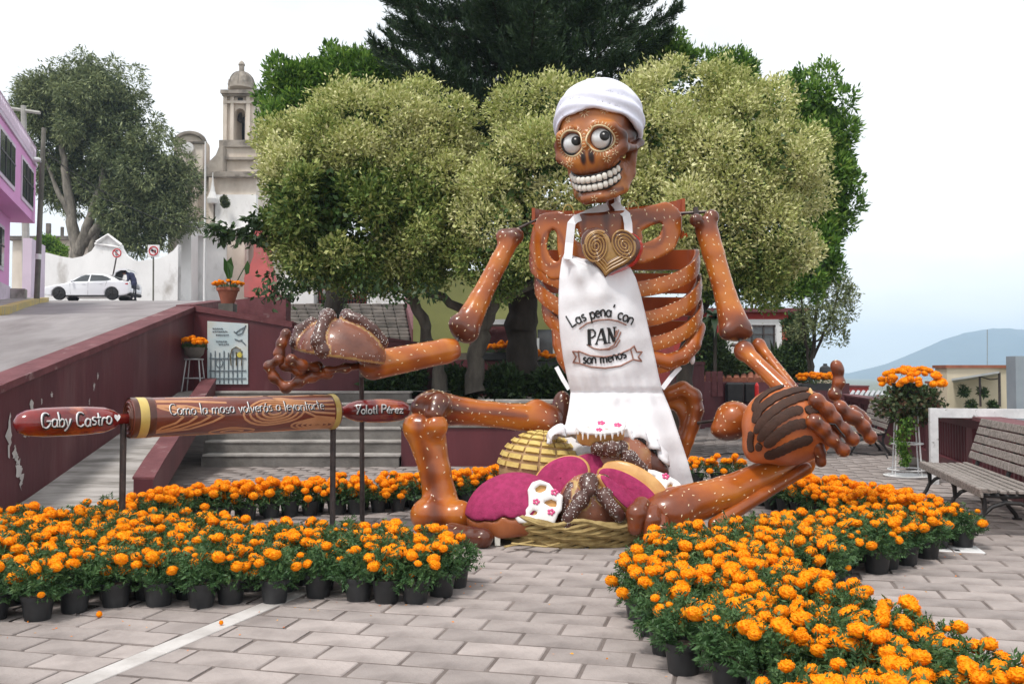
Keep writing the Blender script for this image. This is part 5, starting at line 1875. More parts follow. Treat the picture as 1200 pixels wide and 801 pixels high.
# ------------------------------------------------------------------ marigold planters on stands
def marigold_head(parent, c, rx, rz, n, seed, sc=1.1, fol=True, nf=150):
    rng = np.random.default_rng(seed)
    if fol:
        me = foliage_mesh(seed+900, nf, rx*1.08, rz*1.0, -rz*.9)
        o = add_obj('foliage', me, parent, np.asarray(c)-wloc(parent))
    for i in range(n):
        for _ in range(30):
            d = rand_dir(1, rng)[0]
            if d[2] > -.15: break
        p = np.asarray(c)+d*np.array([rx, rx, rz])*rng.uniform(.9, 1.08)
        add_obj('flower', FLOWERS[rng.integers(7)], parent, p-wloc(parent), (rng.uniform(-.5, .5), rng.uniform(-.5, .5), rng.uniform(0, 6)), sc*rng.uniform(.9, 1.3)*np.array([1, 1, .9]))

# white wire stand with geraniums and a big marigold pot
sb = at(1063, 558, 14.4); sb[2] = 0
ps = thing('plant_stand', 'tall white wire plant stand with round tray beside the bench', 'plant stand', sb)
mb = MB()
for k in range(4):
    a = k*PI/2+.5
    mb.tube([sb+[.27*math.cos(a), .27*math.sin(a), .02], sb+[.20*math.cos(a), .20*math.sin(a), 1.08]], .012, 5)
for z, r_ in ((1.08, .24), (.52, .24), (.12, .28)):
    mb.tube([sb+[r_*math.cos(k*PI/10), r_*math.sin(k*PI/10), z] for k in range(21)], .012, 5)
part('wire_frame', mb, MT['white_paint'], ps)
part('tray', MB().lathe([(.0,.0),(.33,.0),(.35,.03),(.33,.035),(.31,.015),(.0,.015)], sb+[0,0,.0], 20), MT['plain_white'], ps)
gp_ = thing('geranium_planter', 'planter of trailing reddish green geranium below the marigolds on the wire stand', 'planter', sb+[0,0,1.09])
part('pot', MB().lathe([(.14,0),(.22,.26),(.20,.26),(.0,.24)], sb+[0,0,1.09], 16), MT['pot'], gp_)
rng = np.random.default_rng(5)
cg = sb+np.array([.02, -.08, 1.12])
D = rand_dir(1500, rng); P = cg+D*np.array([.54, .36, .30])*rng.uniform(.35, 1.05, 1500)[:, None]
V, Q = leaf_quads(P, D*.5+rand_dir(1500, rng)+[0, 0, -.25], .075, .06, rng)
part_np('foliage', V, Q, MT['geran'], gp_, tint=np.repeat(np.clip(rng.normal(.45, .3, 1500), 0, 1), 4))
zz_ = rng.uniform(0, 1, 700)**.8
P = cg+np.array([-.19, -.2, 0])+np.stack([(rng.normal(size=700)*.075+.05*np.sin(zz_*9))*(1.1-.7*zz_), rng.normal(size=700)*.07*(1.1-.6*zz_), -.15-.75*zz_], 1)
V, Q = leaf_quads(P, rand_dir(700, rng)*.7+[0, 0, -.6], .06, .03, rng)
part_np('trailing_stem', V, Q, MT['green'], gp_, tint=np.repeat(np.clip(rng.normal(.4, .2, 700), 0, 1), 4))
mp_ = thing('marigold_planter', 'big rounded marigold pot on top of the tall wire stand', 'potted flower', sb+[0,0,1.34])
part('pot', MB().lathe([(.16,0),(.23,.16),(.21,.16),(0,.14)], sb+[.02,0,1.30], 16), MT['pot'], mp_)
marigold_head(mp_, sb+np.array([.08, -.02, 1.46]), .44, .24, 66, 8, 1.15, nf=420)
# dark pot with marigolds on an iron stand beside the poster
c = at(227, 459, 17.6); c[2] = 1.27
s2 = thing('plant_stand', 'thin iron plant stand beside the poster', 'plant stand', c)
mb = MB()
for dx, dy in ((-.13,-.1),(.13,-.1),(-.13,.1),(.13,.1)): mb.tube([c+[dx*1.4,dy*1.4,0], c+[dx*.9,dy*.9,.62]], .014, 4)
for z in (.25, .61): mb.tube([c+[.18*math.cos(k*PI/6), .15*math.sin(k*PI/6), z] for k in range(13)], .014, 4)
part('wire_frame', mb, MT['zinc'], s2)
m2 = thing('marigold_planter', 'marigolds in a round dark bowl on the stand beside the poster', 'potted flower', c+[0,0,.62])
part('pot', MB().lathe([(.08,0),(.17,.08),(.2,.22),(.18,.22),(0,.2)], c+[0,0,.62], 14), MT['dark_stone'], m2, smooth=50)
marigold_head(m2, c+np.array([0,0,.93]), .25, .10, 30, 9, 1.0, nf=150)
# terracotta pot with marigolds and an elephant ear leaf
c = at(267, 357, 20.5)
m3 = thing('terracotta_planter', 'terracotta pot of rusty marigolds with one big green leaf on the wall', 'potted flower', c)
part('pot', MB().lathe([(.14,0),(.22,.28),(.25,.29),(.25,.36),(.22,.36),(0,.33)], c+[0,0,.02], 18), MT['terracotta'], m3, smooth=40)
marigold_head(m3, c+np.array([0,0,.46]), .31, .08, 34, 10, .8, nf=120)
mb = MB()
lf = [(262,301),(266,306),(271,301),(274,313),(272,325),(267,328),(262,316)]
mb.add([at(x, y, 20.4+(.05 if i % 2 else 0)) for i, (x, y) in enumerate(lf)], [(0,1,6), (1,2,3), (1,3,4,5), (1,5,6)])
lf = [(290,305),(293,311),(292,320),(288,322),(286,313)]
mb.add([at(x, y, 20.55) for x, y in lf], [(0,1,2,3,4)])
part('large_leaf', mb, MT['green'], m3)
part('leaf_stalk', MB().tube(ats([(270,345),(270,330),(267,315)], 20.42), .015, 5).tube(ats([(271,345),(280,325),(286,314)], 20.5), .013, 5), MT['mleaf'], m3)
part('pot_foot', MB().box((-.16,-.16,-.28),(.16,.16,.02),frame=(c,(1,0,0),(0,1,0),(0,0,1))), MT['dark_stone'], m3)
# tall trailing planter in front of the church steps
c = at(393, 371, 27)
m4 = thing('hanging_planter', 'tall trailing green planter topped with marigolds before the church steps', 'potted flower', c+[0,0,-.6])
rng = np.random.default_rng(15)
P = c+np.stack([rng.normal(size=1400)*.17, rng.normal(size=1400)*.15, rng.uniform(-.05, .72, 1400)], 1)
V, Q = leaf_quads(P, rand_dir(1400, rng)*.6+[0, 0, -.7], .13, .04, rng)
part_np('trailing_foliage', V, Q, MT['shrub'], m4, tint=np.repeat(np.clip(rng.normal(.35, .2, 1400), 0, 1), 4))
part('pedestal', MB().lathe([(.12,-1.3),(.12,.3),(.2,.7),(.0,.68)], c, 10), MT['pole_metal'], m4)
marigold_head(m4, c+np.array([0,0,.78]), .27, .08, 22, 11, 1.1, nf=60)
# marigold trough on the walls
def trough(px, py, Y, n, w_, label, seed):
    c = at(px, py, Y)
    t = thing('marigold_trough', label, 'potted flower', c)
    part('trough_box', MB().bevbox(c+[0, 0, -.18], (w_*2, .3, .22), .03), MT['pot'], t)
    rng = np.random.default_rng(seed)
    add_obj('foliage', foliage_mesh(seed+50, 110, .3, .22, -.12), t, sc=(w_/.3, .8, 1))
    for i in range(n):
        p = np.array([rng.uniform(-w_, w_), rng.uniform(-.2, .2), .1+rng.uniform(-.05, .10)])
        add_obj('flower', FLOWERS[rng.integers(7)], t, p, (0, 0, rng.uniform(0, 6)), 1.35*rng.uniform(.9, 1.3))
trough(592, 409.5, 23.7, 34, .62, 'marigold trough on the maroon wall between the tree trunks', 21)
trough(646, 420, 23.4, 26, .42, 'marigold trough just left of the ribs behind the apron strap', 22)
trough(958, 446, 25.5, 46, .50, 'marigold planter behind the raised brown thumb', 23)
part('planter_post', MB().bevbox(at(958, 470, 25.6)*[1,1,0]+[0,0,.55], (1.0,.5,1.3), .04), MT['maroon'], bpy.data.objects['marigold_trough.002'])
# hanging plants at the shelter
for px, py, lab, sd in [(1128,458,'left hanging plant under the tin shelter',51),(1151,459,'right hanging plant under the tin shelter',52),(1138,474,'potted plant on the ledge below the shelter',53),(1163,474,'round potted plant at the foot of the shelter post',54)]:
    bush('hanging_plant', lab, 'plant', [(px, py, 4, 2.5),(px+1, py+2.5, 2.5, 3)], 31.5, 7, .08, 45, .11, .035, MT['shrub'], sd, at(px, py, 31.5), .4, fill=60)

# loose petals and leaf bits on the paving round the beds
rng = np.random.default_rng(44)
PT = []
while len(PT) < 110:
    b = BED_L if rng.random() < .5 else BED_R
    i = rng.integers(len(b))
    q_ = b[i]*(1-.5)+b[(i+1) % len(b)]*.5+rng.normal(size=2)*.35
    if not inside(b, q_[0], q_[1]) and q_[1] > 4.4: PT.append((q_[0], q_[1], .006+rng.random()*.004))
PT = np.array(PT)
D = rand_dir(len(PT), rng)*[1, 1, .12]
V, Q = leaf_quads(PT, D, rng.uniform(.010, .026, len(PT)), rng.uniform(.006, .014, len(PT)), rng, .05)
V[:, 2] = np.clip(V[:, 2], .006, .02)
o = part_np('fallen_petals', V, Q, MT['petal'], base=(0, 6, 0), tint=np.repeat(rng.uniform(0, 1, len(PT)), 4))
setp(o, 'tiny orange petals scattered on the paving round the flower beds', kind='stuff')
# ================================================================== BENCHES
def make_bench():
    b0 = grid(2.72, 11.3)
    t = thing('park_bench', 'long weathered wooden slat bench with black cast iron legs at the right', 'bench', b0)
    FR = (np.zeros(3), GL, GD, np.array([0, 0, 1.0]))
    rb = random.Random(8)
    y0, y1 = 9.92, 12.88
    for k in range(7):
        a = 2.46+k*.085
        mb = MB().bevbox((a, (y0+y1)/2+rb.uniform(-.01, .01), .455-.012*math.sin(k/6*PI)+rb.uniform(-.003,.003)), (.062, y1-y0, .034), .006, frame=FR)
        part('seat_slat', mb, MT['wood'], t)
    mb = MB().bevbox((2.437, (y0+y1)/2, .425), (.03, y1-y0, .085), .006, frame=FR)
    part('front_slat', mb, MT['wood'], t)
    for k in range(5):
        s = .08+k*.112
        a, z = 3.01+s*.30, .50+s*.92
        fr = (GL*a+GD*(y0+y1)/2+np.array([0, 0, z]), GL*.95+np.array([0,0,-.31]), GD, GL*.31+np.array([0, 0, .95]))
        mb = MB().bevbox((0, rb.uniform(-.012, .012), 0), (.032, y1-y0, .092), .006, frame=fr)
        part('back_slat', mb, MT['wood'], t)
    for yy in (9.98, 11.2, 12.5):
        g = lambda a, z: GL*a+GD*yy+np.array([0, 0, z])
        mb = MB()
        mb.tube([g(2.36,.015), g(2.375,.06), g(2.43,.14), g(2.475,.24), g(2.47,.34), g(2.45,.41)], [.026,.024,.023,.023,.026,.03], 7)
        mb.tube([g(3.10,.015), g(3.085,.06), g(3.02,.14), g(2.975,.24), g(2.97,.33), g(3.0,.42)], [.026,.024,.023,.023,.026,.03], 7)
        mb.tube([g(2.45,.20), g(2.54,.29), g(2.66,.335), g(2.80,.33), g(2.91,.28), g(3.0,.18)], .022, 7)
        mb.tube([g(2.43,.405), g(2.7,.395), g(3.0,.425)], .024, 6)
        mb.tube([g(3.0,.42), g(3.06,.60), g(3.12,.80), g(3.19,1.02)], .024, 6)
        for a in (2.36, 3.10): mb.box((a-.045, yy-.03, 0), (a+.045, yy+.03, .022), frame=FR)
        part('iron_leg', mb, MT['iron'], t, smooth=50)
    return remember(t)
bench = make_bench()
copy_tree(bench, np.array(bench.location)+GD*9.3, label='second wooden slat bench farther off, partly behind the flower stand', group=None)

# ================================================================== UTILITY POLES, SIGNS
p1 = thing('utility_pole', 'dark wooden utility pole in front of the white car with a white band', 'utility pole', at(43, 356, 36.5))
part('pole_shaft', MB().tube([at(42.6, 360, 36.5), at(47, 250, 36.5), at(51.5, 150, 36.5)], [.11,.10,.085], 10), MT['poleconc'], p1)
part('white_band', MB().tube([at(44.6, 304, 36.5), at(44.9, 297.5, 36.5)], .118, 10), MT['plain_white'], p1)
lamp = part('lamp_arm', MB().tube([at(48, 190, 36.4), at(44, 186, 36.2), at(38, 184, 36.0)], .035, 6), MT['zinc'], p1)
part('lamp_head', MB().ell(at(42, 187, 36.1), (.22,.12,.10), 10, 6), MT['plain_white'], lamp, smooth=60)
p2 = thing('utility_pole', 'pale concrete utility pole with a cross arm behind the pink house', 'utility pole', at(31, 352, 45))
part('pole_shaft', MB().tube([at(31.5, 350, 45), at(29.5, 240, 45), at(27.5, 124, 45)], [.20,.17,.13], 8), MT['poleconc2'], p2)
part('cross_arm', MB().tube([at(8, 126.5, 45), at(47, 132.5, 45)], .09, 5), MT['poleconc2'], p2)
p3 = thing('flagpole', 'slim white flagpole before the church front', 'flagpole', at(239, 357, 25))
part('pole_shaft', MB().tube([at(239.3, 358, 25), at(240.2, 260, 25), at(240.8, 166, 25)], [.034,.03,.022], 8), MT['plain_white'], p3)
for lab, A, B in [('upper black overhead cable below the tree', (51,170,36.5), (150,236,60)), ('lower black overhead cable below the tree', (50.5,178,36.5), (245,268,64))]:
    P = [np.array(at(*A))*(1-k/12)+np.array(at(*B))*k/12-np.array([0,0,1.0])*math.sin(PI*k/12)*.8 for k in range(13)]
    o = part('overhead_cable', MB().tube(P, .018, 4), MT['cable'], base=P[0]); setp(o, lab, 'cable')
sg = thing('road_sign', 'round red ringed no parking sign on a leaning post over the car boot', 'road sign', at(137, 330, 51))
c = at(137.2, 296.5, 51)
part('post', MB().tube([at(136.3, 302, 51.03), at(131, 330, 51.1)], .04, 6), MT['pole_metal'], sg)
part('sign_plate', MB().lathe([(0,0),(.27,0),(.27,.03),(0,.03)], c, 24, axis=(0,-1,0)), MT['plain_white'], sg)
ring_ = [c+np.array([.225*math.cos(a*PI/12), -.035, .225*math.sin(a*PI/12)]) for a in range(25)]
mb = MB().tube(ring_, .035, 5)
mb.tube([c+[-.16,-.04,.16], c+[.16,-.04,-.16]], .026, 5)
part('red_ring', mb, MT['sign_red'], sg)
mb = MB()
lettering(mb, 'E', .24, lambda u, v: c+np.array([u-.07, -.036, v-.12]), .024)
part('sign_letter', mb, MT['ink'], sg)
sg = thing('road_sign', 'square no left turn sign on a straight post by the white wall', 'road sign', at(179.5, 352, 50))
c = at(180, 294, 50)
part('post', MB().tube([at(179.6, 353, 50.04), at(179.8, 288, 50.04)], .045, 6), MT['poleconc'], sg)
part('sign_plate', MB().bevbox(c, (.64,.03,.66), .01), MT['plain_white'], sg)
ring_ = [c+np.array([.235*math.cos(a*PI/12), -.025, .235*math.sin(a*PI/12)]) for a in range(25)]
mb = MB().tube(ring_, .034, 5)
mb.tube([c+[-.16,-.03,.17], c+[.16,-.03,-.17]], .026, 5)
part('red_ring', mb, MT['sign_red'], sg)
mb = MB().tube([c+[.10,-.026,-.13], c+[.10,-.026,.03], c+[-.04,-.026,.03]], .036, 5)
mb.tube([c+[-.16,-.026,.03], c+[-.03,-.026,.03]], [.004,.085], 5)
part('arrow', mb, MT['ink'], sg)

# ================================================================== WHITE CAR, boot open
CZ = float(zs(49.2))
CXR = at(151.5, 350, 48.6)[0]        # rear end
CL = 4.62
def cp(x, y, z): return np.array([CXR-CL+x, 48.6+y, CZ+z])     # x 0 nose..CL tail, y 0 near side
car = thing('car', 'white sedan with its boot lid raised beside the white wall', 'car', cp(CL/2, .9, 0))
def prof_low(x): return np.interp(x, [0,.08,.5,1.0,3.6,4.3,4.62], [.42,.28,.22,.20,.20,.26,.40])
def prof_hood(x): return np.interp(x, [0,.12,.6,1.25,1.6,3.7,4.2,4.5,4.62], [.58,.70,.80,.90,.95,1.02,1.03,.99,.85])
def prof_roof(x): return np.interp(x, [1.15,1.55,1.95,2.4,2.9,3.3,3.75,4.1], [.86,1.10,1.33,1.43,1.435,1.36,1.19,1.0])
def f_body(p):
    x, y, z = p[:, 0], p[:, 1]-.9, p[:, 2]
    hw = .90-.10*np.clip((.5-x)/.5, 0, 1)**2-.07*np.clip((x-4.2)/.42, 0, 1)**2-.03*np.abs(z-.6)
    d = np.maximum(np.abs(y)-hw, np.maximum(z-prof_hood(x), prof_low(x)-z))
    d = smax(d, np.maximum(-x+.01, x-CL+.01), .12)
    hw2 = .83-.30*np.clip((z-.9)/.6, 0, 1)
    c_ = np.maximum(np.abs(y)-hw2, np.maximum(z-np.where((x>1.15)&(x<4.1), prof_roof(x), .8), .6-z))
    c_ = smax(c_, np.maximum(1.15-x, x-4.1), .05)
    d = smin(d, c_, .05)
    for wx in (.86, 3.66):
        d = smax(d, -np.maximum(np.sqrt((x-wx)**2+(z-.32)**2)-.375, .62-np.abs(y)), .03)
    # boot cavity
    d = smax(d, -np.maximum(np.maximum(3.95-x, x-4.75), np.maximum(np.abs(y)-.58, np.maximum(.66-z, z-1.3))), .03)
    return d
P, Q = snet(f_body, (-.08, -.08, .1), (CL+.1, 1.88, 1.55), .042)
body = part_np('body', cp(0, 0, 0)+P, Q, MT['car'], car, smooth=40)
# side glass
def side_glass(xs, name='side_window'):
    for y_side, sgn in ((0, -1), (1.8, 1)):
        V = []
        for x, z in xs:
            hw2 = .83-.30*max(0, min(1, (z-.9)/.6))+.012
            V.append(cp(x, .9+sgn*hw2, z))
        part(name, MB().add(V, [tuple(range(len(V)))]), MT['glass'], car)
side_glass([(1.50,.98),(2.36,1.0),(2.40,1.36),(2.15,1.36),(1.95,1.28)])
side_glass([(2.46,1.0),(3.35,1.03),(3.60,1.10),(3.35,1.24),(3.05,1.34),(2.46,1.37)])
V = [cp(1.28,.25,.93), cp(1.28,1.55,.93), cp(1.93,1.42,1.34), cp(1.93,.38,1.34)]
part('windscreen', MB().add(np.array(V)+[0,0,.02], [(0,1,2,3)]), MT['glass'], car)
V = [cp(3.36,.36,1.37), cp(3.36,1.44,1.37), cp(3.92,1.5,1.12), cp(3.92,.3,1.12)]
part('rear_window', MB().add(np.array(V)+[0,0,.02], [(0,1,2,3)]), MT['glass'], car)
for wx in (.86, 3.66):
    for y_, s in ((.02, -1), (1.78, 1)):
        w = part('wheel', MB().lathe([(.20,0),(.325,.02),(.335,.06),(.335,.17),(.31,.2),(.0,.2)], cp(wx, y_, .335), 22, axis=(0,-s,0)), MT['rubber'], car, smooth=40)
        mb = MB().lathe([(0,.03),(.21,.02),(.215,.05)], cp(wx, y_, .335), 18, axis=(0,-s,0), cap=False)
        for k in range(5):
            a = 2*PI*k/5
            mb.tube([cp(wx, y_+s*.005, .335), cp(wx+.2*math.cos(a), y_+s*.005, .335+.2*math.sin(a))], .03, 4)
        part('rim', mb, MT['iron'], w)
part('bumper_trim', MB().bevbox(cp(4.52, .9, .33), (.22, 1.5, .16), .05), MT['rubber'], car)
part('sill', MB().bevbox(cp(2.25, .03, .235), (2.1, .06, .07), .02), MT['rubber'], car)
for y_ in (.12, 1.68): part('tail_lamp', MB().bevbox(cp(4.36, y_-.02*(1 if y_ < 1 else -1), .86), (.34, .16, .13), .04), MT['redlamp'], car)
for y_ in (.2, 1.6): part('headlamp', MB().bevbox(cp(.22, y_, .66), (.3, .2, .12), .04), MT['eye_white'], car)
part('door_handle', MB().bevbox(cp(2.2, -.015, .86), (.16,.02,.03), .008).bevbox(cp(3.1, -.015, .88), (.16,.02,.03), .008), MT['car'], car)
part('door_seam', MB().tube([cp(1.5,.008,.3), cp(1.45,.003,.95)], .006, 4).tube([cp(2.42,.004,.28), cp(2.42,.004,.98)], .006, 4).tube([cp(3.25,.008,.5), cp(3.42,.008,1.0)], .006, 4), MT['black'], car)
part('wing_mirror', MB().ell(cp(1.62, -.10, .99), (.07,.10,.07), 8, 6), MT['car'], car, smooth=60)
lidp = [(3.70,1.14),(3.62,1.36),(3.70,1.58),(3.95,1.70),(4.26,1.70),(4.36,1.60)]
mb = MB()
for y_ in (.32, 1.48):
    pass
V = []
for x, z in lidp:
    V += [cp(x, .34, z), cp(x, 1.46, z), cp(x+.02, .34, z-.09), cp(x+.02, 1.46, z-.09)]
fs = []
for i in range(len(lidp)-1):
    a, b = i*4, i*4+4
    fs += [(a, b, b+1, a+1), (a+2, a+3, b+3, b+2), (a, a+2, b+2, b), (a+1, b+1, b+3, a+3)]
fs += [(0,1,3,2), (20,22,23,21)]
lid = part('boot_lid', mb.add(V, fs), MT['car'], car)
V = []
for x, z in lidp[1:-1]: V += [cp(x+.02, .44, z-.098), cp(x+.02, 1.36, z-.098)]
part('lid_lining', MB().add(V, [(i*2, i*2+1, i*2+3, i*2+2) for i in range(3)]), MT['rubber'], lid)
part('boot_lining', MB().box((CXR-CL+3.97, 48.6+.34, CZ+.67), (CXR-CL+4.56, 48.6+1.46, CZ+.70)).box((CXR-CL+3.955, 48.6+.34, CZ+.70), (CXR-CL+3.975, 48.6+1.46, CZ+1.0)), MT['rubber'], car)

# ================================================================== PERSON bending into the boot
py_ = 49.3
def q(px, py, d=0.0): return at(px, py, py_+d)
J = dict(hip=q(157.0,331.5), waist=q(156.3,327.5), chest=q(153.6,323), neck=q(150.2,320.6), head=q(147.2,319.8),
         kl=q(155.8,341,-.10), al=q(154.0,350,-.12), kr=q(158.2,341,.12), ar=q(158.6,349.6,.12))
zg = float(zs(py_))
J['al'][2] = zg+.09; J['ar'][2] = zg+.09
shl, shr = J['neck']+np.array([.06,-.19,-.03]), J['neck']+np.array([.06,.19,-.03])
ell_, elr = q(150.3,328,-.22), q(150.5,328,.22)
hdl, hdr = q(146.4,330,-.2), q(146.6,330,.2)
def f_person(p):
    d = s_cap(p, J['hip'], J['waist'], .145, .13)
    d = smin(d, s_cap(p, J['waist'], J['chest'], .13, .16), .06)
    d = smin(d, s_cap(p, J['chest'], J['neck'], .16, .09), .06)
    d = smin(d, s_cap(p, J['neck'], J['head'], .055, .06), .03)
    d = smin(d, s_ell(p, J['head']+np.array([-.05,0,.0]), (.115,.078,.095)), .02)
    d = smin(d, s_sph(p, J['head']+np.array([-.10,0,-.085]), .016), .012)      # nose
    for s in (-1, 1): d = smin(d, s_ell(p, J['head']+np.array([-.02,s*.078,-.01]), (.022,.010,.03)), .006)
    for k, a, s in (('kl','al',-1), ('kr','ar',1)):
        h = J['hip']+np.array([0,s*.09,-.04])
        d = smin(d, s_cap(p, h, J[k], .088, .06), .03)
        d = smin(d, s_cap(p, J[k], J[a], .06, .042), .02)
        d = smin(d, s_ell(p, J[a]+np.array([-.06,0,-.045]), (.13,.045,.045)), .02)
    for sh, el, hd, s in ((shl, ell_, hdl, -1), (shr, elr, hdr, 1)):
        d = smin(d, s_cap(p, sh, el, .055, .042), .03)
        d = smin(d, s_cap(p, el, hd, .042, .028), .02)
        f0 = nrm(hd-el)
        d = smin(d, s_cap(p, hd, hd+f0*.08, .034, .036), .02)
        sd = np.array([0, 1.0, 0])
        for k in range(4):
            b = hd+f0*.10+sd*(k-1.5)*.021
            d = smin(d, s_cap(p, b, b+f0*(.065 if k in (0, 3) else .08)+np.array([0,0,-.02]), .010, .008), .004)
        d = smin(d, s_cap(p, hd+f0*.03-sd*s*.03, hd+f0*.07-sd*s*.07, .012, .010), .006)
    return d
lo_ = np.array([q(143,310,0)[0], py_-.5, zg-.05]); hi_ = np.array([q(163,310,0)[0], py_+.5, q(150,313,0)[2]])
pe = thing('person', 'person in navy jersey and dark trousers bending into the open car boot', 'person', (J['hip'][0], py_, zg))
P, Q = snet(f_person, lo_, hi_, .020)
part_np('body', P, Q, MT['skin'], pe, smooth=180)
def f_shirt(p):
    d = f_person(p)-.014
    cut = np.minimum(np.minimum(s_cap(p, J['hip']+[0,0,.02], J['chest'], .24, .30), s_cap(p, J['chest'], J['neck'], .30, .13)), np.minimum(s_cap(p, shl, ell_, .12, .09), s_cap(p, shr, elr, .12, .09)))
    return np.maximum(d, cut)
P, Q = snet(f_shirt, lo_, hi_, .020)
part_np('jersey', P, Q, MT['navy'], pe, smooth=180)
def f_trous(p):
    d = f_person(p)-.012
    return np.maximum(np.maximum(d, p[:, 2]-J['hip'][2]-.05), J['al'][2]+.0-p[:, 2])
P, Q = snet(f_trous, lo_, hi_, .020)
part_np('trousers', P, Q, MT['jeans'], pe, smooth=180)
def f_shoe(p): return np.maximum(f_person(p)-.014, p[:, 2]-J['al'][2]-.03)
P, Q = snet(f_shoe, lo_, hi_, .020)
part_np('shoe', P, Q, MT['rubber'], pe, smooth=180)
def f_hair(p): return np.maximum(s_ell(p, J['head']+np.array([-.035,0,.025]), (.115,.088,.095)), -(p[:, 0]-J['head'][0]+.13+ (p[:, 2]-J['head'][2])*.9))
P, Q = snet(f_hair, lo_, hi_, .018)
part_np('hair', P, Q, MT['hair'], pe, smooth=180)
# ================================================================== SKELETON SCULPTURE made of bread bones
sk = thing('skeleton_sculpture', 'giant seated skeleton sculpture of bread bones in apron and head scarf', 'sculpture', at(712, 560, 10.2)*[1, 1, 0])

def bone(name, f, pts_for_box, h, nseed, rmax=.4, tint=None, sd=1, along=None, spread=1.0, label=None, m='bone', L=.031, W=.0112, mind=.055):
    pts = np.array(pts_for_box)
    lo, hi = pts.min(0)-rmax, pts.max(0)+rmax
    P, Q = snet(f, lo, hi, h)
    T = tint(P) if tint is not None else np.full(len(P), .3)
    o = part_np(name, P, Q, MT[m], sk, tint=np.clip(T, 0, 1), smooth=180, label=label)
    if nseed:
        seeds('sesame_seed', P, Q, nseed, o, MT['seed'], L, W, along=along, spread=spread, seed=sd, mind=mind,
              keep=lambda c: (c[:, 1] < pts[:, 1].mean()+.12).astype(float))
    return o, P, Q
def tparam(P, a, b):
    ab = b-a
    return ((P-a) @ ab)/(ab @ ab)
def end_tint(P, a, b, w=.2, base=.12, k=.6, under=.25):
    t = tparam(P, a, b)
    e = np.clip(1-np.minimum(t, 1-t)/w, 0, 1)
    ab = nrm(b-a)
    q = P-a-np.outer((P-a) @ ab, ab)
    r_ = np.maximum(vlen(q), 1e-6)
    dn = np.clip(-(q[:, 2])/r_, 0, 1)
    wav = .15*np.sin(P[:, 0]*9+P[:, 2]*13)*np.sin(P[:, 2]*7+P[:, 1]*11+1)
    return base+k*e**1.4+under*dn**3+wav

# --- left arm (viewer's left): humerus, forearm
hA, hB = at(599, 279, 9.95), at(545, 384, 9.7)
ax = nrm(hB-hA)
def f(p):
    d = s_path(p, [hA, hA+ax*.3, hB-ax*.35, hB], [.10, .098, .112, .155], .03)
    d = smin(d, s_sph(p, at(590, 277, 9.93), .085), .05)
    d = smin(d, s_sph(p, at(605, 276, 9.93), .085), .05)
    d = smin(d, s_sph(p, at(537, 379, 9.62), .10), .06)
    d = smin(d, s_sph(p, at(549, 390, 9.66), .10), .06)
    return d
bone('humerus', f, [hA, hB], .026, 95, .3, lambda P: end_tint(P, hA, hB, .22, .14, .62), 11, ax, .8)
fA, fB = at(533, 409, 9.55), at(437, 428, 9.1)
ax = nrm(fB-fA)
def f(p):
    d = s_path(p, [fA, fA+ax*.12, fB], [.115, .128, .145], .03)
    return smax(d, ((p-fA) @ (-ax))-.03, .04)
bone('forearm', f, [fA, fB], .026, 62, .3, lambda P: end_tint(P, fA, fB, .10, .05, .5), 12, ax, .8)
# --- hand holding the sugared bread: long curled finger bones
def chain(name, pts, Y, r, sd, dark=.62, bulge=1.10, seedn=10):
    J_ = ats(pts, Y)
    n = len(J_)
    rr = [r*(1.0-.18*i/(n-1)) for i in range(n)]
    def f(p):
        d = s_path(p, J_, [q*.78 for q in rr], .02)
        for i in range(n): d = smin(d, s_sph(p, J_[i], rr[i]*bulge), .035)
        return d
    return bone(name, f, J_, .016, seedn, .2, lambda P: np.full(len(P), dark)+.22*np.sin(P[:, 2]*34)*np.sin(P[:, 0]*27), sd, None, 1, mind=.05, L=.03, W=.012)
fing = [
 ([(384,437,8.95),(366,441,8.85),(350,447,8.8),(335,454,8.8),(321,442,8.78),(315,429,8.76),(327,421,8.74)], .055),
 ([(372,430,9.0),(352,436,8.85),(334,428,8.8),(327,414,8.8),(330,402,8.8),(335,391,8.82)], .055),
 ([(368,432,8.9),(354,428,8.74),(341,421,8.70)], .058),
 ([(362,404,9.3),(353,392,9.25),(358,384,9.22),(366,388,9.2)], .052),
 ([(428,427,9.15),(405,431,8.98),(384,434,8.9)], .050)]
for k, (pts, r) in enumerate(fing):
    chain('finger', pts, 8.9, r, 20+k)

# --- right arm: humerus, two thin forearm bones
rA, rB = at(826, 262, 9.95), at(861, 384, 9.8)
ax = nrm(rB-rA)
def f(p):
    d = s_path(p, [rA+ax*.05, rA+ax*.35, rB-ax*.35, rB-ax*.02], [.125, .115, .115, .165], .03)
    d = smin(d, s_sph(p, at(816, 258, 9.85), .075), .035)
    d = smin(d, s_sph(p, at(834, 254, 9.92), .082), .035)
    d = smin(d, s_sph(p, at(852, 389, 9.72), .085), .06)
    d = smin(d, s_sph(p, at(873, 388, 9.75), .085), .06)
    return d
bone('humerus', f, [rA, rB], .026, 110, .3, lambda P: end_tint(P, rA, rB, .20, .14, .60), 13, ax, .8)
for A, B, r0, r1, nm, s_ in [((872,411,9.6),(925,462,9.2),.095,.085,'radius',14), ((889,404,9.75),(932,458,9.4),.065,.055,'ulna',15)]:
    a, b = at(*A), at(*B)
    ax = nrm(b-a)
    def f(p):
        d = s_path(p, [a, a+ax*.15, b], [r0, r0*.82, r1], .02)
        return smin(d, s_sph(p, a, r0*1.1), .03)
    bone(nm, f, [a, b], .02, 28, .25, lambda P: end_tint(P, a, b, .15, .20, .35), s_, ax, .7)

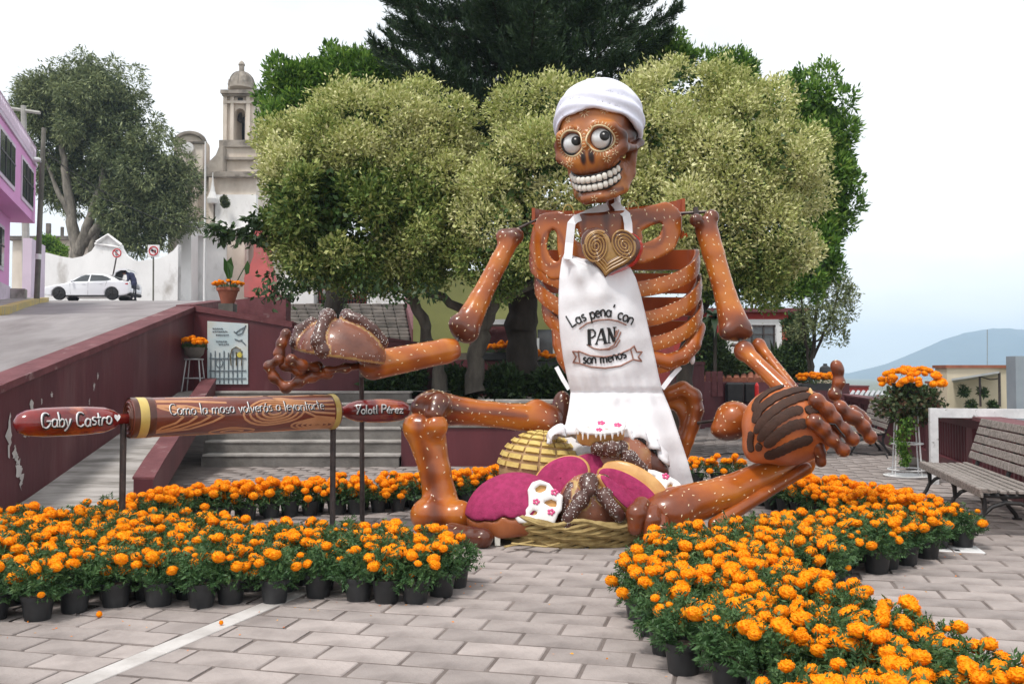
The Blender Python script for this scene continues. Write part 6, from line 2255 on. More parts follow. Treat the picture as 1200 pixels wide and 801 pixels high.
# --- legs
kA, hB = at(508, 478, 9.35), at(642, 492, 9.85)
ax = nrm(hB-kA)
def f(p):
    d = s_path(p, [kA, kA+ax*.35, hB-ax*.35, hB-ax*.02], [.19, .135, .135, .18], .04)
    d = smin(d, s_sph(p, at(497, 478, 9.28), .135), .06)
    d = smin(d, s_sph(p, at(513, 473, 9.22), .13), .05)
    d = smin(d, s_sph(p, at(509, 485, 9.12), .10), .05)
    d = smin(d, s_sph(p, at(629, 478, 9.8), .095), .08)
    d = smin(d, s_sph(p, at(641, 500, 9.82), .14), .08)
    return d
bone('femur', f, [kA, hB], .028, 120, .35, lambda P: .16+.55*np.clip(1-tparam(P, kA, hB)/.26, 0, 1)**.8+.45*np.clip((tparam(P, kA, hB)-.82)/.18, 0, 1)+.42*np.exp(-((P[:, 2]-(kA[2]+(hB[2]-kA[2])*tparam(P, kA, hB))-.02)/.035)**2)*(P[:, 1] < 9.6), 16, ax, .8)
tA, tB = at(499, 505, 9.25), at(519, 603, 9.2)
ax = nrm(tB-tA)
def f(p):
    m1 = at(510, 552, 9.2)
    d = s_path(p, [tA, m1, tB], [.20, .148, .19], .05)
    d = smin(d, s_sph(p, at(487, 500, 9.2), .13), .06)
    d = smin(d, s_sph(p, at(511, 499, 9.1), .12), .06)
    d = smin(d, s_ell(p, at(514, 602, 9.14), (.27, .24, .16)), .06)
    d = smin(d, s_sph(p, at(502, 603, 9.02), .17), .07)
    d = smin(d, s_sph(p, at(538, 604, 9.04), .155), .05)
    # groove down the shin
    g = s_path(p, [at(493, 515, 8.98), at(507, 552, 8.99), at(513, 585, 9.0)], [.035, .03, .02])
    return smax(d, -g, .04)
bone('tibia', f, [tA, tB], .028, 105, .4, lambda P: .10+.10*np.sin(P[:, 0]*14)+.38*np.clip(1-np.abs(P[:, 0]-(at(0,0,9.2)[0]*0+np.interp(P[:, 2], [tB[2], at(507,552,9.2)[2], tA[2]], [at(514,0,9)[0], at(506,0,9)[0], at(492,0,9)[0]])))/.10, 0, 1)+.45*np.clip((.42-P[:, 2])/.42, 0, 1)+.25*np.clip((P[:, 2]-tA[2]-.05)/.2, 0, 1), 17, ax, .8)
tw = [at(530, 628, 8.75), at(552, 633, 8.62), at(566, 634, 8.55)]
tw = [np.array([p[0], p[1], max(p[2], .09)]) for p in tw]
bone('toe', lambda p: smin(s_path(p, tw, [.11, .095, .085], .02), s_sph(p, tw[2], .09), .03), tw, .022, 8, .25, lambda P: np.full(len(P), .80), 18)
hl = at(776, 597, 8.75)
sA, sB = at(795, 594, 8.8), at(938, 541, 9.35)
ax = nrm(sB-sA)
def f(p):
    d = s_path(p, [sA, at(850, 578, 8.98), sB], [.20, .165, .15], .05)
    d = smin(d, s_ell(p, hl+np.array([.05,0,-.02]), (.25, .22, .19)), .09)
    d = smin(d, s_sph(p, at(792, 607, 8.7), .15), .08)
    g = s_path(p, [at(868, 590, 8.8), at(905, 573, 8.95), at(935, 560, 9.1)], [.02, .035, .03])
    return smax(d, -g, .04)
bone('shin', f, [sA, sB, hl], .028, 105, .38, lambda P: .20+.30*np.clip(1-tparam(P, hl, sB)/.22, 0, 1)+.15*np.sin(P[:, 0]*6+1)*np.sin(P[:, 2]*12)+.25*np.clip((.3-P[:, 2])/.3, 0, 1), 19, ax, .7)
bA, bB = at(838, 614, 8.75), at(944, 548, 9.15)
bone('fibula', lambda p: s_path(p, [bA, (bA+bB)/2, bB], [.07, .06, .062], .02), [bA, bB], .02, 22, .2, lambda P: np.full(len(P), .38), 30, nrm(bB-bA), .6)
for k, pts in enumerate([[(752,592,8.52),(746,602,8.42),(744,618,8.40)], [(764,600,8.5),(763,610,8.42),(762,622,8.40)], [(774,612,8.5),(774,620,8.44),(774,628,8.42)]]):
    J_ = ats(pts); J_[:, 2] = np.maximum(J_[:, 2], .07)
    bone('toe', lambda p: smin(s_path(p, J_, [.085, .085, .07], .02), s_sph(p, J_[1], .095-.012*k), .03), J_, .02, 4, .2, lambda P: np.full(len(P), .55), 31+k)
# loose knee ball and pelvis wings
kb_ = at(858, 494, 9.7)
def f(p):
    d = s_ell(p, kb_+np.array([.02,0,.03]), (.20,.2,.19))
    return smin(d, s_ell(p, kb_+np.array([-.05,.02,-.08]), (.17,.18,.12)), .06)
bone('thigh_bone_end', f, [kb_], .024, 55, .4, lambda P: .30+.50*np.clip((kb_[2]-.06-P[:, 2])/.14, 0, 1), 35, mind=.05, label='rounded end of the foreshortened right thigh bone')
bone('thigh_shaft', lambda p: s_cap(p, kb_+np.array([0,.1,0]), at(812, 500, 10.3), .10, .12), [kb_, at(812, 500, 10.3)], .028, 0, .2, lambda P: np.full(len(P), .5), 36) if False else None
wing = ats([(783,461),(800,455),(813,464),(816,480),(812,497),(806,515),(801,536)], 10.15)
def f(p):
    d = s_path(p, wing, [.075,.08,.085,.08,.075,.065,.05], .03)
    pl_ = np.maximum(s_ell(p, at(795, 488, 10.22), (.25, .05, .32)), -9)
    h_ = s_ell(p, at(787, 496, 10.1), (.12, .3, .17))
    return smax(smin(d, pl_, .06), -h_, .03)
bone('pelvis_wing', f, wing, .024, 45, .35, lambda P: .22+.45*np.exp(-((P[:, 0]-at(817,0,10.15)[0])/.06)**2)+.3*np.clip((P[:,1]-10.2)/.1, 0, 1), 37)
wl_ = at(657, 486, 10.15)
bone('pelvis_wing', lambda p: s_ell(p, wl_+np.array([.02,0,0]), (.13,.12,.27)), [wl_], .024, 60, .4, lambda P: np.full(len(P), .72), 38, mind=.04)
sp = ats([(712,560),(713,520),(714,480),(716,440),(718,400),(718,360),(717,320),(716,280),(716,255)], 10.45)
mb = MB().tube(sp, .085, 10)
for q_ in np.linspace(0, 1, 22):
    c = np.array([np.interp(q_, np.linspace(0, 1, len(sp)), sp[:, i]) for i in range(3)])
    mb.ell(c, (.13,.12,.06), 10, 6, a=.6)
part('spine', mb, MT['bone'], sk, smooth=60)
part('seat_block', MB().bevbox(at(715, 560, 10.55)*[1,1,0]+[0,0,.33], (1.0,.5,.7), .1), MT['black'], sk, label='dark base block under the apron')

# --- ribs: flat bands sweeping round the chest
def rib(y_side, y_front, hw, cx, aw, sd, a0=-200, a1=20, bw=.40, thick=.028):
    Yc = 10.15
    cxm = at(cx, 300, Yc)[0]
    A = aw*Yc/F
    B = bw
    zs_, zf = at(cx, y_side, Yc)[2], at(cx, y_front, Yc-B)[2]
    V, att, n = [], [], 64
    for k in range(n):
        a = 2*PI*k/n
        c_ = -math.sin(a)           # 1 at the front
        z = zs_+(zf-zs_)*max(0, c_)**1.15+(.04 if c_ < 0 else 0)*(-c_)
        h = hw*Yc/F*(1.0-.26*max(0, c_))
        o = np.array([cxm+A*math.cos(a), Yc+B*math.sin(a), z])
        nn = nrm(np.array([B*math.cos(a), A*math.sin(a), 0]))
        V += [o+nn*0+[0,0,h], o+nn*thick*.9+[0,0,h*.93], o+nn*thick*1.35+[0,0,0], o+nn*thick*.9-[0,0,h*.93], o-[0,0,h],
              o-nn*thick-[0,0,h*.93], o-nn*thick+[0,0,h*.93]]
        e = .52+.25*max(0, 1-abs(c_)*1.6)
        att += [.85, .22+.25*max(0, 1-abs(c_)*2.2), .10+.28*max(0, 1-abs(c_)*2), .22, .6, .3, .3]
    V = np.array(V)
    m = 7
    fo, fi = [], []
    for k in range(n):
        k2 = (k+1) % n
        for i in range(m):
            i2 = (i+1) % m
            f_ = (k*m+i, k*m+i2, k2*m+i2, k2*m+i)
            (fi if i == 5 else fo).append(f_[::-1])
    me = bpy.data.meshes.new('rib')
    me.from_pydata((V-wloc(sk)).tolist(), [], fo+fi)
    me.polygons.foreach_set('material_index', [0]*len(fo)+[1]*len(fi))
    at_ = me.attributes.new('tint', 'FLOAT', 'POINT')
    at_.data.foreach_set('value', np.array(att, np.float32))
    smooth_mesh(me, 50)
    o = link('rib', me, [MT['bone'], MT['bone_in']], sk)
    Qo = np.array([q_ for q_ in fo])
    mid = Qo[[i for i in range(len(Qo)) if (Qo[i] % 7 <= 4).all()]]
    cxs = V[:, 0].mean()
    seeds('sesame_seed', V, mid[:, ::-1], 220, o, MT['seed'], .029, .011, along=(0, 0, 1), spread=1.0, seed=sd, mind=.05,
          keep=lambda c: (c[:, 1] < 10.25).astype(float)*((np.abs(c[:, 0]-cxs) > .18)))
    return o
rib(304, 340, 12.5, 720, 97, 41)
rib(332, 376, 12.5, 724, 95, 42, bw=.40)
rib(360, 406, 11.5, 729, 91, 43, bw=.39)
rib(387, 434, 10, 736, 83, 44, bw=.37)
# lower loop closing the last rib on both sides
for s_, pts in ((50, [(818,384,10.1),(812,404,9.98),(800,418,9.9),(782,424,9.82),(764,420,9.78)]), (51, [(655,384,10.0),(657,404,9.95),(662,420,9.9),(668,430,9.86)])):
    J_ = ats(pts)
    bone('floating_rib', lambda p: s_path(p, J_, [.085]*len(J_), .02)+0, J_, .024, 40, .2, lambda P: np.full(len(P), .30), s_, mind=.05)

# --- shoulder girdle: pierced front plates on the chest curve, orange back rail
CHX, CHY = at(714, 280, 10.15)[0], 10.15
CA, CB = 90*10.15/F, .42
def f_girdle(p):
    # chest cylinder shell, front half
    sh = (np.sqrt(((p[:, 0]-CHX)/CA)**2+((p[:, 1]-CHY)/CB)**2)-1)*.42
    yy = np.maximum(p[:, 1], 1)
    u = CX+F*p[:, 0]/yy
    v = 438-F*(p[:, 2]-CAMH)/yy
    P2 = np.stack([u, v], 1)
    def cp2(a, b, r):
        a = np.array(a, float); b = np.array(b, float)
        t = np.clip(((P2-a) @ (b-a))/((b-a) @ (b-a)), 0, 1)
        return np.sqrt(((P2-a-t[:, None]*(b-a))**2).sum(1))-r
    d = None
    L_ = [(634,270),(640,259),(655,257),(663,270),(664,292),(668,312),(650,318),(637,308),(630,290),(634,270)]
    R_ = [(742,262),(762,252),(781,247),(789,255),(788,270),(782,284),(768,292),(750,298),(742,290),(741,274),(742,262)]
    for poly, r in ((L_, 10.5), (R_, 11.5)):
        for i in range(len(poly)-1):
            e = cp2(poly[i], poly[i+1], r)
            d = e if d is None else np.minimum(d, e)
    for a, b, r in [((637,261),(712,256),9), ((712,256),(788,249),9), ((690,270),(742,278),12), ((668,290),(700,305),11), ((700,300),(745,296),9), ((700,268),(700,330),14), ((722,268),(722,330),14)]:
        d = np.minimum(d, cp2(a, b, r))
    d = d*CHY/F
    # groove lines on the breastbone
    front = np.maximum(p[:, 1]-CHY-.02, -1)
    r_ = smax(d, np.abs(sh)-.024, .010)
    return np.maximum(r_, front)
gb = [at(618, 235, 10.2), at(805, 335, 9.6)]
def tg(P):
    d = f_girdle(P)
    u = CX+F*P[:, 0]/P[:, 1]
    v = 438-F*(P[:, 2]-CAMH)/P[:, 1]
    t = .24+.34*np.exp(-((v-252)/9)**2)
    t += .26*np.exp(-(((u-648)/13)**2+((v-290)/22)**2-1)**2/.10)*(u < 670)
    t += .26*np.exp(-(((u-762)/17)**2+((v-273)/16)**2-1)**2/.10)*(u > 740)
    t += .4*np.exp(-((u-711)/4)**2)*(v < 300)+.35*np.exp(-((u-684)/3)**2)*(v < 300)
    return t-.10*(v > 285)
bone('shoulder_plate', f_girdle, gb, .02, 175, .12, tg, 45, mind=.05)
V, fs = [], []
n = 26
for k in range(n):
    a = R(8+164*k/(n-1))
    o = np.array([CHX+CA*.98*math.cos(a), CHY+.46*math.sin(a), 0])
    yt = np.interp(o[0], [CHX-CA, CHX+CA], [247, 236])
    zt, zb = at(700, yt, 10.4)[2], at(700, yt+19, 10.4)[2]
    nn = np.array([math.cos(a), math.sin(a), 0])*.035
    V += [o+[0,0,zt], o+[0,0,zb], o+nn+[0,0,zb], o+nn+[0,0,zt]]
    if k:
        b = (k-1)*4
        fs += [(b+i, b+(i+1) % 4, b+4+(i+1) % 4, b+4+i) for i in range(4)]
fs += [(0,1,2,3), ((n-1)*4+3, (n-1)*4+2, (n-1)*4+1, (n-1)*4)]
part('back_rail', MB().add(V, fs), MT['bone_in'], sk)
mb = MB()
for x, y in ((666, 250), (742, 246)):
    c = at(x, y, 10.35)
    mb.tube([c+[.06*math.cos(t), 0, .10*math.sin(t)] for t in np.linspace(0, PI, 9)], .008, 5)
part('lifting_loop', mb, MT['gold'], sk)
for rod in ([(at(792,250.5,10.1), at(828,248,10.0), .018), (at(815,243,10.0), at(817,262,9.98), .03)], [(at(632,256,10.1), at(606,268,10.0), .016)], [(at(541,383,9.68), at(534,405,9.56), .018)],
            [(at(866,388,9.8), at(869,410,9.62), .022), (at(858,404,9.7), at(872,405,9.62), .02)], [(at(812,496,10.15), at(850,491,9.75), .02)], [(at(497,482,9.3), at(498,500,9.2), .03)], [(at(648,490,9.9), at(660,490,10.1), .03)]):
    mb = MB()
    for p_, q_, r_ in rod: mb.tube([p_, q_], r_, 6)
    part('steel_rod', mb, MT['pole_metal'], sk)
part('rope_tie', MB().tube([at(797+i, 262+18*abs(math.sin(i*1.7)), 9.95) for i in range(9)], .009, 4), MT['bone_in'], sk)
part('support_pole', MB().tube([at(424, 432, 9.25), at(423.5, 440, 9.9), at(424, 470, 10.0), gnd(424.5, 611)], .026, 8), MT['pole_metal'], sk, label='dark post holding up the bread hand')
part('neck', MB().tube(ats([(716,262),(718,248),(718,226)], 10.0), [.10,.075,.085], 10, a=.55), MT['bone'], sk, smooth=60)
part('neck_wrap', MB().tube(ats([(723.5,254),(724,242),(723,226)], 9.9), [.03,.036,.03], 8), MT['cloth'], sk, smooth=60)

# ------------------------------------------------------------------ skull
HC = at(701, 166, 9.75)
HR = rot_xyz(R(10), 0, 0)
HR = rot_xyz(0, 0, R(-23)) @ HR
HR = rot_xyz(0, R(-4.5), 0) @ HR
HS = 1.0
def hw_(P): return HC+HS*(np.asarray(P, float) @ HR.T)
def f_skull(p):
    d = s_ell(p, (0, .12, .18), (.43, .50, .43))
    d = smin(d, s_ell(p, (0, -.22, .02), (.34, .24, .22)), .08)
    d = smin(d, s_ell(p, (0, -.24, -.18), (.27, .24, .24)), .06)
    for s in (-1, 1):
        d = smin(d, s_path(p, np.array([(s*.14, -.455, .13), (s*.27, -.38, .09), (s*.335, -.28, .0)]), [.05, .055, .06], .03), .05)
        d = smin(d, s_path(p, np.array([(s*.335, -.28, .0), (s*.325, -.30, -.12), (s*.20, -.40, -.20)]), [.05, .065, .07], .03), .05)
        d = smin(d, s_path(p, np.array([(s*.325, -.28, -.12), (s*.40, -.08, -.12), (s*.42, .12, -.08)]), [.06, .04, .05], .02), .03)
        d = smin(d, s_path(p, np.array([(s*.35, .04, -.12), (s*.295, .00, -.38), (s*.235, -.13, -.52), (s*.10, -.38, -.59)]), [.060, .062, .062, .055], .03), .03)
        # temple hollow
        d = smax(d, -s_ell(p, (s*.47, -.10, .05), (.11, .17, .15)), .07)
    d = smin(d, s_ell(p, (0, -.26, -.555), (.205, .19, .075)), .05)
    d = smin(d, s_path(p, np.array([(-.08, -.44, -.59), (.08, -.44, -.59)]), [.052, .052]), .05)
    d = smin(d, s_ell(p, (0, -.155, -.43), (.26, .265, .13)), .04)
    d = smin(d, s_cap(p, (0, -.47, .05), (0, -.52, -.06), .035, .03), .04)
    for s in (-1, 1):
        d = smax(d, -s_ell(p, (s*.152, -.52, -.005), (.118, .17, .118)), .02)
        d = smax(d, -s_cap(p, (s*.028, -.56, -.11), (s*.058, -.56, -.20), .018, .033), .006)
    # cheek gap behind the teeth
        d = smin(d, s_ell(p, (s*.20, -.06, -.36), (.12, .16, .17)), .03)
    # shallow fluting above the teeth
    fl = .008*np.cos(np.arctan2(p[:, 0], -p[:, 1]-.1)*26)*np.exp(-((p[:, 2]+.30)/.05)**2)
    return d+fl
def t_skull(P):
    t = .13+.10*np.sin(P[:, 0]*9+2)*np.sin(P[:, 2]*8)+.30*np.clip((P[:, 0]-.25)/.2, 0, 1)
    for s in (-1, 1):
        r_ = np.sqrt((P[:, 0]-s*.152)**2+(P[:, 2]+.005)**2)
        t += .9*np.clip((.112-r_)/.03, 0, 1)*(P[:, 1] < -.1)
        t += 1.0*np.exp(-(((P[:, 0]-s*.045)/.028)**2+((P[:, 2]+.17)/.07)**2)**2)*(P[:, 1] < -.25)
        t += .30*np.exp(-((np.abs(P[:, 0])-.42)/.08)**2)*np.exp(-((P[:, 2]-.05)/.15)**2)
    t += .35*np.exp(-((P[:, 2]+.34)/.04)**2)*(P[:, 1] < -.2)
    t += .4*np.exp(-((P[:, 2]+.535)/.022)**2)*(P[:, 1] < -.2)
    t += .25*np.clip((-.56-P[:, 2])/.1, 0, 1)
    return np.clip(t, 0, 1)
P, Q = snet(f_skull, (-.56, -.72, -.76), (.56, .72, .70), .0165)
skull = part_np('skull', hw_(P), Q, MT['skull'], sk, tint=t_skull(P), smooth=180)
SKB = BVHTree.FromPolygons([Vector(v) for v in P], [tuple(q_) for q_ in Q])
def on_skull(x, z, off=.004, o=(0, -1.2, 0), d=(0, 1, 0)):
    h = SKB.ray_cast(Vector((x, -1.2, z)), Vector((0, 1, 0)))
    if h[0] is None: return None
    return np.array(h[0])+np.array(h[1])*off, np.array(h[1])
for s in (-1, 1):
    e = part('eyeball', MB().ell(hw_((s*.152, -.372, -.005)), (.115, .115, .115), 22, 14), MT['eye_white'], skull, smooth=80)
    c = np.array([s*.152, -.372, -.005])
    look = nrm(np.array([.50, -.80, .16]))
    ringp = []
    part('pupil', MB().lathe([(.0, .006), (.026, .004), (.050, -.005), (.053, -.016)], hw_(c+look*.1135), 18, axis=HR @ look, cap=False), MT['black'], e)
    gl = nrm(look+np.array([-.10, 0, .12]))
    part('painted_eye_glint', MB().ell(hw_(c+gl*.121), (.011, .010, .010), 8, 6), MT['plain_white'], e)  # white bead painted as a highlight on the eye
    pts = [hw_((s*.152+.112*math.cos(a*PI/16), -.43, -.005+.112*math.sin(a*PI/16))) for a in range(33)]
    part('eye_outline', MB().tube(pts, .010, 6), MT['black'], e, smooth=80)
    pts = [hw_((s*.152+.128*math.cos(a*PI/16), -.445-.01*math.cos(a*PI/16)*0, -.005+.128*math.sin(a*PI/16))) for a in range(33)]
    part('eye_rim', MB().tube([hw_((s*.152+.130*math.cos(a*PI/16), (on_skull(s*.152+.130*math.cos(a*PI/16), -.005+.130*math.sin(a*PI/16), -.002) or (np.array([0,-.44,0]),0))[0][1], -.005+.130*math.sin(a*PI/16))) for a in range(33)], .010, 6), MT['cream'], e, smooth=80)
# painted dashes round the eyes and little flowers
mb = MB()
def dash(x0, z0, x1, z1, r):
    a, b = on_skull(x0, z0, .001), on_skull(x1, z1, .001)
    if a is None or b is None: return
    mb.tube([hw_(a[0]), hw_((a[0]+b[0])/2+[0,-.001,0]), hw_(b[0])], [r*.7, r, r*.5], 5, flat=.6)
for s in (-1, 1):
    for k in range(30):
        a = 2*PI*k/30
        dash(s*.152+.143*math.cos(a), -.005+.143*math.sin(a), s*.152+.172*math.cos(a), -.005+.172*math.sin(a), .0062)
def petals(x, z, r, n=8):
    for k in range(n):
        a = 2*PI*k/n
        dash(x+r*.35*math.cos(a), z+r*.35*math.sin(a), x+r*math.cos(a), z+r*math.sin(a), .0066)
for x, z, r in [(0,.285,.055),(-.20,.25,.04),(.20,.275,.042),(-.20,-.205,.045),(.20,-.215,.045),(.28,-.17,.03),(-.29,-.19,.03),(.02,-.595,.035),(.19,-.555,.026)]:
    petals(x, z, r, 8 if r > .035 else 5)
part('painted_petal', mb, MT['cream'], skull, kind='stuff')
# teeth
for row, (z0, hgt, rad) in enumerate([(-.400, .074, .262), (-.480, .074, .252)]):
    n = 12
    for k in range(n):
        a = (k-(n-1)/2)*R(12.6)
        ww = .0285*(1.10 if abs(k-(n-1)/2) < 2 else .95)
        c = np.array([rad*1.0*math.sin(a), -.190-rad*.98*math.cos(a), z0+.050*a*a])
        tx = np.array([math.cos(a), math.sin(a), 0]); ty = np.array([math.sin(a), -math.cos(a), 0])
        m_ = MB().ell((0, 0, 0), (1, 1, 1), 10, 8)
        V = np.concatenate(m_.v)
        V = np.sign(V)*np.abs(V)**.72
        V = V[:, :1]*ww*tx+V[:, 1:2]*.032*ty+V[:, 2:]*hgt*.50*np.array([0, 0, 1.0])
        m_.v = [hw_(V+c)]
        part('tooth', m_, MT['tooth'], skull, smooth=180)
mb = MB()
for z0, o in ((-.440, .274), (-.360, .266), (-.522, .254)):
    pts = []
    for k in range(25):
        a = (k-12)*R(7.0)
        pts.append(hw_((o*math.sin(a), -.180-o*.98*math.cos(a), z0+.050*a*a)))
    mb.tube(pts, .012, 5)
part('gum_line', mb, MT['black'], skull)
# head scarf
def f_scarf(p):
    c = np.array([0, .13, .20]); r = np.array([.475, .555, .465])
    d = s_ell(p, c, r)
    # cloth folds sweeping round the head
    u = np.arctan2(p[:, 0], -p[:, 1]+.13)
    z = p[:, 2]+.60*p[:, 1]
    d = d+.013*np.sin(z*34+2.2*np.sin(u*1.6)+.8*np.sin(u*3.1))*np.clip((.62-z)/.3, 0, 1)*np.clip((z-.06)/.06, 0, 1)
    d = d+.012*np.sin(u*7+z*9)*np.clip((z-.25)/.3, 0, 1)
    cut = (.075-.60*p[:, 1]) - p[:, 2] + .012*np.sin(u*9)
    d2 = s_ell(p, c, r-.035)
    return smax(np.maximum(d, -d2), cut, .015)
P, Q = snet(f_scarf, (-.58, -.60, -.50), (.58, .80, .78), .0155)
part_np('head_scarf', hw_(P), Q, MT['scarf'], skull, smooth=180)

# ------------------------------------------------------------------ heart shaped pastry on the chest
hy = 9.50
hp = thing('heart_pastry', 'heart shaped swirled pastry with red edge hung on the chest', 'pastry', at(714, 285, hy))
def heart2(t, k=1.0):
    """outline in photo px about the heart's centre, tilted"""
    x = 16*math.sin(t)**3; y = 13*math.cos(t)-5*math.cos(2*t)-2*math.cos(3*t)-math.cos(4*t)
    x, y = x*k*2.10, (y if y > -4 else -4+(y+4)*.96)*k*1.98
    x *= 1+.20*max(0, min(1, (-y)/14))
    a = R(9)
    return (714+x*math.cos(a)+y*math.sin(a), 294-(-x*math.sin(a)+y*math.cos(a)))
hN = nrm(np.array([-.10, -1.0, -.10]))
def hpt(t, k, d): return at(*heart2(t, k), hy)+hN*d
n = 48
V, fs = [], []
lay = [(1.0,-.09),(1.05,-.03),(1.05,.05),(1.0,.085),(.93,.09)]
for k_, d in lay:
    V += [hpt(2*PI*i/n, k_, d) for i in range(n)]
for j in range(len(lay)-1):
    for i in range(n):
        i2 = (i+1) % n
        fs.append((j*n+i, j*n+i2, (j+1)*n+i2, (j+1)*n+i))
fs.append(tuple((len(lay)-1)*n+i for i in range(n)))
part('pastry_body', MB().add(V, fs), MT['palm_dark'], hp, smooth=50)
V, fs = [], []
for k_, d in ((.87,.088),(.855,.112),(.80,.118)):
    V += [hpt(2*PI*i/n, k_, d) for i in range(n)]
for j in range(2):
    for i in range(n):
        i2 = (i+1) % n
        fs.append((j*n+i, j*n+i2, (j+1)*n+i2, (j+1)*n+i))
fs.append(tuple(2*n+i for i in range(n)))
part('golden_face', MB().add(V, fs), MT['palm_gold'], hp, smooth=50)
mg, md = MB(), MB()
def hface(x, y, d): return at(x, y, hy)+hN*d
for cx_, cy_, s, r0x, r0y, tilt in ((698.5,289,1,14.5,19,R(8)), (731.5,288,-1,14,19,R(-30))):
    P1, P2 = [], []
    for k in range(150):
        a = k/149*PI*8.4
        rr = 1-.92*(k/149)**.92
        x0, y0 = r0x*rr*math.cos(a*s+(PI if s > 0 else 0)), r0y*rr*math.sin(a*s)
        x = cx_+x0*math.cos(tilt)-y0*math.sin(tilt); y = cy_+x0*math.sin(tilt)+y0*math.cos(tilt)
        P1.append(hface(x, y, .122))
        rr2 = max(rr-.105, .02)
        x0, y0 = r0x*rr2*math.cos(a*s+(PI if s > 0 else 0)), r0y*rr2*math.sin(a*s)
        P2.append(hface(cx_+x0*math.cos(tilt)-y0*math.sin(tilt), cy_+x0*math.sin(tilt)+y0*math.cos(tilt), .126))
    mg.tube(P1, .0135, 6); md.tube(P2, .0075, 5)
for k_ in (.84, .70, .56):
    mg.tube([hpt(2*PI*(.12+.76*i/40), k_, .114) for i in range(41)], .020, 5)
    md.tube([hpt(2*PI*(.12+.76*i/40), k_-.07, .121) for i in range(41)], .0065, 5)
part('pastry_swirl', mg, MT['palm_gold'], hp, smooth=60)
part('pastry_groove', md, MT['palm_dark'], hp, smooth=60)
V, fs = [], []
i0, i1 = 7, 25
for i in range(i0, i1+1):
    t = 2*PI*i/n
    w_ = math.sin(PI*(i-i0)/(i1-i0))**.5
    V += [hpt(t, 1.056, .045), hpt(t, 1.056+.10*w_, -.01), hpt(t, 1.056+.14*w_, -.11), hpt(t, 1.0, -.12)]
    if i > i0:
        b = (i-1-i0)*4
        fs += [(b+j, b+4+j, b+5+j, b+1+j) for j in range(3)]
part('red_edge', MB().add(V, fs), MT['redpaint'], hp, smooth=60)

# ------------------------------------------------------------------ apron
ap = part('apron', MB().add(np.zeros((1, 3)), []), MT['cloth'], sk)
rows = [  # y, left x, right x, centre depth
 (297,661,664,9.60),(303,658.5,682,9.52),(312,657,738,9.46),(325,655.5,745,9.44),(345,654.5,751,9.43),(370,654.5,757,9.43),(395,656.5,762.5,9.44),(420,660,768,9.46),(440,664,772,9.48),
 (452,667,775,9.50),(459,668.5,777,9.52),(466,668,780,9.50),(480,666,786,9.46),(495,663,791,9.42),(510,658,796,9.38),(525,654,801,9.36),(540,652,806,9.36),(555,651,810,9.36),(568,652,813.5,9.38),(580,655,817,9.42)]
ry = np.array([r_[0] for r_ in rows], float)
def apron_pt(u, y, off=0.0):
    """u -1..1 across, y photo row"""
    xl, xr, yc = [np.interp(y, ry, [r_[i] for r_ in rows]) for i in (1, 2, 3)]
    x = xl+(xr-xl)*(u+1)/2
    sk_ = np.clip((y-462)/110, 0, 1)
    Y = yc+.22*abs(u)**2.3*(1-.3*sk_)
    Y += sk_*(.075*math.sin(u*7.5+.6)+.04*math.sin(u*15+1.7))*(1-.2*abs(u))
    up = np.clip(1-abs(y-460)/26, 0, 1)
    Y += .012*up*math.sin(u*26)+.02*math.exp(-((y-459)/3.2)**2)
    tf = np.clip((460-y)/150, 0, 1)
    Y += .030*tf*math.sin(u*4.0-y*.045+1.0)+.020*tf*math.sin(u*9+y*.03)+.010*math.sin(u*5+y*.16)*math.sin(u*3-y*.05)
    # pull lines from the bib corners
    Y += .016*np.clip((360-y)/60, 0, 1)*math.sin((u*1.0+.6)*11-(y-300)*.12)
    return at(x, y, Y-off)
yy = np.r_[np.linspace(297, 462, 62), np.linspace(464, 580, 52)]
uu = np.linspace(-1, 1, 61)
V = np.array([apron_pt(u, y) for y in yy for u in uu])
# bib top edge follows a sagging line under the heart
nu = len(uu)
Q = np.array([(i*nu+j, i*nu+j+1, (i+1)*nu+j+1, (i+1)*nu+j) for i in range(len(yy)-1) for j in range(nu-1)])
me = mesh_np('apron', V-wloc(sk), Q)
smooth_mesh(me, 180)
me.materials.append(MT['cloth'])
ap.data = me
sm = ap.modifiers.new('thickness', 'SOLIDIFY'); sm.thickness = .012; sm.offset = 1
def ribbon(pts, w_, thick=.008):
    P = np.array(pts)
    T = nrm(np.gradient(P, axis=0))
    S_ = nrm(np.cross(T, np.array([0, -1.0, 0])))
    N_ = np.cross(S_, T)
    mb = MB()
    V, fs = [], []
    for i in range(len(P)):
        V += [P[i]-S_[i]*w_/2, P[i]+S_[i]*w_/2, P[i]+S_[i]*w_/2+N_[i]*thick, P[i]-S_[i]*w_/2+N_[i]*thick]
        if i:
            b = (i-1)*4
            fs += [(b+j, b+(j+1) % 4, b+4+(j+1) % 4, b+4+j) for j in range(4)]
    fs += [(0,1,2,3), (len(V)-1, len(V)-2, len(V)-3, len(V)-4)]
    return mb.add(V, fs)
part('shoulder_strap', ribbon(ats([(665.5,304,9.52),(667,285,9.62),(669.5,262,9.64),(674,257,9.72),(690,250,9.8),(712,242,9.9)]), .085), MT['cloth'], ap)
part('shoulder_strap', ribbon(ats([(737,285,9.55),(736,262,9.62),(734,252,9.68),(727,246,9.75),(720,238,9.84)]), .085), MT['cloth'], ap)
part('waist_tie', ribbon(ats([(667,456,9.74),(660,445,9.78),(652,430,9.86)]), .045), MT['cloth'], ap)
part('waist_tie', ribbon(ats([(776,455,9.74),(786,442,9.8),(797,430,9.9)]), .05), MT['cloth'], ap)
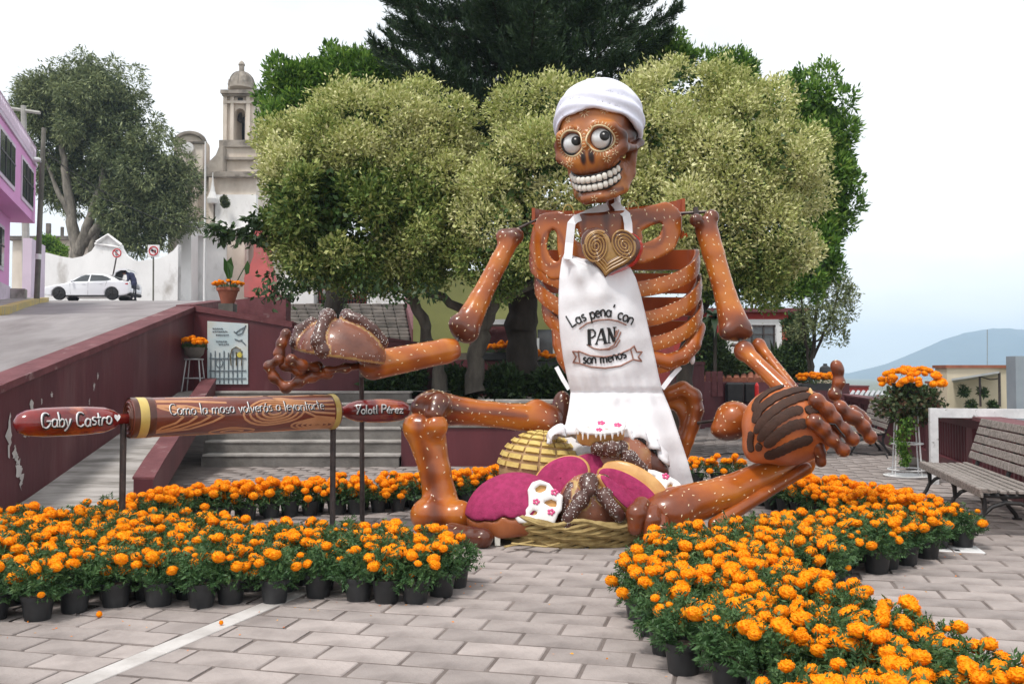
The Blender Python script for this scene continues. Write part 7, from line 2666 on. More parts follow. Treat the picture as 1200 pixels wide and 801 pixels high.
# crumpled hem lying among the breads
rng = np.random.default_rng(3)
hem = [(640,520),(652,512),(664,508),(676,514),(690,522),(712,524),(734,514),(748,514),(762,522),(774,534),(784,548)]
V, Q = [], []
nh = 60
for i in range(nh):
    s = i/(nh-1)*(len(hem)-1)
    x = np.interp(s, range(len(hem)), [h[0] for h in hem]); y = np.interp(s, range(len(hem)), [h[1] for h in hem])
    for j in range(9):
        t = j/8
        V.append(at(x+3*math.sin(i*.9+t*3), y-14*math.sin(PI*t*.9)+6*t+2.5*math.sin(i*.7), 9.28+.16*(t-.4)+.03*math.sin(i*1.1+j)))
for i in range(nh-1):
    for j in range(8):
        Q.append((i*9+j, i*9+j+1, (i+1)*9+j+1, (i+1)*9+j))
o = part_np('apron_hem', V, Q, MT['cloth'], ap, smooth=180)
sm = o.modifiers.new('thickness', 'SOLIDIFY'); sm.thickness = .02
# printed lettering on the bib, in photo coordinates mapped on the cloth
def ap_px(x, y, off=.006):
    xl, xr = [np.interp(y, ry, [r_[i] for r_ in rows]) for i in (1, 2)]
    return apron_pt(2*(x-xl)/(xr-xl)-1, y, off)
def arched(txt, x0, x1, yb, h, r, mb, sag=0.0, tilt=0.0, wob=.04):
    wd = letter_width(txt)
    xm = (x0+x1)/2
    def fm(u, v):
        t = u/(wd*h)           # 0..1
        x = x0+(x1-x0)*t
        k = 2*t-1
        y = yb+sag*k*k+tilt*k
        dydx = (4*sag*k+2*tilt)/(x1-x0)
        L_ = math.hypot(1, dydx)
        return ap_px(x+v*dydx/L_, y-v/L_)
    lettering(mb, txt, h, fm, r, wob, random.Random(4))
mb = MB()
arched("Las pena' con", 670, 741, 371, 15.0, .0090, mb, sag=11.0, tilt=-1.5)
part('lettering', mb, MT['ink'], ap, label="black hand lettering reading Las pena' con")
mb = MB()
def thick(pts, r):
    P_ = []
    for i in range(len(pts)-1):
        for t_ in (0, .34, .67): P_.append(ap_px(pts[i][0]*(1-t_)+pts[i+1][0]*t_, pts[i][1]*(1-t_)+pts[i+1][1]*t_, .004))
    P_.append(ap_px(*pts[-1], .004))
    mb.tube(P_, r, 6)
thick([(690.2,386),(690.6,403.5)], .019); thick([(689,386.2),(695,386),(697.6,389),(697.2,393),(694,395.3),(691,395.5)], .0095)
thick([(698.6,402.8),(704.6,385)], .0085); thick([(705.2,384.6),(709.6,402)], .0185); thick([(700.5,397.6),(708,397)], .0075)
thick([(713.6,401.5),(713.2,384.6)], .0085); thick([(713.6,385),(719.6,400)], .0175); thick([(720.4,400),(720,383.6)], .0085)
for xa, xb, y_ in ((687.6,693.2,403.8),(697.0,700.6,403),(707.2,712,402.3),(711.8,715.6,401.7),(718.2,722.4,383.4),(711.2,714.4,384.4)): thick([(xa, y_), (xb, y_-.2)], .006)
part('lettering', mb, MT['ink'], ap, label='bold black lettering reading PAN')
mb = MB()
arched("son menos", 682.5, 735, 424.5, 13.0, .0085, mb, sag=-3.0, tilt=-3.2)
part('lettering', mb, MT['ink'], ap, label='black lettering reading son menos')
mb = MB()
def pl_(pts, r=.0075, off=.005):
    P = []
    for i in range(len(pts)-1):
        for k in range(6):
            t = k/6
            P.append(ap_px(pts[i][0]*(1-t)+pts[i+1][0]*t, pts[i][1]*(1-t)+pts[i+1][1]*t, off))
    P.append(ap_px(*pts[-1], off))
    mb.tube(P, r, 5)
pl_([(679,385),(688,378.5),(700,375),(713,374),(724,376),(734,380.5)])
pl_([(689,404),(696,408),(704,409.5),(713,408),(720,403.5),(724,396)])
pl_([(704,409),(714,409.5),(722,405.5),(726.5,398)])
for x, y in ((720,387),(722.5,386),(725,388.5)): pl_([(x+2.5, y), (x-1, y+9)])
bw_ = [(677.5,411),(692,416.5),(708,418),(724,415.5),(739,408.5),(742,421),(727,428.5),(709,431),(692,429.5),(679.5,425.5),(677.5,411)]
pl_(bw_, .0085)
pl_([(677.5,412),(671,411.5),(675,418),(671.5,424.5),(679.5,425.5)], .009)
pl_([(739,408.5),(743,405),(746,412),(752.5,412),(748,418),(752,423),(742,421)], .009)
part('banner_print', mb, MT['ink_brown'], ap)
c = at(808, 413, 9.96)
part('tie_knot', MB().ell(c, (.055,.05,.06), 10, 7).ell(c+[.03,0,-.07], (.03,.03,.06), 8, 6), MT['cloth'], ap, smooth=60)
# ================================================================== SUGARED BREAD on the left hand
bc = at(401, 411, 8.98)
sbread = thing('sweet_bread', 'round sugared brown bread with knobbed strips held in the left bone hand', 'bread', bc-[0,0,.18])
BR = rot_xyz(0, R(9), 0)
def loc_(p): return (p-bc) @ BR
knob_paths = [ # strips on the dome, local x,z on the visible side
 ([(-.21,-.30),(-.24,-.33)], .1)]
def dome(p):
    q_ = loc_(p)
    d = s_ell(q_, (0, 0, -.03), (.43, .40, .34))
    return smax(d, -.075-q_[:, 2], .04)
strips = [
 [(382,371,8.78),(377,383,8.68),(373,396,8.62),(376,409,8.62)],
 [(409,371,8.86),(421,375,8.84),(436,386,8.86),(447,400,8.92)],
 [(366,378,8.98),(352,388,9.0),(347,402,8.95)]]
balls = [(384,371,8.85,.085),(373,400,8.60,.075),(379,411,8.60,.075),(407,370,8.95,.075),(446,401,8.92,.07),(352,388,9.0,.07)]
SP = [ats(s) for s in strips]
def f(p):
    d = dome(p)
    for s in SP: d = smin(d, s_path(p, s, np.linspace(.06, .066, len(s))), .02)
    for x, y, Y, r in balls: d = smin(d, s_sph(p, at(x, y, Y), r), .02)
    return d
def t(P):
    e = dome(P)
    q_ = loc_(P)
    tt = np.where(e > .022, .80, .50+.14*np.sin(q_[:, 0]*11)*np.sin(q_[:, 2]*15))
    # pale edge beside the strips and along the bottom
    tt = np.where((e > .004) & (e <= .022), .10, tt)
    tt = np.where((q_[:, 2] < -.045) & (e < .02), .08, tt)
    tt = np.where(q_[:, 2] < -.07, .7, tt)
    return tt
P, Q = snet(f, bc-.58, bc+.58, .019)
bo = part_np('bread_body', P, Q, MT['dough'], sbread, tint=t(P), smooth=180)
seeds('sugar_grain', P, Q, 480, bo, MT['sugar'], .013, .009, keep=lambda c: (dome(c) > .018).astype(float)+.25, seed=3)

# ================================================================== CHOCOLATE STRIPED BREAD on the right hand
cc = at(920, 499, 9.0)
con = thing('striped_bread', 'large orange shell bread with dark chocolate stripes on the right bone hand', 'bread', cc-[0,0,.4])
def f_con(p):
    d = s_ell(p, cc, (.415, .36, .385))
    d = smin(d, s_ell(p, cc+np.array([.20,-.05,-.02]), (.27,.27,.27)), .08)
    d = smin(d, s_ell(p, cc+np.array([.18,-.02,.17]), (.20,.20,.18)), .08)
    return smin(d, s_ell(p, cc+np.array([-.27,.02,-.22]), (.13,.16,.14)), .1)
P, Q = snet(f_con, cc-.62, cc+.62, .022)
cob = part_np('bread_body', P, Q, MT['concha'], con, smooth=180)
CB_ = BVHTree.FromPolygons([Vector(v) for v in P], [tuple(q_) for q_ in Q])
def hit(bvh, px, py):
    o = Vector((0, 0, CAMH)); d = Vector(at(px, py, 10.0))-o; d.normalize()
    h = bvh.ray_cast(o, d)
    return None if h[0] is None else (np.array(h[0]), np.array(h[1]))
def surf_strip(bvh, pts, w_, h_, ends=True):
    """raised strip following a surface under photo points"""
    P_, N_ = [], []
    pts = np.array(pts, float)
    s = np.linspace(0, len(pts)-1, 26)
    k = np.arange(len(pts))
    X, Y_ = np.interp(s, k, pts[:, 0]), np.interp(s, k, pts[:, 1])
    ker = np.array([1, 2, 3, 2, 1.])/9
    X[2:-2] = np.convolve(X, ker, 'valid'); Y_[2:-2] = np.convolve(Y_, ker, 'valid')
    for x, y in zip(X, Y_):
        h = hit(bvh, x, y)
        if h is not None:
            n_ = h[1] if h[1] @ (np.array([0, 0, CAMH])-h[0]) > 0 else -h[1]
            P_.append(h[0]); N_.append(n_)
    P_, N_ = np.array(P_), np.array(N_)
    if len(P_) < 4: return None
    T = nrm(np.gradient(P_, axis=0)); S_ = nrm(np.cross(N_, T))
    V, fs = [], []
    n = len(P_)
    for i in range(n):
        e = min(1, .45+.9*min(i, n-1-i)/3) if ends else 1
        w2 = w_*e/2*(1+.08*math.sin(i*2.1))
        V += [P_[i]-S_[i]*w2-N_[i]*.02, P_[i]-S_[i]*w2+N_[i]*h_*.7, P_[i]-S_[i]*w2*.6+N_[i]*h_, P_[i]+S_[i]*w2*.6+N_[i]*h_, P_[i]+S_[i]*w2+N_[i]*h_*.7, P_[i]+S_[i]*w2-N_[i]*.02]
        if i:
            b = (i-1)*6
            fs += [(b+j, b+j+1, b+7+j, b+6+j) for j in range(5)]
    fs += [(0,1,2,3,4,5), tuple((n-1)*6+j for j in range(5, -1, -1))]
    return MB().add(V, fs)
K = 3.34
cs_ = [([(147,275),(160,232),(205,195),(280,170),(352,160)], .070),
       ([(146,318),(170,262),(235,216),(305,192),(362,187)], .075),
       ([(152,356),(195,292),(262,243),(325,219),(366,212)], .075),
       ([(166,386),(225,315),(290,275),(334,266)], .080),
       ([(345,270),(395,264),(440,280)], .072),
       ([(192,408),(240,362),(300,326),(356,318)], .085),
       ([(190,450),(240,432),(305,400),(372,378)], .085),
       ([(228,478),(275,460),(330,440),(374,420)], .060) ,
       ([(372,186),(405,192),(432,206)], .06),
       ([(374,210),(405,218),(430,232)], .06),
       ([(370,165),(395,172),(412,184)], .05),
       ([(136,430),(132,395),(138,352)], .06),
       ([(166,425),(163,410),(172,400)], .05)]
for i, (pts, w_) in enumerate(cs_):
    if i == 7: continue
    m_ = surf_strip(CB_, [(840+x/K, 400+y/K) for x, y in pts], w_*1.16, .024)
    if m_ is not None: part('chocolate_stripe', m_, MT['choc'], con, smooth=50)
m_ = surf_strip(CB_, [(840+x/K, 400+y/K) for x, y in [(357,158),(362,185),(372,215)]], .035, .02)
if m_ is not None: part('cream_line', m_, MT['crust'], con, smooth=50)
# finger bones of this hand belong to the sculpture
for k, (pts, r, Y) in enumerate([
  ([(957,470),(969,480),(977,491),(988,503),(999,514)], .068, 8.72),
  ([(984,478),(995,487),(1003,490),(1012,500),(1020,512)], .066, 8.95),
  ([(954,494),(965,503),(975,515),(988,527)], .066, 8.62),
  ([(958,522),(961,531),(962,541)], .050, 8.75),
  ([(1000,482),(1008,487),(1015,494)], .055, 9.1),
  ([(978,462),(983,448),(982,434),(980,428)], .056, 9.1)]):
    chain('finger' if k < 5 else 'thumb', [(x, y, Y) for x, y in pts], Y, r, 60+k, .60, 1.22, 7)
part('tendon_rod', MB().tube(ats([(957,496),(978,497),(990,512)], 8.6), .01, 5), MT['black'], sk)

# ================================================================== BASKET AND BREADS
bk = thing('straw_basket', 'shallow woven straw basket holding the giant sweet breads', 'basket', at(680, 620, 9.1)*[1,1,0])
mb = MB()
BC = at(674, 600, 9.12); BC[2] = 0
ra_, rb_ = .80, .68
rng = np.random.default_rng(4)
for k in range(13):
    z0 = .03+.019*k
    ph = k*1.3
    P = [np.array([BC[0]+(ra_+.012*k+.03*math.sin(6*a+ph))*math.cos(a), BC[1]+(rb_+.01*k)*math.sin(a), z0+.035*math.sin(9*a+ph)+.03*math.sin(a*2+1)]) for a in np.linspace(0, 2*PI, 74)]
    mb.tube(P, rng.uniform(.018, .028), 5)
part('woven_rim', mb, MT['straw'], bk, smooth=60)
part('basket_base', MB().lathe([(.0,.02),(.60,.03),(.68,.09),(.64,.11),(.0,.07)], (BC[0], BC[1]+.02, 0), 30), MT['straw'], bk)
bk_o = bk.children[-1]
me_ = bk_o.data
co = np.empty(len(me_.vertices)*3); me_.vertices.foreach_get('co', co); co = co.reshape(-1, 3)
off_ = BC-wloc(bk)
co[:, 1] = (co[:, 1]-off_[1])*.85+off_[1]; me_.vertices.foreach_set('co', co.ravel()); me_.update()
mb = MB()
for pts in ([(592,640),(622,634),(640,628)],[(600,636),(640,640),(655,636)]):
    mb.tube([gnd(x, y, .06) for x, y in pts], .022, 5, flat=.4)
part('loose_straw', mb, MT['straw'], bk)
st = thing('webbing_strap', 'short pale strap hanging under the magenta bread', 'strap', gnd(583, 640))
part('strap_band', ribbon([gnd(583, 640)+[0,0,.01], gnd(583, 640)+[0,0,.10], gnd(584, 641)+[0,.05,.20]], .05, .012), MT['strap'], st)

def bread(name, label, mats, f, c, ext, h, tint=None, mfun=None, seedn=0, bodyname='bread_body'):
    t = thing(name, label, 'bread', np.asarray(c)-[0, 0, ext[2]*.8])
    P, Q = snet(f, np.asarray(c)-ext, np.asarray(c)+ext, h)
    o = part_np(bodyname, P, Q, mats, t, tint=tint(P) if tint else None, smooth=180)
    return t, o, P, Q
# magenta domed bread at the left: crust below, sugar above
c1 = at(602, 592, 8.95)
A_ = (.47, .40, .40)
RM = rot_xyz(0, R(-7), 0)
def f(p):
    q_ = (p-c1) @ RM
    return smax(s_ell(q_, (0, 0, -.10), A_), -.245-q_[:, 2], .03)
def crust_f(p):
    q_ = (p-c1) @ RM
    return np.maximum(f(p), q_[:, 2]+.06+.012*np.sin(q_[:, 0]*17)+.010*np.sin(q_[:, 0]*41+q_[:, 1]*9))
def sugar_f(p):
    q_ = (p-c1) @ RM
    return smax(f(p)-.018, -(q_[:, 2]+.055+.012*np.sin(q_[:, 0]*17)+.010*np.sin(q_[:, 0]*41+q_[:, 1]*9)), .015)
t, o, P, Q = bread('magenta_bread', 'domed bread with magenta sugar top and brown crust at the left of the basket', MT['crust_brown'], crust_f, c1, np.array([.6,.6,.5]), .022, bodyname='crust')
P, Q = snet(sugar_f, c1-.6, c1+.6, .022)
part_np('sugar_top', P, Q, MT['magenta'], t, smooth=180)
# yellow segmented bread behind
c2 = at(632, 552, 9.55)
A2 = (.42, .36, .40)
f2 = lambda p: smax(s_ell(p, c2, A2), c2[2]-.26-p[:, 2], .03)
t, o, P, Q = bread('yellow_bread', 'round tan bread covered in rows of yellow sugar bars', MT['yellow_base'], f2, c2, np.array([.55,.5,.5]), .024)
R2 = rot_xyz(0, R(6), 0)
for lat in range(7):
    z = R(4+lat*12.2)
    ncol = 14 if lat < 4 else (11 if lat < 6 else 7)
    for k in range(ncol):
        a0 = 2*PI*(k+.07)/ncol+.16; a1 = 2*PI*(k+.93)/ncol+.16
        am = (a0+a1)/2
        if math.sin(am) > .45: continue
        V = []
        for s_, off in ((0, -.01), (1, .028)):
            for zz in (z+R(2.2), z+R(8.8)):
                for i in range(5):
                    a = a0+(a1-a0)*i/4
                    d = np.array([math.cos(zz)*math.cos(a), math.cos(zz)*math.sin(a), math.sin(zz)])
                    V.append(c2+(R2 @ (d*(np.array(A2)+off*(1 if (0 < i < 4) or s_ == 0 else .75)))))
        fs = []
        for i in range(4):
            fs += [(10+i, 11+i, 16+i, 15+i), (0+i, 10+i, 0+i+0, 0+i) if False else (i, i+1, 11+i, 10+i), (5+i, 15+i, 16+i, 6+i)]
        fs += [(0,10,15,5), (4,9,19,14)]
        part('sugar_bar', MB().add(V, fs), MT['yellow'], t, smooth=40)
# flat tongue breads: magenta faces with pale crust edges
def oval_bread(label, c, ax, ay, n_, a_, b_, th, egg=0.0, slab=0.0):
    t = thing('oval_bread', label, 'bread', np.asarray(c)-[0, 0, .1])
    N_ = nrm(n_); X_ = nrm(np.asarray(ax, float)-N_*(np.asarray(ax) @ N_)); Y_ = np.cross(N_, X_)
    if Y_[2] < 0: Y_ = -Y_
    def ringp(k, d):
        return [c+X_*a_*k*math.cos(u)*(1)+Y_*b_*k*math.sin(u)*(1+egg*math.cos(u))+N_*(d+.03*(1-math.cos(u*2))*.1) for u in np.linspace(0, 2*PI, 37)[:-1]]
    V, fs = [], []
    lay = [(.86,-th),(.99,-th*.6),(1.0,0),(.95,th*.45),(.91,th*.55)]
    for k, d in lay: V += ringp(k, d)
    n = 36
    for j in range(len(lay)-1):
        fs += [(j*n+i, j*n+(i+1) % n, (j+1)*n+(i+1) % n, (j+1)*n+i) for i in range(n)]
    fs.append(tuple(range(n))[::-1])
    part('crust', MB().add(V, fs), MT['crust'], t, smooth=60)
    if slab:
        V, fs = [], []
        for k, d in [(.9,-th*1.1),(1.02,-th*.6),(1.02,th*.1),(.94,th*.35),(.5,th*.4),(.02,th*.42)]: V += [q_+Y_*slab+X_*slab*.5+(q_-c)@Y_*Y_*.28 for q_ in ringp(k, d)]
        for j in range(5): fs += [(j*n+i, j*n+(i+1) % n, (j+1)*n+(i+1) % n, (j+1)*n+i) for i in range(n)]
        part('crust', MB().add(V, fs), MT['crust'], t, smooth=60)
    V, fs = [], []
    lay = [(.925,th*.50),(.90,th*.72),(.72,th*.82),(.4,th*.9),(.02,th*.92)]
    for k, d in lay: V += ringp(k, d)
    for j in range(len(lay)-1):
        fs += [(j*n+i, j*n+(i+1) % n, (j+1)*n+(i+1) % n, (j+1)*n+i) for i in range(n)]
    part('sugar_face', MB().add(V, fs), MT['magenta'], t, smooth=60)
    return t
up = np.array([0, 0, 1.0])
oval_bread('oval bread with flat magenta sugar face leaning behind the white cookie', at(657.5, 562, 8.95), (1.0, 0, .70), up, (-.15, -1, .42), .31, .215, .055)
oval_bread('oval magenta bread with pale crust in the middle behind the knobbed loaf', at(701, 549, 9.12), (1.0, 0, -.12), up, (.05, -1, .55), .29, .16, .055)
oval_bread('long magenta bread with broad pale crust on the right of the basket', at(737, 573, 8.86), (1.0, 0, -.62), up, (-.32, -1, .28), .36, .135, .055, slab=.062)
oval_bread('slim magenta bread lying edge on beside the knobbed loaf', at(726, 582, 8.66), (1.0, 0, -.95), up, (.65, -1, .62), .29, .075, .05)
# pale crust top slab of the long bread
# white iced cookies with holes and pink flowers
def cookie(name, label, outline, holes, flowers, Yc, N_, th, side='crust', up_=(0, 0, 1)):
    c = at(*np.mean(np.array(outline), axis=0), Yc)
    t = thing(name, label, 'bread', c-[0, 0, .15])
    N_ = nrm(N_)
    def onp(x, y, d=0.0):     # photo point on the cookie's plane
        o = np.array([0, 0, CAMH]); r_ = at(x, y, 10.0)-o
        s = ((c-o) @ N_)/(r_ @ N_)
        return o+r_*s+N_*d
    X_ = nrm(np.cross(np.array(up_, float), N_)); Y_ = np.cross(N_, X_)
    to2 = lambda p: np.array([(p-c) @ X_, (p-c) @ Y_])
    O2 = np.array([to2(onp(x, y)) for x, y in outline])
    H2 = [np.array([to2(onp(x, y)) for x, y in h]) for h in holes]
    def pd(q_, poly):
        d = np.full(len(q_), 1e9); ins = np.zeros(len(q_), bool)
        for i in range(len(poly)):
            a, b = poly[i], poly[(i+1) % len(poly)]
            e = b-a; w_ = q_-a
            tt = np.clip((w_ @ e)/(e @ e), 0, 1)
            d = np.minimum(d, np.sqrt(((w_-tt[:, None]*e)**2).sum(1)))
            c1_ = (a[1] > q_[:, 1]) != (b[1] > q_[:, 1])
            with np.errstate(divide='ignore', invalid='ignore'):
                xx = (b[0]-a[0])*(q_[:, 1]-a[1])/(b[1]-a[1])+a[0]
            ins ^= c1_ & (q_[:, 0] < xx)
        return np.where(ins, -d, d)
    def f0(p, lo, hi, g):
        d = pd(p[:, :2], O2)-g
        for h in H2: d = smax(d, -(pd(p[:, :2], h)+g), .01)
        return smax(d, np.maximum(p[:, 2]-hi, lo-p[:, 2]), .022)
    ext = np.abs(O2).max(0)+.06
    lo_, hi_ = (-ext[0], -ext[1], -th-.05), (ext[0], ext[1], .09)
    M = (c, np.stack([X_, Y_, N_], 1))
    sdf_part('crust', lambda p: smax(pd(p[:, :2], O2)+.004, np.maximum(p[:, 2]-.008, -th-p[:, 2]), .022), lo_, hi_, .013, MT[side], t, M4=M)
    o, P, Q = sdf_part('icing', lambda p: f0(p, -.004+.0*p[:, 0], .040, .006), lo_, hi_, .013, MT['icing'], t, M4=M)
    mb = MB()
    rr = random.Random(2)
    for x, y, r in flowers:
        for k in range(5):
            a = 2*PI*k/5
            p = onp(x, y, .041)+X_*math.cos(a)*r+Y_*math.sin(a)*r*.8
            mb.ell(p, (r*.62,)*3, 6, 5)
    part('sugar_flower', mb, MT['pinkflower'], t, smooth=60)
    return t, onp, N_, X_, Y_, c, O2
ck = lambda pts: [(540+x/5.006, 490+y/5.006) for x, y in pts]
cookie('iced_cookie', 'white iced cookie with three holes standing between the magenta breads', ck([(395,420),(420,378),(465,364),(520,385),(545,420),(597,455),(590,540),(570,560),(548,618),(460,625),(400,612),(340,610),(318,580),(335,545),(400,520),(400,470)]),
       [ck([(432,412),(465,388),(508,396),(500,425),(470,440),(440,435)]), ck([(475,492),(530,472),(566,488),(562,525),(520,520)]), ck([(395,570),(425,535),(460,548),(440,572)])],
       [(*ck([(550,435)])[0], .024), (*ck([(443,490)])[0], .022), (*ck([(530,550)])[0], .024)], 8.60, (-.05, -1, .22), .10)
ck = lambda pts: [(650+x/5.339, 440+y/5.339) for x, y in pts]
cookie('iced_cookie', 'white iced cookie with holes lying against the apron and the shin bone', ck([(522,620),(560,590),(620,600),(690,625),(760,665),(830,735),(780,760),(690,740),(620,700),(560,650)]),
       [ck([(580,640),(605,626),(632,640),(620,662),(592,658)]), ck([(700,690),(722,675),(742,690),(712,722),(690,720)])],
       [(*ck([(685,640)])[0], .026), (*ck([(775,725)])[0], .024), (*ck([(665,715)])[0], .018)], 8.98, (.25, -1, .62), .08)
ti = cookie('iced_cake', 'round white iced cake with tan drip sides on top of the bread pile', ck([(136,335),(160,318),(230,312),(320,292),(400,284),(440,292),(442,325),(432,350),(380,368),(300,374),(220,372),(160,360)]),
       [ck([(188,338),(215,332),(236,340),(215,346)]), ck([(300,345),(325,338),(352,348),(325,355)]), ck([(358,312),(385,306),(410,312),(390,318)])],
       [(*ck([(290,318)])[0], .026), (*ck([(277,360)])[0], .022), (*ck([(393,331)])[0], .026)], 9.12, (.0, -.60, 1), .145, up_=(0, 1, .3))
t_, onp, N_, X_, Y_, c_, O2 = ti
mb = MB()
rr = random.Random(9)
for k in range(9):
    x = 146+k*35+rr.uniform(-9, 9)
    y = np.interp(x, [136,160,220,300,380,432,442], [342,366,378,380,374,356,335])
    p0_ = onp(650+x/5.339, 440+y/5.339, .02)
    mb.tube([p0_+[0,-.006,.005], p0_+[0,-.012,-.02], p0_+[0,-.010,-.035-rr.uniform(-.01,.035)]], [.014,.009,.005], 5)
part('icing_drip', mb, MT['icing'], t_, smooth=60)
part('cake_stand', MB().lathe([(.2,-.42),(.14,-.36),(.14,-.16),(.2,-.15)], at(704, 512, 9.3), 14), MT['cloth'], t_, label='white cloth wrapped stem under the iced cake')
# knobbed loaves (sugared, with bone shaped strips)
def loaf(label, c, A, strips_, balls_, face, Yb, sd):
    t = thing('knobbed_loaf', label, 'bread', np.asarray(c)-[0, 0, A[2]*.7])
    SP_ = [ats(s) for s in strips_]
    BL_ = [(at(x, y, Y), r) for x, y, Y, r in balls_]
    base_ = lambda p: s_ell(p, c, A)
    def f(p):
        d = smax(base_(p), c[2]-A[2]*.75-p[:, 2], .03)
        for s in SP_: d = smin(d, s_path(p, s, [.062]*len(s)), .022)
        for q_, r in BL_: d = smin(d, s_sph(p, q_, r), .022)
        return d
    def tt(P):
        e = base_(P)
        v = np.where(e > .020, .82, .38+.10*np.sin(P[:, 0]*13)*np.sin(P[:, 2]*17))
        return np.where((e > .002) & (e <= .020), .06, v)
    P, Q = snet(f, np.asarray(c)-np.array(A)-.2, np.asarray(c)+np.array(A)+.2, .020)
    o = part_np('bread_body', P, Q, MT['dough'], t, tint=tt(P), smooth=180)
    seeds('sugar_grain', P, Q, 480, o, MT['sugar'], .012, .009, keep=lambda q_: (base_(q_) > .018).astype(float)+.22, seed=sd)
    return t
kx = lambda x, y, Y: (660+x/5.339, 490+y/5.339, Y)
loaf('knobbed brown loaf dusted with sugar at the front middle of the basket', at(690, 596, 8.80), (.30,.25,.34),
     [[kx(165,415,8.58),kx(170,450,8.54),kx(150,430,8.56)], [kx(118,500,8.54),kx(75,560,8.5),kx(35,620,8.48),kx(25,670,8.5)], [kx(255,490,8.54),kx(290,540,8.5),kx(325,580,8.5),kx(350,610,8.52)], [kx(60,440,8.7),kx(25,500,8.66),kx(5,570,8.66)]],
     [(*kx(160,400,8.62), .095), (*kx(110,512,8.54), .082), (*kx(262,482,8.56), .078), (*kx(62,440,8.72), .07), (*kx(250,395,8.80), .075)], None, 0, 5)
loaf('brown knobbed loaf behind, just below the white iced cake', at(729, 545, 9.28), (.33,.25,.30),
     [[kx(215,190,9.06),kx(300,185,9.04),kx(360,185,9.08)], [kx(415,245,9.0),kx(460,285,8.98),kx(490,320,9.0)]],
     [(*kx(215,190,9.06), .07), (*kx(305,192,9.0), .085), (*kx(415,250,9.0), .085), (*kx(490,318,9.0), .06), (*kx(362,180,9.1), .07)], None, 0, 6)
c5 = at(757, 541, 9.3)
t, o, P, Q = bread('dark_loaf', 'dark brown loaf half hidden under the folded apron hem', MT['dough'], lambda p: s_ell(p, c5, (.26,.16,.13), rot_xyz(0, R(32), 0)), c5, np.array([.4,.3,.4]), .024, tint=lambda P: np.full(len(P), .78))

# ================================================================== ROLLING PIN
pa, pb = at(151, 489.5, 8.30), at(393, 482.0, 9.62)
pr0, pr1 = .180, .180
pdv = nrm(pb-pa); plen = float(np.linalg.norm(pb-pa))
rp_ = thing('rolling_pin', 'giant red brown rolling pin with painted wood rings and white lettering on dark posts', 'rolling pin', (pa+pb)/2*[1,1,0])
pU = nrm(np.array([0,0,1.0])-pdv*pdv[2]); pV = np.cross(pdv, pU)         # pV: horizontal
if pV[1] > 0: pV = -pV                                                     # towards the camera
def pin(s, ang, r):            # s metres along, ang from facing the camera, up positive
    return pa+pdv*s+(pV*math.cos(ang)+pU*math.sin(ang))*r
pinm = MT['pinbody'] = mat('red brown pin paint', (.20,.050,.030), (.14,.034,.022), sc=3, rough=.28, coat=.6, stretch=(1,1,3))
mb = MB().lathe([(.0,0),(.165,.0),(.175,.012),(.18,.03),(.18,plen-.03),(.172,plen-.008),(.16,plen),(.0,plen)], pa, 40, axis=pdv)
part('pin_body', mb, pinm, rp_, smooth=40)
for q0 in ([(.1825,.05),(.1845,.055),(.1845,.125),(.1825,.13)], [(.1825,plen-.085),(.1845,plen-.08),(.1845,plen-.03),(.1825,plen-.025)]):
    part('gold_band', MB().lathe(q0, pa, 40, axis=pdv, cap=False), MT['gold'], rp_, smooth=40)
part('dark_band', MB().lathe([(.1822,.131),(.1835,.135),(.1835,.185),(.1822,.19)], pa, 40, axis=pdv, cap=False).lathe([(.1822,.0),(.1835,.01),(.1835,.045),(.1822,.049)], pa, 40, axis=pdv, cap=False), MT['palm_dark'], rp_, smooth=40)
mb = MB()
for r_ in (.06, .10, .14): mb.tube([pa-pdv*.004+(pV*math.cos(t)+pU*math.sin(t))*r_ for t in np.linspace(0, 2*PI, 25)], .010, 5)
part('end_ring', mb, MT['palm_dark'], rp_)
# handles
def handle(c0, c1, label):
    L_ = float(np.linalg.norm(c1-c0)); d = nrm(c1-c0)
    prof = [(.045,-.14),(.05,.0),(.085,.05),(.113,.14),(.124,.3),(.126,L_*.55),(.122,L_-.22),(.105,L_-.09),(.075,L_-.03),(.03,L_),(.0,L_)]
    return part('handle', MB().lathe(prof, c0, 24, axis=d), MT['pin_red'], rp_, smooth=60, label=label)
h0a, h0b = at(138, 491.0, 8.22), at(17, 496.0, 7.52)
handle(h0a, h0b, 'left red handle lettered Gaby Castro')
h1a, h1b = at(403, 481.5, 9.68), at(481, 480.5, 9.80)
handle(h1a, h1b, 'right red handle lettered Yolotl Pérez')
part('axle', MB().tube([h0a, pa+pdv*.02], .04, 8).tube([pb-pdv*.02, h1a+pdv*.03], .045, 8), MT['pole_metal'], rp_)
for (x, Yp, zt) in ((144.8, 8.27, .0), (390.5, 9.62, 0)):
    top = at(x, 490 if x < 200 else 483, Yp)
    part('support_pole', MB().tube([[top[0], top[1], -.01], [top[0], top[1], top[2]-.02 if x < 200 else top[2]]], .030, 8), MT['pole_metal'], rp_)
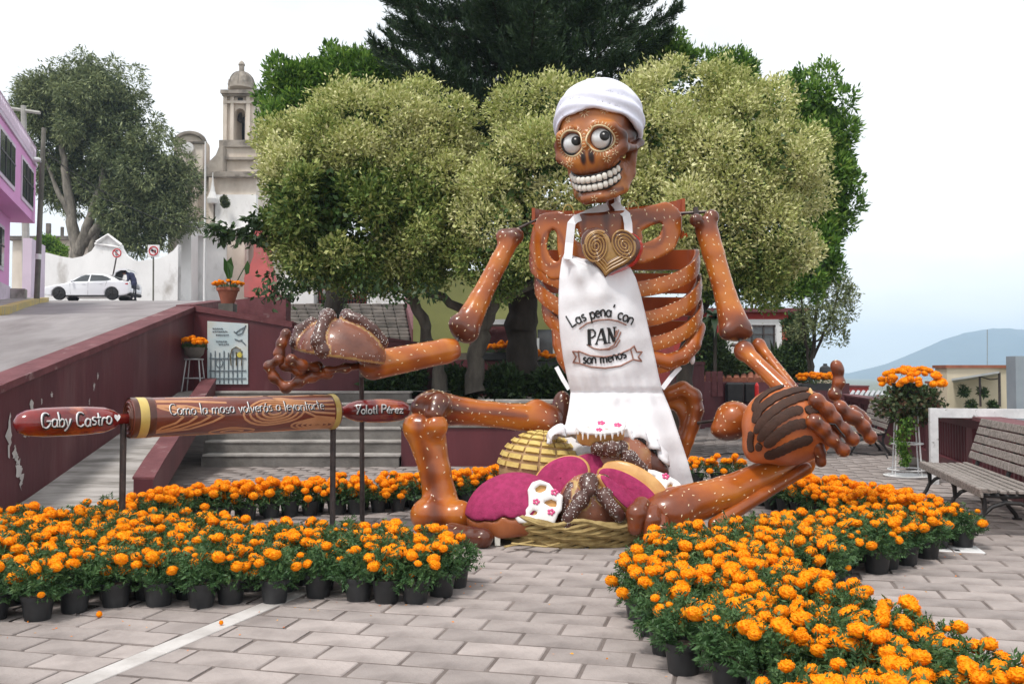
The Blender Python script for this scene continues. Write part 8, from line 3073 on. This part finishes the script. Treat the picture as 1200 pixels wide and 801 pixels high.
# painted wood rings
grain = MT['grain'] = mat('painted light wood grain', (.56,.27,.13), (.48,.22,.10), sc=9, rough=.3, coat=.4)
mb = MB()
def pstroke(pts, r=.0105, off=.181):
    P_ = []
    for i in range(len(pts)-1):
        for k in range(5):
            t = k/5
            P_.append(pin(min(max(pts[i][0]*(1-t)+pts[i+1][0]*t, .19), plen-.09), pts[i][1]*(1-t)+pts[i+1][1]*t, off))
    P_.append(pin(min(max(pts[-1][0], .19), plen-.09), pts[-1][1], off))
    # flat brush stroke lying on the barrel
    P_ = np.array(P_); T = nrm(np.gradient(P_, axis=0))
    N_ = nrm(P_-(pa+np.outer((P_-pa) @ pdv, pdv))); S_ = np.cross(N_, T)
    V, fs = [], []
    for i in range(len(P_)):
        V += [P_[i]-S_[i]*r, P_[i]+N_[i]*.0025, P_[i]+S_[i]*r]
        if i:
            b = (i-1)*3
            fs += [(b, b+1, b+4, b+3), (b+1, b+2, b+5, b+4)]
    mb.add(V, fs)
for k in range(6):           # chevrons at the left end
    w_ = .18+.16*k; e = .30+.105*k
    pstroke([(.20, .62-.02*k+.1*(k > 2)), (e*.75, .50+.03*k), (e*1.05+.04, .26), (e*1.22+.06, .0), (e*1.08+.04, -.28), (e*.8, -.52-.05*k), (.20, -.72-.05*k)] if k < 4 else [(.20, .9+.1*(k-4)), (.5, .86+.08*(k-4)), (.85, .74)])
def rings(s0, a0, rs0, ra0, n, ph):
    for k in range(n):
        q_ = (k+1)/n
        pstroke([(s0+rs0*q_*math.cos(t)*(1+.12*math.sin(t*2+ph)), a0+ra0*q_*math.sin(t)*(1+.10*math.cos(t*3+ph))) for t in np.linspace(0, 2*PI, 22)])
rings(1.32, .12, .30, .72, 5, .4)
rings(.92, -.98, .20, .26, 2, 1.0)
rings(1.80, -.72, .26, .42, 5, 2.0)
for k in range(5):
    pstroke([(plen-.10, .72-.26*k), (plen-.32, .70-.22*k), (plen-.52, .80-.12*k), (plen-.66-.02*k, 1.05)])
for k in range(4): pstroke([(.3+k*.5, 1.28+.1*(k % 2)), (.55+k*.5, 1.20), (.75+k*.5, 1.3)])
part('wood_grain_painting', mb, grain, rp_, smooth=60)
def on_pin(u, v, s0, a0, tilt=0.0): return pin(s0+u, a0+(v+tilt*u)/.18, .183)
mbw, mbk = MB(), MB()
txt = 'Como la masa volverás a levantarte'
wd = letter_width(txt)
hh = (plen-.52)/wd
def fmap(u, v, o=0.0): return pin(.30+u, .12+(v*1.12+o)/.18+.05*u, .1828)
lettering(mbk, txt, hh, lambda u, v: pin(.307+u, .09+(v*1.12)/.18+.05*u, .1815), .0072, .05, random.Random(6))
lettering(mbw, txt, hh, fmap, .0052, .05, random.Random(6))
part('lettering_shadow', mbk, MT['ink'], rp_)
part('lettering', mbw, MT['paint_white'], rp_, label='white hand lettering reading Como la masa volverás a levantarte')
def handle_text(txt, c0, c1, px0, px1, pyb, h, r, sh, R_, sd, pyb2=None):
    d = nrm(c1-c0)
    if d[0] < 0: d = -d; base = c1
    else: base = c0
    U = nrm(np.array([0,0,1.0])-d*d[2]); V_ = np.cross(d, U)
    if V_[1] > 0: V_ = -V_
    L_ = float(np.linalg.norm(c1-c0)); wd = letter_width(txt)
    k = (px1*L_-px0*L_)/(wd*h)
    for mb_, rr_, dx, dz, ro in ((MB(), r*1.35, .008, -.010, R_+.001), (MB(), r, 0, 0, R_+.004)):
        f_ = lambda u, v: base+d*(px0*L_+u*k+dx)+(V_*math.cos((v+pyb+dz)/R_)+U*math.sin((v+pyb+dz)/R_))*ro
        lettering(mb_, txt, h, f_, rr_, .05, random.Random(sd))
        part('lettering', mb_, MT['ink'] if dx else MT['paint_white'], rp_, label='white lettering reading '+txt if not dx else None)
handle_text('Gaby Castro', h0a, h0b, .17, .86, -.035, .125, .0075, 0, .126, 3)
handle_text('Yolotl Pérez', h1a, h1b, .17, .88, -.02, .085, .0075, 0, .126, 4)
d = nrm(h0a-h0b)
U = nrm(np.array([0,0,1.0])-d*d[2]); V_ = np.cross(d, U); V_ = -V_ if V_[1] > 0 else V_
L_ = float(np.linalg.norm(h0a-h0b))
pts = []
for i in range(20):
    t = 2*PI*i/20
    x = 16*math.sin(t)**3*.0018; y = (13*math.cos(t)-5*math.cos(2*t)-2*math.cos(3*t)-math.cos(4*t))*.0022
    pts.append(h0b+d*(L_*.93+x)+(V_*math.cos((y+.02)/.1)+U*math.sin((y+.02)/.1))*.108)
part('painted_heart', MB().add(pts, [tuple(range(20))]), MT['paint_white'], rp_)
# ================================================================== AIR: thin haze between here and the mountains
hz = bpy.data.materials.new('haze air')
hz.use_nodes = True
t = hz.node_tree
t.nodes.clear()
o_ = t.nodes.new('ShaderNodeOutputMaterial')
v_ = t.nodes.new('ShaderNodeVolumePrincipled')
v_.inputs['Density'].default_value = .00036
v_.inputs['Density Attribute'].default_value = ''
v_.inputs['Color'].default_value = (.64, .81, 1.0, 1)
v_.inputs['Anisotropy'].default_value = 0.0
t.links.new(v_.outputs[0], o_.inputs['Volume'])
hb = part('haze', MB().box((-2200, -60, -14), (2600, 4250, 190)), hz)
setp(hb, 'thin bluish air fading the far mountains', kind='stuff')
